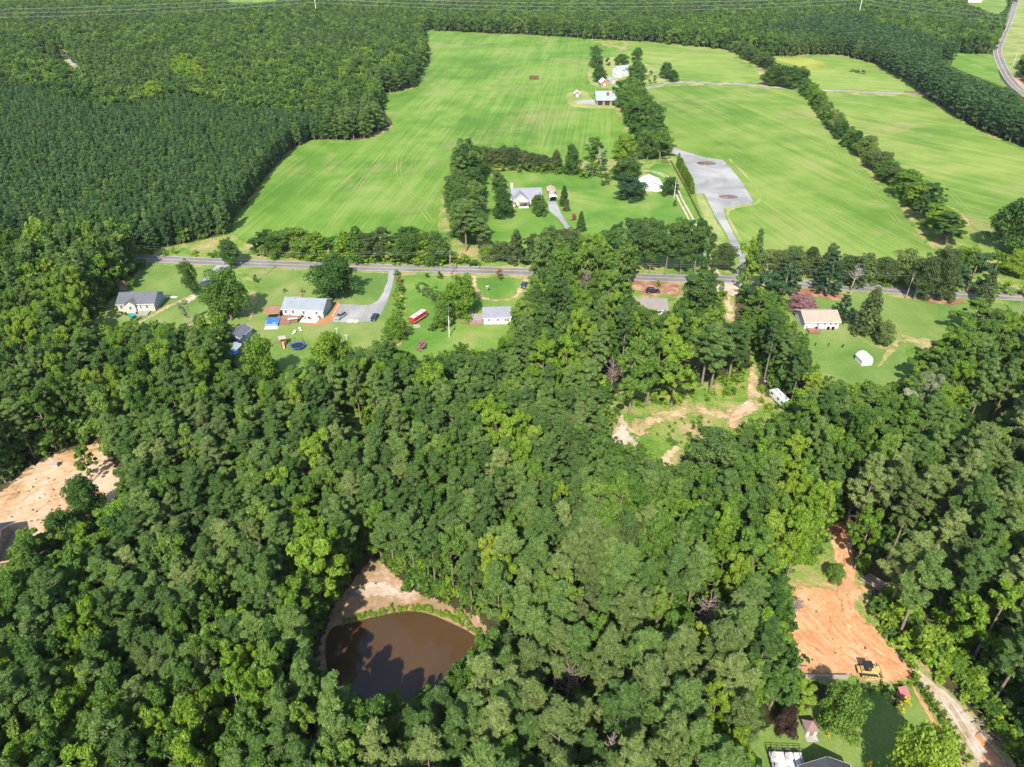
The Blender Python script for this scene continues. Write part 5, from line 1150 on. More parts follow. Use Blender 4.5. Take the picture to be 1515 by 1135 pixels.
gable(t, 5.5, 3.5, 1.9, 0.9, 'wood_grey', 'metal_rust', 0.25, fnd=False, trim='wood_grey'); door(t, 0, 1.0, 1.7, -1.75, 0.1, mat='wood_deck')
a = G(252, 440); tag(MB().box((a.x, a.y, 0.14), (5.0, 1.2, 0.12), -0.05).build('concrete_ramp', 'concrete'), 'pale concrete ramp at the right end of the cream house', 'ramp')

# white house with grey roof
h, L = at_house('ranch_house', 'white ranch house with pale grey roof and brick chimney beside the gravel driveway', (419.5, 468.0), (479, 471), 8.6)
ro = gable(h, L, 8.6, 2.8, 2.0, 'siding_white', 'shingle_grey', endwall='siding_blue')
chimney(ro, -L * 0.16, 2.0, 3.2, 5.4, 0.7, 0.7, 'siding_brick'); vents(ro, [(L * 0.05, -1.4, 4.4), (-L * 0.33, -2.0, 4.1), (-L * 0.25, -0.8, 4.7)])
for x in (-L * 0.42, -L * 0.24, L * 0.02, L * 0.34): window(h, x, 1.7, 1.0, 1.1, -4.3)
door(h, L * 0.17, 1.0, 2.05, -4.3); window(h, -1.2, 1.8, 0.9, 1.1, L / 2, 1, 'x'); window(h, 1.6, 1.8, 0.9, 1.1, L / 2, 1, 'x')
deck(h, -L * 0.62, -L * 0.03, -8.6, -4.5, 0.55, 'wood_deck')
mb = MB()
for i in range(5): mb.box((-L * 0.48 + i * 0.02, -8.95 - i * 0.3, 0.45 - i * 0.09), (L * 0.55, 0.28, 0.06))
mb.build('deck_steps', 'wood_deck', h)
MB().box((L * 0.2, -6.2, 0.06), (L * 0.42, 3.6, 0.08)).build('patio', 'concrete', h)
a = G(434, 477); t = thing('patio_table', 'long white table on the brown deck of the white house', 'table', (a.x, a.y, 0.66), 0.06)
MB().box((0, 0, 0.72), (3.2, 1.0, 0.06)).build('table_top', 'paint_white', t)
for sx in (-1.4, 1.4):
    for sy in (-.4, .4): MB().box((sx, sy, 0.35), (0.07, 0.07, 0.7)).build('leg', 'paint_white', t)
for i, (x, y, c_) in enumerate(((449, 474, 'black'), (458, 474, 'dark'), (472, 472, 'reddish'))):
    a = G(x, y); t = thing('barbecue_grill' if i else 'patio_heater', '%s %s on the patio of the white house' % (c_, ('heater' if i == 0 else 'kettle grill' if i == 1 else 'cart grill')), 'grill', (a.x, a.y, 0.6 if i == 0 else 0.12), 0.3)
    mb = MB(); mb.loft([[(math.cos(q) * r, math.sin(q) * r, z) for q in [k * math.pi / 6 for k in range(12)]] for r, z in ((0.12, 0.55), (0.42, 0.75), (0.45, 0.95), (0.3, 1.15), (0.06, 1.22))]); mb.build('bowl', ['mat_black', 'mat_black', 'wood_deck'][i], t, True)
    for q in (0.4, 2.5, 4.6): MB().tube([(math.cos(q) * .4, math.sin(q) * .4, 0), (math.cos(q) * .15, math.sin(q) * .15, 0.62)], 0.025, 5).build('leg', 'steel', t)
def canopy(name, label, px, py, w, d, h1, h2, mat, rz=0.0, postmat='pole_wood', cat='canopy'):
    a = G(px, py); t = thing(name, label, cat, (a.x, a.y, 0.04), rz)
    mb = MB(); s = 10
    for i in range(s + 1):
        for j in range(s + 1):
            u, v = i / s, j / s; mb.v.append(((u - .5) * w, (v - .5) * d, h1 + (h2 - h1) * v - 0.16 * math.sin(math.pi * u) * math.sin(math.pi * v) + 0.05 * math.sin(9 * u + 4 * v)))
    for i in range(s):
        for j in range(s): k = i * (s + 1) + j; mb.f.append((k, k + s + 1, k + s + 2, k + 1))
    o = mb.build('cover', mat, t, True); so = o.modifiers.new('thick', 'SOLIDIFY'); so.thickness = 0.04
    for sx in (-1, 1):
        for sy in (-1, 1): MB().box((sx * (w / 2 - .15), sy * (d / 2 - .15), (h1 if sy < 0 else h2) / 2), (0.12, 0.12, (h1 if sy < 0 else h2))).build('post', postmat, t)
    return t
canopy('shade_canopy', 'brown sagging shade canopy at the left end of the white house', 406, 468, 5.2, 5.5, 2.2, 2.6, 'wood_deck', 0.05)
a = G(404, 479); t = thing('swimming_pool', 'above-ground pool under a rumpled blue cover left of the brown deck', 'pool', (a.x, a.y, 0.04), 0.05)
mb = MB(); s = 12
for i in range(s + 1):
    for j in range(s + 1): u, v = i / s, j / s; mb.v.append(((u - .5) * 4.2, (v - .5) * 4.6, 1.0 + 0.14 * math.sin(7 * u) * math.sin(6 * v) + (0.25 if v > .6 else 0) - (0.4 if (i in (0, s) or j in (0, s)) else 0)))
for i in range(s):
    for j in range(s): k = i * (s + 1) + j; mb.f.append((k, k + s + 1, k + s + 2, k + 1))
mb.build('cover', 'tarp_blue', t, True); MB().box((0, 0, 0.45), (4.0, 4.4, 0.9)).build('pool_wall', 'siding_blue', t); MB().box((0.2, -3.0, 0.05), (4.2, 1.6, 0.1)).build('pool_deck', 'paint_white', t)
# sheds in a row by the big dense tree
a, b, L, rz = frame_of((338, 515), (356, 517))
def shed(name, label, px, py, L, D, wh, rise, wall, roof, rz=0.0, axis='y', dr=True, wins=True, over=0.25, cat='shed'):
    a = G(px, py); t = thing(name, label, cat, (a.x, a.y, 0.04), rz)
    ro = gable(t, L if axis == 'x' else D, D if axis == 'x' else L, wh, rise, wall, roof, over, axis=axis, fnd=False, thick=0.1)
    y = -D / 2 if axis == 'x' else -D / 2
    if dr: door(t, 0.0, min(1.4, L * 0.4), min(1.9, wh * 0.9), y, 0.05)
    if wins: window(t, L * 0.32, wh * 0.6, 0.55, 0.6, y)
    return t
shed('garden_shed', 'dark-roofed shed with white gable trim under the big dense dark tree', 356, 502, 4.6, 6.5, 2.4, 1.3, 'siding_blue', 'shingle_charcoal', -0.25)
canopy('lean_to', 'navy lean-to cover in front of the dark-roofed shed', 349.5, 511, 4.6, 5.0, 2.0, 2.6, 'paint_navy', -0.25)
shed('tool_shed', 'small pale tin-roofed shed below the navy lean-to', 345, 522, 4.0, 4.0, 1.9, 0.5, 'wood_deck', 'metal_roof_grey', -0.2, wins=False)
canopy('tarp_shelter', 'bright blue tarp shelter beside the small tin-roofed shed', 343.5, 529, 3.4, 3.0, 1.5, 1.7, 'tarp_cyan', -0.2)
a = G(338, 538); mb = MB()
for i in range(14): mb.box((random.uniform(-1.6, 1.6), random.uniform(-1.2, 1.2), random.uniform(0.1, 0.5)), (random.uniform(.8, 2.0), random.uniform(.15, .4), 0.12), random.uniform(0, 3), random.uniform(-.2, .2))
o = mb.build('scrap_timber', 'log_end'); o.location = (a.x, a.y, 0.04); o['kind'] = 'stuff'; tag(o, 'heap of scrap boards below the blue tarp shelter', 'scrap timber')
# playground and small garden things
a = G(441, 515); t = thing('trampoline', 'round trampoline with blue rim and dark safety net on the lawn', 'trampoline', (a.x, a.y, 0.04))
circ = lambda r, z, n=28: [(math.cos(2 * math.pi * k / n) * r, math.sin(2 * math.pi * k / n) * r, z) for k in range(n)]
MB().loft([circ(1.85, 0.82), circ(1.85, 0.85)]).build('mat', 'mat_black', t)
mb = MB().loft([circ(1.83, 0.86), circ(2.2, 0.86), circ(2.2, 0.93), circ(1.83, 0.93)]); mb.f = mb.f[:-2]; mb.build('rim_pad', 'tarp_blue', t)
for k in range(6):
    q = k * math.pi / 3; x, y = math.cos(q) * 2.15, math.sin(q) * 2.15
    MB().tube([(x, y, 0), (x, y, 0.85)], 0.05, 6).build('leg', 'steel', t); MB().tube([(x * 1.03, y * 1.03, 0.85), (x * 1.03, y * 1.03, 2.7)], 0.045, 6).build('net_pole', 'mat_black', t)
net = MB()
for k in range(28):
    q = 2 * math.pi * k / 28; net.tube([(math.cos(q) * 2.18, math.sin(q) * 2.18, 0.93), (math.cos(q) * 2.2, math.sin(q) * 2.2, 2.65)], 0.012, 4, False)
for zz in (1.3, 1.75, 2.2, 2.65): net.tube([Vector(p) for p in circ(2.2, zz)] + [Vector(circ(2.2, zz)[0])], 0.014, 4, False)
o = net.build('net', 'mat_black', t); o['kind'] = 'stuff'
a = G(419, 510); t = thing('playset', 'wooden playset with grey roof and orange slide left of the trampoline', 'playset', (a.x, a.y, 0.04), 0.35)
for sx in (-.8, .8):
    for sy in (-.8, .8): MB().box((sx, sy, 1.25), (0.12, 0.12, 2.5)).build('post', 'wood_deck', t)
MB().box((0, 0, 1.3), (1.8, 1.8, 0.1)).build('platform', 'wood_deck', t); MB().prism([(-1.1, 2.4), (0, 3.1), (1.1, 2.4), (0, 3.0)], -1.1, 1.1).build('roof', 'wood_grey', t)
mb = MB(); mb.add([(-0.3, -0.9, 1.3), (0.3, -0.9, 1.3), (0.3, -3.2, 0.15), (-0.3, -3.2, 0.15)], [(0, 1, 2, 3)])
for sx in (-.3, .3): mb.add([(sx, -0.9, 1.3), (sx, -3.2, 0.15), (sx, -3.2, 0.4), (sx, -0.9, 1.55)], [(0, 1, 2, 3)])
mb.build('slide', 'plastic_orange', t)
MB().tube([(-3.4, 0, 2.2), (-.8, 0, 2.2)], 0.07, 6).build('swing_beam', 'wood_deck', t)
for sy in (-.7, .7): MB().tube([(-3.4, 0, 2.2), (-3.4, sy, 0)], 0.06, 6).build('beam_leg', 'wood_deck', t)
for i, (x, y) in enumerate(((499, 494), (513, 504))):
    a = G(x, y); t = thing('clothesline_post', 'white clothesline post on the lawn, %s the gravel driveway' % ('nearer to' if i == 0 else 'farther from'), 'post', (a.x, a.y, 0.03), 0.5, 'clothesline posts')
    MB().tube([(0, 0, 0), (0, 0, 2.0)], 0.07, 8).build('upright', 'paint_white', t); MB().box((0, 0, 1.95), (1.3, 0.09, 0.09)).build('crossbar', 'paint_white', t)
for i, (x, y, c_) in enumerate(((445, 490, 'folding white lawn chair below the brown deck steps'), (434.5, 494.5, 'low white lawn lounger left of the folding chair'))):
    a = G(x, y); t = thing('lawn_chair', c_, 'chair', (a.x, a.y, 0.03), 0.6 - i)
    MB().box((0, 0, 0.38), (0.6, 1.1, 0.05), 0, 0.1).build('seat', 'paint_white', t); MB().box((0, 0.7, 0.7), (0.6, 0.05, 0.75), 0, -0.4).build('backrest', 'paint_white', t)
    for sx in (-.26, .26):
        for sy in (-.4, .4): MB().box((sx, sy, 0.18), (0.05, 0.05, 0.36)).build('leg', 'steel', t)
for i, (x, y, m_, c_) in enumerate(((518, 475.5, 'paint_white', 'white round concrete disc at the lower edge of the gravel driveway'), (526.5, 476, 'log_end', 'tan round sandpit ring at the lower edge of the gravel driveway'))):
    a = G(x, y); r = 1.0; o = MB().loft([circ(r, 0.0), circ(r, 0.16), circ(r * .85, 0.18), circ(r * .8, 0.08)]).build('well_cover' if i == 0 else 'sandpit', m_); o.location = (a.x, a.y, 0.05); tag(o, c_, 'well cover' if i == 0 else 'sandpit')

# ------------------------------------------------------------------ vehicles
def car(label, px, py, rz, paint, L=4.7, W=1.85, H=1.72, suv=True, name='parked_car', group=None):
    a = G(px, py); t = thing(name, label, 'car', (a.x, a.y, 0.05), rz, group)
    hl = L / 2
    body = [(-hl, 0.42), (-hl + .05, 0.85), (-hl + .5, 1.0), (-hl * .35, 1.02), (hl * .95, 1.02), (hl, 0.9), (hl, 0.42), (hl - .5, 0.28), (-hl + .5, 0.28)]
    def ext(prof, w0, inset=0.0, top=None):
        n = len(prof); mb = MB(); zmax = max(z for _, z in prof); zmin = min(z for _, z in prof)
        for s in (-1, 1): mb.v += [(x, s * (w0 - inset * ((z - zmin) / (zmax - zmin + 1e-6))), z) for x, z in prof]
        mb.f = [tuple(range(n - 1, -1, -1)), tuple(range(n, 2 * n))] + [(i, (i + 1) % n, (i + 1) % n + n, i + n) for i in range(n)]
        return mb
    ext(body, W / 2, 0.05).build('body', paint, t, bevel=0.06)
    glass = [(-hl * .42, 1.0), (-hl * .12, H - .1), (hl * .72 if suv else hl * .35, H - .1), (hl * .9 if suv else hl * .68, 1.0)]
    ext(glass, W / 2 - .05, 0.17).build('window_glass', 'glass_dark', t)
    roof = [(-hl * .16, H - .13), (-hl * .1, H - .02), (hl * .70 if suv else hl * .33, H), (hl * .75 if suv else hl * .38, H - .13)]
    ro = ext(roof, W / 2 - .2, 0.06).build('roof', paint, t)
    for s in (-1, 1): MB().box((hl * .2, s * (W / 2 - .28), H + .03), (hl * .7, .05, .05)).build('roof_rail', 'steel', ro)
    for sx in (-1, 1):
        for sy in (-1, 1):
            wl = MB().tube([(sx * hl * .62, sy * (W / 2 - .22), 0.34), (sx * hl * .62, sy * (W / 2 + .02), 0.34)], 0.34, 14).build('wheel', 'rubber', t)
            MB().tube([(sx * hl * .62, sy * (W / 2 + .02), 0.34), (sx * hl * .62, sy * (W / 2 + .03), 0.34)], 0.2, 10).build('rim', 'steel', wl)
    for sy in (-1, 1):
        MB().box((-hl + .04, sy * W * .36, 0.72), (0.1, 0.32, 0.16)).build('headlight', 'lamp_white', t); MB().box((hl - .02, sy * W * .38, 0.8), (0.08, 0.22, 0.26)).build('tail_light', 'lamp_red', t)
        MB().box((-hl * .36, sy * (W / 2 + .08), 1.06), (0.14, 0.16, 0.14)).build('mirror', paint, t)
    return t
car('silver car parked on the gravel beside the white house', 504, 470, math.radians(65), 'paint_silver')
car('dark navy car parked at the lower end of the gravel driveway', 554.5, 472, math.radians(80), 'paint_navy', 4.5, 1.8, 1.5, False)
car('dark blue car half under the trees at the end of the dirt drive', 775, 424, math.radians(75), 'paint_blue', 4.5, 1.8, 1.5, False)
car('black utility car on the red soil behind the taupe-roofed house', 965.5, 433, math.radians(178), 'paint_black', 4.9, 1.9, 1.8)
# red trailer
a = G(619, 474); b1, b2 = G(609, 480.5), G(629, 467.5); rz = math.atan2((b2 - b1).y, (b2 - b1).x); LL = 6.8
t = thing('box_trailer', 'long red box trailer with worn white roof on the lawn', 'trailer', ((b1 + b2).x / 2, (b1 + b2).y / 2, 0.05), rz)
MB().box((0, 0, 1.5), (LL, 2.2, 1.8)).build('body', 'paint_red', t, bevel=0.08); MB().box((0, 0, 2.43), (LL - .3, 1.7, 0.06)).build('roof', 'paint_white', t)
for i, x in enumerate((-3.2, -1.4, 0.5, 2.4)): MB().box((x * .85, 0.2 * (-1) ** i, 2.49), (0.7, 0.9, 0.08)).build('roof_hatch', 'metal_rust' if i % 2 else 'steel', t)
for sy in (-1, 1): MB().box((0, sy * 1.115, 0.95), (LL - .2, 0.03, 0.14)).build('trim_strip', 'paint_white', t)
door(t, 0, 0.9, 1.5, -LL / 2, 0.65, -1, 'paint_red', 'x')
for sx in (1.2, 2.3):
    for sy in (-1, 1): MB().tube([(sx, sy * 0.8, .4), (sx, sy * 1.08, .4)], 0.4, 12).build('wheel', 'rubber', t)
for k in range(2): MB().box((LL / 2 - .4, (-1) ** k * 0.6, 0.3), (0.14, 0.14, 0.6)).build('support_leg', 'steel', t)
for i in range(6):
    a = G(613.5 + (i % 3) * 3.2, 481.5 + (i // 3) * 2.6); tag(MB().box((a.x, a.y, 0.09), (0.62, 0.9, 0.08), 0.1).build('paving_slab', 'stone'), 'pale paving slab before the red trailer door, %s row, %s from left' % ('back' if i < 3 else 'front', ordinal(i % 3 + 1)), 'paving slab', 'slabs before the red trailer')

# small white house with deck
h, L = at_house('cottage', 'small white cottage with slate roof and red-brown deck, half hidden by trees', (715.5, 481), (756, 480), 7.4)
ro = gable(h, L, 7.4, 2.6, 1.8, 'siding_white', 'shingle_slate', 0.3); vents(ro, [(-1, 1.0, 4.0)])
for x in (-L * .3, L * .02, L * .3): window(h, x, 1.7, 0.8, 0.9, -3.7)
deck(h, -L / 2 - 4.6, -L / 2 - 0.2, -3.6, 3.0, 0.7, 'wood_grey', True, railmat='wood_deck'); MB().box((-L / 2 - 2.4, -3.62, 0.35), (4.4, 0.06, 0.7)).build('skirt', 'wood_deck', h)
a, b = G(681, 479), G(697, 481); t = thing('garden_fence', 'brown board fence between the cottage deck and the pole', 'fence', (0, 0, 0))
n_ = 8
for k in range(n_ + 1):
    p = a.lerp(b, k / n_); MB().box((p.x, p.y, 0.6), (0.1, 0.1, 1.2)).build('post', 'wood_deck', t)
for zz in (0.4, 0.95): MB().tube([(a.x, a.y, zz), (b.x, b.y, zz)], 0.05, 5).build('rail', 'wood_deck', t)
a = G(690, 470); t = thing('pergola', 'reddish timber pergola behind the board fence beside the cottage deck', 'pergola', (a.x, a.y, 0.03), 0.03)
for sx in (-1.8, 1.8):
    for sy in (-1.4, 1.4): MB().box((sx, sy, 1.1), (0.12, 0.12, 2.2)).build('post', 'wood_deck', t)
for k in range(6): MB().box((-2 + k * .8, 0, 2.26), (0.1, 3.4, 0.14)).build('slat', 'wood_deck', t)
a = G(721, 431); t = thing('bird_table', 'small pale bird table on the lawn above the cottage', 'bird table', (a.x, a.y, 0.03))
MB().tube([(0, 0, 0), (0, 0, 1.2)], 0.08, 8).build('stem', 'stone', t); MB().box((0, 0, 1.3), (0.9, 0.9, 0.2)).build('tray', 'stone', t); MB().prism([(-.55, 1.8), (0, 2.2), (.55, 1.8)], -.55, .55).build('roof', 'wood_grey', t)
for sx in (-.4, .4): MB().box((sx, 0, 1.6), (0.06, 0.06, 0.5)).build('upright', 'wood_grey', t)
# taupe-roofed house
h, L = at_house('ranch_house', 'white house with taupe shingle roof mostly hidden by the central wood', (936, 469.5), (986.5, 469.5), 8.4)
ro = gable(h, L, 8.4, 2.7, 1.9, 'siding_white', 'shingle_taupe'); chimney(ro, 0.4, 0.8, 3.6, 5.3, 0.5, 0.5, 'siding_brick')
for x in (-L * .35, -L * .1, L * .12, L * .38): window(h, x, 1.6, 0.9, 1.1, -4.2)
# tan-roofed house
h, L = at_house('ranch_house', 'white house with tan-pink roof and small deck on the right lawn', (1189, 487.5), (1239.5, 487), 8.4)
ro = gable(h, L, 8.4, 2.7, 1.8, 'siding_white', 'shingle_tan', 0.45); vents(ro, [(L * .2, 1, 4.2), (-L * .25, -1, 4.2)])
for x in (-L * .12, L * .08, L * .25, L * .4): window(h, x, 1.75, 0.8, 0.8, -4.2)
door(h, -L * .3, 1.6, 2.0, -4.2); deck(h, -L * .45, -L * .12, -7.4, -4.4, 0.5, 'wood_deck')
for i, x in enumerate((1207, 1225, 1232)):
    a = G(x, 488.5); t = thing('trash_bin', 'dark wheeled bin along the tan-roofed house wall, %s from the deck' % ordinal(i + 1), 'bin', (a.x, a.y, 0.03), 0.1 * i, 'bins by the tan-roofed house')
    MB().loft([[(sx * .22, sy * .22, 0.1) for sx, sy in ((-1, -1), (1, -1), (1, 1), (-1, 1))], [(sx * .3, sy * .3, 1.0) for sx, sy in ((-1, -1), (1, -1), (1, 1), (-1, 1))]]).build('body', 'mat_black', t); MB().box((0, 0, 1.04), (.66, .66, .07)).build('lid', 'mat_black', t)
    for sx in (-.22, .22): MB().tube([(sx - .04, .26, .12), (sx + .04, .26, .12)], 0.12, 8).build('wheel', 'rubber', t)
# white shed: five-sided barn roof
a = G(1277, 536.5); t = thing('garden_shed', 'white gambrel-roofed garden shed alone on the right lawn', 'shed', (a.x, a.y, 0.03), 0.12)
prof = [(-1.7, 0), (-1.7, 1.7), (-1.25, 2.5), (0, 2.95), (1.25, 2.5), (1.7, 1.7), (1.7, 0)]
MB().add([(x, -1.8, z) for x, z in prof], [tuple(range(7))]).build('gable_wall', 'siding_white', t); MB().add([(x, 1.8, z) for x, z in prof], [tuple(range(6, -1, -1))]).build('gable_wall', 'siding_white', t)
mb = MB()
for s in (-1, 1): mb.add([(s * 1.7, -1.8, 0), (s * 1.7, 1.8, 0), (s * 1.7, 1.8, 1.7), (s * 1.7, -1.8, 1.7)], [(0, 1, 2, 3)])
mb.build('wall', 'siding_white', t)
mb = MB(); r_ = [(-1.85, 1.65), (-1.35, 2.55), (0, 3.02), (1.35, 2.55), (1.85, 1.65)]
for (x0, z0), (x1, z1) in zip(r_, r_[1:]): mb.add([(x0, -1.95, z0), (x1, -1.95, z1), (x1, 1.95, z1), (x0, 1.95, z0), (x0, -1.95, z0 + .07), (x1, -1.95, z1 + .07), (x1, 1.95, z1 + .07), (x0, 1.95, z0 + .07)], [(0, 3, 2, 1), (4, 5, 6, 7), (0, 1, 5, 4), (2, 3, 7, 6)])
mb.build('roof', 'metal_roof_white', t); door(t, 0, 1.6, 1.8, -1.8, 0.05)
for i, (x, y) in enumerate(((1206, 512.5), (1225.5, 513), (1246.5, 515))):
    a = G(x, y); t = thing('garden_stake', 'short dark stake before the tan-roofed house, %s of three from left' % ordinal(i + 1), 'stake', (a.x, a.y, 0), 0, 'stakes on the right lawn')
    MB().tube([(0, 0, 0), (0, 0, 1.1)], 0.09, 6).build('post', 'mat_black', t); MB().box((0, 0, 1.05), (0.3 + .25 * (i == 2), 0.25, 0.35)).build('head', 'mat_black', t)
# camper
b1, b2 = G(1166, 609), G(1146, 590); d = (b2 - b1).normalized(); rz = math.atan2(d.y, d.x); LL = 8.6; c = b1 + d * (LL / 2)
t = thing('camper_trailer', 'white camper trailer parked under the trees by the rough clearing', 'camper', (c.x, c.y, 0.03), rz)
prof = [(-LL / 2, .7), (-LL / 2, 2.6), (-LL / 2 + .5, 3.0), (LL / 2 - .9, 3.0), (LL / 2, 2.3), (LL / 2, .9), (LL / 2 - .5, .6)]
mb = MB(); n_ = len(prof)
for s in (-1, 1): mb.v += [(x, s * 1.2, z) for x, z in prof]
mb.f = [tuple(range(n_ - 1, -1, -1)), tuple(range(n_, 2 * n_))] + [(i, (i + 1) % n_, (i + 1) % n_ + n_, i + n_) for i in range(n_)]
mb.build('body', 'paint_white', t, bevel=0.1)
for x in (-2.6, 0.2, 2.4): MB().box((x, 0.1, 3.1), (0.8, 0.7, 0.22)).build('roof_vent', 'steel', t)
for sy in (-1, 1):
    for x in (-2.8, -.6, 2.6): MB().box((x, sy * 1.215, 2.1), (1.1, 0.03, 0.6)).build('window', 'glass_dark', t)
    for x in (-.9, .1): MB().tube([(x, sy * .9, .4), (x, sy * 1.15, .4)], 0.4, 12).build('wheel', 'rubber', t)
    MB().box((0, sy * 1.215, 1.3), (LL - .4, 0.02, 0.12)).build('stripe', 'wood_grey', t)
MB().box((-LL / 2 - .02, 0, 2.0), (0.03, 1.2, 0.5)).build('window', 'glass_dark', t)
MB().box((1.4, -1.215, 1.6), (0.75, 0.03, 1.8)).build('door', 'deck_white', t)
MB().tube([(LL / 2 - .4, 0, .6), (LL / 2 + 1.1, 0, .5)], 0.07, 6).build('tow_bar', 'mat_black', t)
for sy in (-1, 1): MB().box((LL / 2 - .8, sy * .9, .3), (.1, .1, .6)).build('jack', 'steel', t)
t.scale = (.88, .88, .88)
a = G(1136, 566); mb = MB()
for k in range(10): mb.box((random.uniform(-.9, .9), random.uniform(-.9, .9), random.uniform(.15, .6)), (.8, .5, .35), random.uniform(0, 3), random.uniform(-.4, .4))
o = mb.build('junk_heap', 'stone'); o.location = (a.x, a.y, 0.03); o['kind'] = 'stuff'; tag(o, 'small pale junk heap at the track edge above the camper', 'junk')
# white gabled house
h, L = at_house('gabled_house', 'white house with slate roof, front gable and tall white chimney', (757.5, 304), (801, 303), 9.5)
ro = gable(h, L, 9.0, 2.9, 3.4, 'siding_cream', 'shingle_slate', 0.4)
g2 = gable(h, 7.5, 7.2, 2.88, 2.9, 'siding_cream', 'shingle_slate', 0.35, cx=-L * .22, cy=-3.2, axis='y', fnd=False)
chimney(ro, -L / 2 + .3, 1.5, 0.1, 8.2, 1.1, 1.0, 'siding_cream')
MB().box((-L * .22 + 1.3, -8.1, 2.35), (4.4, 2.2, 0.14), 0, -0.12).build('porch_roof', 'shingle_slate', h)
for x in (-.7, 3.2): MB().box((-L * .22 + x, -9.0, 1.2), (.14, .14, 2.3)).build('porch_post', 'trim_white', h)
MB().box((-L * .22 + 1.3, -8.1, 0.2), (4.6, 2.4, .3)).build('porch_floor', 'concrete', h)
window(h, -L * .22 - 2.5, 1.6, 1.2, 1.3, -6.95); window(h, -L * .22 + 2.4, 1.6, 1.6, 1.2, -6.95); door(h, -L * .22 + .4, 1.0, 2.1, -6.95)
for x in (L * .18, L * .36): window(h, x, 1.7, 1.0, 1.3, -4.5)
for i in range(5):
    a = G(764 + i * 4.6, 306.5 - 0.2 * i); add_tree('porch_shrub', 'bush', (a.x, a.y, 0), 1.0, 1.5, 'low shrub along the front of the gabled house, %s from left' % ordinal(i + 1), 'porch shrubs of the gabled house', 'leaf_broad_dark', 'shrub')
a = G(817.7, 297); t = thing('carport', 'white arched carport at the top of the grey driveway', 'carport', (a.x, a.y, 0.05), 0.06)
arc = [(math.cos(q) * 1.75, 2.1 + math.sin(q) * .75) for q in [math.pi * k / 10 for k in range(11)]]
mb = MB(); mb.v = [(x, -3, z) for x, z in arc] + [(x, 3, z) for x, z in arc]; mb.f = [(i, i + 1, i + 12, i + 11) for i in range(10)]
o = mb.build('roof', 'metal_roof_white', t, True); o.modifiers.new('thick', 'SOLIDIFY').thickness = 0.06
for sx in (-1.7, 1.7):
    for y in (-2.8, 0, 2.8): MB().box((sx, y, 1.05), (.08, .08, 2.1)).build('post', 'steel', t)
    MB().box((sx, 0.6, 1.2), (.04, 4.6, 1.7)).build('side_panel', 'metal_roof_white', t)
MB().box((0, 2.95, 1.2), (3.3, .05, 2.2)).build('end_panel', 'mat_black', t)
shed('garden_shed', 'small shed with pinkish roof behind the white carport', 815, 285.5, 3.4, 5.5, 2.0, .8, 'siding_brick', 'shingle_tan', 0.05)
# white garage with metal roof
h, L = at_house('garage', 'white garage with broad white metal roof beside the two-track lane', (949, 283.5), (979.5, 283.5), 11.0, 'garage')
ro = gable(h, 11.0, L, 2.8, 2.0, 'siding_white', 'metal_roof_white', 0.4, axis='y'); vents(ro, [(2, 2, 4.3), (-1, 3, 4.7)])
door(h, -L * .26, 1.0, 2.1, -5.5); door(h, L * .18, 3.0, 2.3, -5.5, .05); window(h, L * .42, 1.7, .8, .9, -5.5)
a = G(957, 284.5); tag(MB().box((a.x, a.y, .55), (1.4, .8, 1.0)).build('propane_box', 'plastic_orange', bevel=0.05), 'small orange box standing before the white garage', 'box')
# grey barn, sheds and farmhouse
h, L = at_house('barn', 'grey metal-roofed barn with red cupola beside the double tree row', (882.5, 156), (914, 156), 13.0, 'barn')
ro = gable(h, L, 13.0, 4.0, 4.2, 'siding_brick', 'metal_roof_grey', 0.8)
MB().box((L * .02, -3.2, 6.9), (1.6, 1.5, 1.8)).build('cupola', 'paint_red', ro); MB().prism([(-4.1, 7.8), (-3.2, 8.5), (-2.3, 7.8)], L * .02 - .95, L * .02 + .95).build('cupola_roof', 'metal_rust', ro)
for x in (-L * .33, 0, L * .33): door(h, x, 3.4, 3.2, -6.5, .05, mat='glass_dark')  # dark panels stand in for the shade inside the barn's open bays
shed('garden_shed', 'little dark shed with pale roof left of the grey barn', 853.5, 142.5, 4.2, 5.0, 2.4, 1.8, 'siding_brick', 'metal_roof_white', 0.0)
a = G(790, 116.5); t = thing('garden_plot', 'small fenced plot with brown board fence alone in the hay field', 'enclosure', (a.x, a.y, 0.03))
for sx in (-1, 1): MB().box((sx * 3.7, 0, .8), (.12, 9, 1.6)).build('side_fence', 'wood_fence', t)
for sy in (-1, 1): MB().box((0, sy * 4.5, .8), (7.3, .12, 1.6)).build('end_fence', 'wood_fence', t)
MB().box((0, 0, .06), (7.0, 8.6, .1)).build('bed', 'pale_sand', t)
for k in range(3): MB().box((-2.2 + k * 2.2, 0, .5), (.5, 6.5, .9)).build('raised_bed', 'wood_deck', t)
h, L = at_house('farmhouse', 'old white farmhouse with brick chimney among round trees', (914, 114), (931, 112.5), 9.0)
ro = gable(h, L, 9.0, 5.4, 2.4, 'siding_white', 'metal_roof_grey', .4); chimney(ro, -L * .1, 0, 6.5, 9.6, .9, .9, 'siding_brick')
for x in (-L * .3, 0, L * .3):
    for z in (1.6, 4.2): window(h, x, z, .9, 1.4, -4.5)
MB().box((-L * .55, -5.0, 1.6), (5.0, 6.0, 3.2)).build('side_wing', 'siding_white', h); MB().prism([(-8.3, 3.1), (-5, 5.0), (-1.7, 3.1)], -L * .55 - 2.8, -L * .55 + 2.8).build('wing_roof', 'metal_roof_white', h)
shed('garden_shed', 'white-roofed shed left below the farmhouse', 892.5, 126.5, 6, 7, 2.6, 2.6, 'siding_brick', 'metal_roof_white', .15)
shed('garden_shed', 'low pale-roofed shed between the farmhouse and the grey barn', 905, 122.5, 6.5, 6, 2.4, 1.8, 'wood_grey', 'metal_roof_grey', .25)
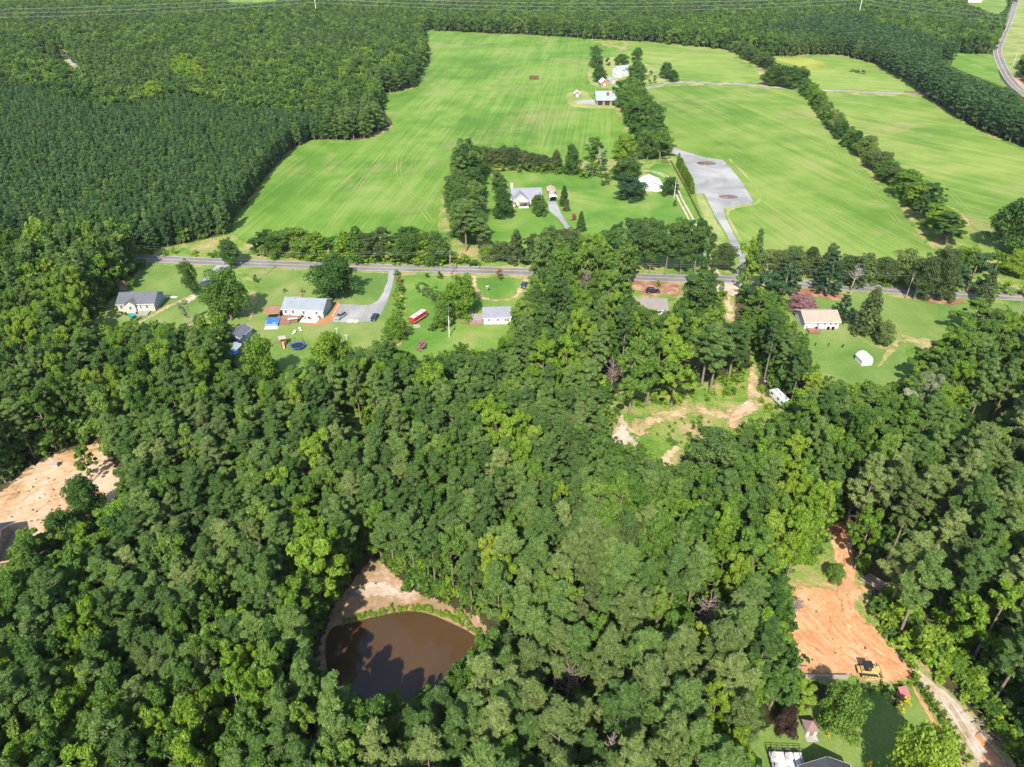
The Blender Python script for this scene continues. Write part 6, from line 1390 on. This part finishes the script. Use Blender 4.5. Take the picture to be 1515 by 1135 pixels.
# left edge house, bottom right house, far houses
h, L = at_house('house', 'dark-roofed house cut by the left frame edge below the dirt clearing', (-64, 846), (-4, 836), 9.5)
ro = gable(h, L, 9.5, 2.6, 2.4, 'wood_grey', 'shingle_dark', 1.0); window(h, 1.5, 1.7, 1.0, 1.1, L / 2, 1, 'x'); window(h, -1.5, 1.7, 1.0, 1.1, L / 2, 1, 'x')
h, L = at_house('house', 'dark-roofed house at the bottom edge beside the white deck', (1216, 1252), (1288, 1250), 9.4)
ro = gable(h, 9.4, L, 3.0, 2.0, 'siding_cream', 'shingle_dark', .5, axis='y'); window(h, 0, 1.7, 1.0, 1.1, 4.7, 1)
a = G(1166, 1142); t = thing('sun_deck', 'white sun deck with black railing at the bottom lawn', 'deck', (a.x, a.y, .02), -0.04)
deck(t, -2.6, 2.6, -2.6, 2.6, .9, 'deck_white', False)
for k in range(7): MB().box((-2.7 + k * .9, 2.7, 1.4), (.08, .08, 1.1)).build('rail_post', 'rail_black', t); 
for k in range(6): MB().box((-2.7, -2.4 + k * .9, 1.4), (.08, .08, 1.1)).build('rail_post', 'rail_black', t)
for zz in (1.15, 1.55, 1.92): MB().box((0, 2.7, zz), (5.4, .04, .06)).build('rail', 'rail_black', t); MB().box((-2.7, 0, zz), (.04, 5.4, .06)).build('rail', 'rail_black', t)
c0 = Vector((a.x, a.y, .97))
def deck_seat(x, y, rz, lab):
    t = thing('deck_chair', lab, 'chair', (c0.x + x, c0.y + y, c0.z), rz)
    MB().box((0, 0, .38), (.6, .6, .08)).build('seat', 'stone', t); MB().box((0, .3, .7), (.6, .07, .6)).build('backrest', 'stone', t)
    for sx in (-.25, .25):
        for sy in (-.25, .25): MB().box((sx, sy, .18), (.05, .05, .36)).build('leg', 'rail_black', t)
deck_seat(-1.9, 1.8, .3, 'grey chair at the far left corner of the white deck'); deck_seat(-2.0, .2, 1.4, 'grey chair at the left side of the white deck'); deck_seat(.1, 1.6, 0, 'grey chair in the middle of the white deck')
t = thing('deck_sofa', 'white corner sofa along the right of the white deck', 'sofa', (c0.x + 1.6, c0.y + .9, c0.z), 0)
MB().box((0, 0, .35), (.8, 2.2, .3)).build('seat', 'paint_white', t); MB().box((.45, 0, .6), (.14, 2.2, .6)).build('backrest', 'stone', t); MB().box((0, 1.15, .5), (.8, .12, .5)).build('armrest', 'stone', t)
t = thing('deck_table', 'round glass table at the near side of the white deck', 'table', (c0.x - .2, c0.y - 1.2, c0.z)); MB().loft([circ(.75, .7), circ(.75, .76)]).build('table_top', 'siding_blue', t); MB().tube([(0, 0, 0), (0, 0, .7)], .08, 8).build('leg', 'rail_black', t)
a = G(1196, 1082); t = thing('garden_shed', 'small shed with pyramid brown roof beside the purple-leaved tree', 'shed', (a.x, a.y, .03), .05)
MB().box((0, 0, 1.0), (2.2, 2.2, 2.0)).build('wall', 'siding_white', t); MB().loft([[(sx * 1.45, sy * 1.45, 1.95) for sx, sy in ((-1, -1), (1, -1), (1, 1), (-1, 1))], [(sx * .05, sy * .05, 3.3) for sx, sy in ((-1, -1), (1, -1), (1, 1), (-1, 1))]]).build('roof', 'shingle_brown', t); door(t, 0, .9, 1.7, -1.1, .05, mat='wood_deck'); MB().box((0, -1.7, .06), (2.4, 1.2, .1)).build('step', 'stone', t)
t.scale = (.78, .78, .85)
a = G(1334, 1032); t = thing('play_house', 'small hut with sloping red metal roof at the clay edge', 'hut', (a.x, a.y, .03), .12)
MB().box((0, 0, .8), (1.5, 1.7, 1.6)).build('wall', 'wood_grey', t); MB().box((0, 0, 1.75), (2.0, 2.3, .1), 0, .25).build('roof', 'metal_roof_red', t); door(t, 0, .7, 1.4, -.85, .05, mat='wood_deck')
t.scale = (.78, .78, .85)
h, L = at_house('house', 'white house far off beside the bend of the highway', (1432, 4), (1452, 4), 10); gable(h, L, 10, 3, 2.2, 'siding_white', 'metal_roof_white', .4); window(h, 0, 1.7, 1, 1.2, -5)
a = G(1516, 512); t = thing('shed_roofed_barn', 'grey-roofed shed at the right frame edge among trees', 'shed', (a.x, a.y, .02), .2); gable(t, 7, 5, 2.4, 1.4, 'wood_grey', 'shingle_grey', .3, fnd=False); door(t, 0, 1.2, 2, -2.5, .05)

# ------------------------------------------------------------------ clay clearing: bulldozer, logs, wall, brush
a = G(1283, 996); t = thing('bulldozer', 'yellow tracked bulldozer with dark canopy on the orange clay', 'bulldozer', (a.x, a.y, .05), -0.12)
for s in (-1, 1):
    pr = [(-1.7, .15), (-1.35, .0), (1.35, 0), (1.7, .2), (1.75, .55), (1.4, .85), (-1.3, .85), (-1.75, .5)]
    mb = MB(); n_ = 8
    for q in (s * .75, s * 1.2): mb.v += [(x, q, z) for x, z in pr]
    mb.f = [tuple(range(n_)), tuple(range(2 * n_ - 1, n_ - 1, -1))] + [(i, i + n_, (i + 1) % n_ + n_, (i + 1) % n_) for i in range(n_)]
    tk = mb.build('track', 'rubber', t)
    for x in (-1.2, -.6, 0, .6, 1.2): MB().tube([(x, s * 1.2, .42), (x, s * 1.26, .42)], .24, 10).build('roller', 'paint_yellow', tk)
MB().box((0.1, 0, .95), (3.2, 1.5, .7)).build('chassis', 'paint_yellow', t, bevel=.06); MB().box((1.1, 0, 1.55), (1.7, 1.05, .75)).build('hood', 'paint_yellow', t, bevel=.08)
MB().tube([(1.2, .25, 1.9), (1.2, .25, 2.5)], .07, 8).build('exhaust', 'mat_black', t)
MB().box((-.5, 0, 1.4), (.9, 1.2, .3)).build('seat', 'mat_black', t)
for sx in (-1.3, .15):
    for sy in (-.6, .6): MB().box((sx, sy, 2.0), (.09, .09, 1.5)).build('canopy_post', 'mat_black', t)
MB().box((-.55, 0, 2.8), (1.8, 1.6, .1)).build('canopy', 'mat_black', t, bevel=.04)
mb = MB(); bl = [(2.35, .12), (2.25, .5), (2.3, .9), (2.45, 1.2), (2.53, 1.2), (2.40, .9), (2.36, .5), (2.45, .1)]
for q in (-1.6, 1.6): mb.v += [(x, q, z) for x, z in bl]
mb.f = [tuple(range(8)), tuple(range(15, 7, -1))] + [(i, i + 8, (i + 1) % 8 + 8, (i + 1) % 8) for i in range(8)]
mb.build('blade', 'paint_yellow', t)
for s in (-1, 1): MB().tube([(0, s * 1.32, .5), (2.3, s * 1.32, .45)], .09, 6).build('push_arm', 'paint_yellow', t); MB().tube([(1.7, s * .5, 1.3), (2.35, s * .6, .9)], .06, 6).build('hydraulic_ram', 'steel', t)
MB().box((-1.9, 0, .9), (.5, 1.4, .35)).build('ripper_frame', 'paint_yellow', t)
for s in (-.5, 0, .5): MB().box((-2.1, s, .55), (.12, .1, .6)).build('ripper_tooth', 'mat_black', t)
t.scale = (.86, .86, .86)
d = math.radians(-48)
for i in range(4):
    c = G(1286.5 + i * 5.0, 866 - i * 1.6); L_ = 4.2 + .3 * (i % 2); v = Vector((math.cos(d), math.sin(d), 0)) * L_ / 2
    t = thing('log', 'long brown felled log beside the clay clearing, %s from the clay' % ordinal(i + 1), 'log', (c.x, c.y, .05), 0, 'felled logs')
    MB().tube([-v + Vector((0, 0, .3)), v + Vector((0, 0, .3))], [.30, .25], 10).build('trunk', 'log_wood', t, True); MB().tube([v * 1.001 + Vector((0, 0, .3)), v * 1.004 + Vector((0, 0, .3))], .235, 10).build('cut_end', 'log_end', t); MB().tube([-v * 1.004 + Vector((0, 0, .3)), -v * 1.001 + Vector((0, 0, .3))], .28, 10).build('cut_end', 'log_end', t)
a, b = G(1190, 1004), G(1254, 1004.5); t = thing('retaining_wall', 'low grey timber wall between the clay clearing and the lawn trees', 'wall')
n_ = 6
for k in range(n_):
    p, q = a.lerp(b, k / n_), a.lerp(b, (k + .97) / n_)
    for zz in (.22, .62): m_ = (p + q) / 2; MB().box((m_.x, m_.y, zz + .02), ((q - p).length, .22, .38), math.atan2((q - p).y, (q - p).x)).build('beam', 'wood_grey', t)
MB().box(((a + b).x / 2, (a + b).y / 2, .90), ((b - a).length, .34, .08), math.atan2((b - a).y, (b - a).x)).build('cap', 'wood_grey', t)
def sticks(name, label, px, py, n, R, Hh, mat, cat, seed):
    rd = random.Random(seed); a = G(px, py); mb = MB()
    for _ in range(n):
        q = rd.uniform(0, 6.28); L = rd.uniform(.4, 1) * R; c = Vector((rd.gauss(0, R * .4), rd.gauss(0, R * .4), rd.uniform(.05, Hh))); v = Vector((math.cos(q), math.sin(q), rd.uniform(-.3, .4))) * L
        mb.tube([c - v, c, c + v + Vector((0, 0, rd.uniform(-.2, .2)))], [.09, .07, .02], 5)
    o = mb.build(name, mat); o.location = (a.x, a.y, .05); o['kind'] = 'stuff'; return tag(o, label, cat)
sticks('brush_pile', 'pile of dead branches at the left edge of the clay clearing', 1176, 897, 45, 1.4, .7, 'dead_wood', 'brush pile', 1)
sticks('brush_pile', 'strewn sticks at the lower left edge of the clay clearing', 1172, 978, 40, 1.6, .6, 'dead_wood', 'brush pile', 2)
sticks('brush_pile', 'brown brush heap beside the gravel drive at the right wood edge', 1468, 1085, 60, 2.2, .9, 'dead_wood', 'brush pile', 3)
sticks('root_pile', 'heap of uprooted stumps at the top of the clay track', 1240, 788, 40, 1.6, 1.2, 'clay_clod', 'stumps', 4)
sticks('brush_pile', 'dead branches beside the sand patch in the rough clearing', 908, 664, 30, 2.0, .8, 'dead_wood', 'brush pile', 5)
CLODS = [sorted([G(1232 + random.uniform(-10, 22), 785 + random.uniform(-6, 10)) for _ in range(10)], key=lambda p: -p.y), sorted([G(random.uniform(1190, 1330), random.uniform(880, 990)) for _ in range(12)], key=lambda p: -p.y)]
for g_, where in enumerate(('by the stump heap', 'on the open clearing')):
    for i, c in enumerate(CLODS[g_]):
        r = random.uniform(.15, .5) if g_ == 0 else random.uniform(.1, .22)
        mb = MB(); mb.loft([[(math.cos(q) * r * s * random.uniform(.8, 1.2), math.sin(q) * r * s * random.uniform(.8, 1.2), z * r) for q in [k * math.pi / 4 for k in range(8)]] for s, z in ((1.0, -.2), (1.1, .35), (.7, .8), (.15, 1.0))])
        o = mb.build('clay_clod', 'clay_clod'); o.location = (c.x, c.y, .05); tag(o, 'lump of orange clay %s, %s counting from the far end' % (where, ordinal(i + 1)), 'clod', 'clay lumps')
a = G(82, 690); t = thing('utility_box', 'grey utility box at the top of the pale dirt clearing', 'utility box', (a.x, a.y, .03), .2); MB().box((0, 0, .5), (1.5, 1.0, 1.0)).build('body', 'stone', t, bevel=.04); MB().box((0, 0, 1.04), (1.7, 1.2, .08)).build('lid', 'stone', t)
# dead trees
def dead_tree(label, px, py, ytop, wpx, seed, mat='dead_wood', lean=0.0):
    rd = random.Random(seed); P = G(px, py); H_ = height_at(P, ytop); R_ = wpx * mpp((P.x, P.y, H_ * .6)) / 2; TREES.append((P.x, P.y, 1))
    t = thing('dead_tree', label, 'tree', (P.x, P.y, 0)); tr = MB(); br = MB()
    top = Vector((lean * H_, 0, H_)); tr.tube([(0, 0, -.1), top * .35, top * .7, top], [.26, .2, .13, .03], 7)
    for i in range(26):
        f = .45 + .52 * i / 26; p0 = top * f; q = i * 2.4 + rd.random(); L = R_ * (1.05 - .45 * f) * rd.uniform(.6, 1.1); v = Vector((math.cos(q), math.sin(q), rd.uniform(.25, .8)))
        p1 = p0 + v * L * .5; p2 = p0 + v * L + Vector((0, 0, rd.uniform(0, .6))); br.tube([p0, p1, p2], [.09, .06, .015], 5)
        for k in range(5):
            w_ = Vector((rd.uniform(-1, 1), rd.uniform(-1, 1), rd.uniform(0, 1))) * L * .45; b0 = p0.lerp(p2, rd.uniform(.35, 1)); br.tube([b0, b0 + w_], [.04, .012], 4, False)
    tr.build('trunk', mat, t, True); br.build('bare_branches', mat, t)
for (lb, x, y, yt, w_, sd_, mt, ln) in DEAD: dead_tree(lb, x, y, yt, w_, sd_, mt, ln)
dead_tree('white bare snag in the tree line behind the gabled house', 889, 260, 217, 14, 5, 'bark_pale', -.1)
dead_tree('pale bare dead tree by the road right of the white pines', 1258, 430, 396, 26, 6, 'bark_pale', .1)
dead_tree('white dead tree at the far end of the big hay field', 646, 44, 22, 10, 11, 'bark_pale', .2)

# ------------------------------------------------------------------ fences, poles, wires
def fence(label, path, step, h_, mat, name='board_fence', rails=(0.5, 0.95, 1.35)):
    P = densify([G(x, y) for x, y in path], step, 0, False); t = thing(name, label, 'fence')
    for p in P: MB().box((p.x, p.y, h_ / 2), (.16, .16, h_)).build('post', mat, t)
    for zz in rails:
        mb = MB()
        for p, q in zip(P, P[1:]): m_ = (p + q) / 2; mb.box((m_.x, m_.y, zz), ((q - p).length + .02, .05, .2), math.atan2((q - p).y, (q - p).x))
        mb.build('rail', mat, t)
    return t
fence('long dark brown board fence between the two-track lane and the gravel drive', [(993, 241.5), (1004, 262), (1018, 288), (1033, 318), (1046, 345), (1056, 369)], 2.6, 1.5, 'wood_fence')
fence('short brown fence across the top of the two-track lane lawn', [(978, 241), (993, 241.5)], 2.6, 1.5, 'wood_fence')
fence('brown gate fence where the far farm lane meets the pine belt', [(1338, 138), (1350, 138.6), (1360, 140)], 3.5, 2.2, 'wood_fence')
fence('dark brown fence at the gravel drive mouth by the junction', [(1090, 400), (1096, 396)], 2.0, 1.4, 'wood_fence')
WIRE_Z = 8.6
def pole(label, px, py, h_=9.5, mat='pole_wood', arms=1, lamp=False):
    a = G(px, py); t = thing('utility_pole', label, 'pole', (a.x, a.y, 0), 0.0, 'utility poles')
    MB().tube([(0, 0, -.2), (0, 0, h_)], [.17, .11], 8).build('post', mat, t)
    for k in range(arms):
        z = h_ - .6 - k * .9; ar = MB().box((0, 0, z), (.12, 2.0, .12)).build('crossarm', mat, t)
        for y in (-.9, 0, .9): MB().tube([(0, y, z + .06), (0, y, z + .26)], .05, 6).build('insulator', 'steel', ar)
    if lamp: MB().box((0.5, 0, h_ - 1.2), (1.0, .08, .08)).build('lamp_arm', 'steel', t); MB().box((1.0, 0, h_ - 1.28), (.5, .25, .14)).build('lamp_head', 'lamp_white', t)
    else: MB().tube([(.3, 0, h_ - 2.6), (.3, 0, h_ - 1.7)], .22, 10).build('transformer', 'steel', t)
    return Vector((a.x, a.y, h_ - .35))
PL = [pole('wooden utility pole at the left wood edge of the road', 60, 384), pole('wooden utility pole on the lawn left of the white house', 392, 408), pole('wooden utility pole by the road at the red trailer lawn', 667, 407), pole('wooden utility pole hidden at the pine grove by the road', 880, 421), pole('wooden utility pole in the junction trees', 1128, 428), pole('wooden utility pole by the upper right lawn', 1340, 442), pole('wooden utility pole at the right frame edge', 1503, 469, 10), ]
pg = pole('thin pale pole on the lawn below the cottage deck', 665, 499, 7.5, 'pole_pale', 0)
pb = pole('pale pole with lamp beside the white garage', 997, 293.5, 8.5, 'pole_pale', 0, True)
pf = pole('pale pole by the highway bend at the far right', 1499, 97, 11, 'pole_pale')
def wire(name, label, A, B, sag, r, group, mat='cable_grey', n=14):
    pts = [A.lerp(B, k / n) - Vector((0, 0, sag * 4 * (k / n) * (1 - k / n))) for k in range(n + 1)]
    o = MB().tube(pts, r, 5).build(name, mat, None, True); return tag(o, label, 'cable', group)
names = ['left wood pole and the white house pole', 'white house pole and the red trailer lawn pole', 'red trailer lawn pole and the pine grove pole', 'pine grove pole and the junction pole', 'junction pole and the upper lawn pole', 'upper lawn pole and the frame edge pole']
for (A, B), nm_ in zip(zip(PL, PL[1:]), names):
    for k, off in enumerate((-.9, .9)): wire('overhead_wire', '%s wire strung between the %s' % ('nearer' if k == 0 else 'farther', nm_), A + Vector((0, off, 0)), B + Vector((0, off, 0)), .9, .012, 'wires along the road')
wire('overhead_wire', 'service wire from the roadside pole down to the thin pale pole', PL[2], pg, .6, .03, 'service wires')
# transmission line across the far wood
def tower(label, px, py, h_):
    a = G(px, py); t = thing('transmission_pole', label, 'pylon', (a.x, a.y, 0), 0, 'transmission poles')
    MB().tube([(0, 0, 0), (0, 0, h_)], [.55, .25], 10).build('mast', 'pole_pale', t, True)
    for k in range(3): MB().box((0, 0, h_ - 2 - k * 4), (.3, 9 - k, .3)).build('crossarm', 'pole_pale', t)
    return Vector((a.x, a.y, h_ - 2))
TL = [tower('tall pale transmission mast beyond the left wood', -330, 62, 34), tower('tall pale transmission mast at the far middle wood', 470, 34, 34), tower('tall pale transmission mast rising from the far wood top right', 1267, 36, 34), tower('tall pale transmission mast beyond the highway on the right', 1800, 90, 34)]
for i, (A, B) in enumerate(zip(TL, TL[1:])):
    for k in range(3):
        wire('transmission_cable', 'pale transmission cable above the far wood, %s span, %s from the top' % (('left', 'middle', 'right')[i], ordinal(k + 1)), A + Vector((0, 3 - 3 * k, -4 * k)), B + Vector((0, 3 - 3 * k, -4 * k)), 9 if i == 1 else 7, .075, 'transmission cables', n=30)

# ------------------------------------------------------------------ summer haze
hz = MB().box((0, 1500, 59.5), (9000, 5000, 123)).build('haze', 'paint_white'); hz.data.materials.clear()
m = bpy.data.materials.new('haze_air'); m.use_nodes = True; nt = m.node_tree; nt.nodes.clear()
ou = nt.nodes.new('ShaderNodeOutputMaterial'); pv = nt.nodes.new('ShaderNodeVolumePrincipled')
pv.inputs['Color'].default_value = (0.80, 0.90, 1.0, 1); pv.inputs['Density'].default_value = 0.00003; pv.inputs['Anisotropy'].default_value = 0.0
nt.links.new(pv.outputs[0], ou.inputs['Volume']); hz.data.materials.append(m); tag(hz, kind='stuff')
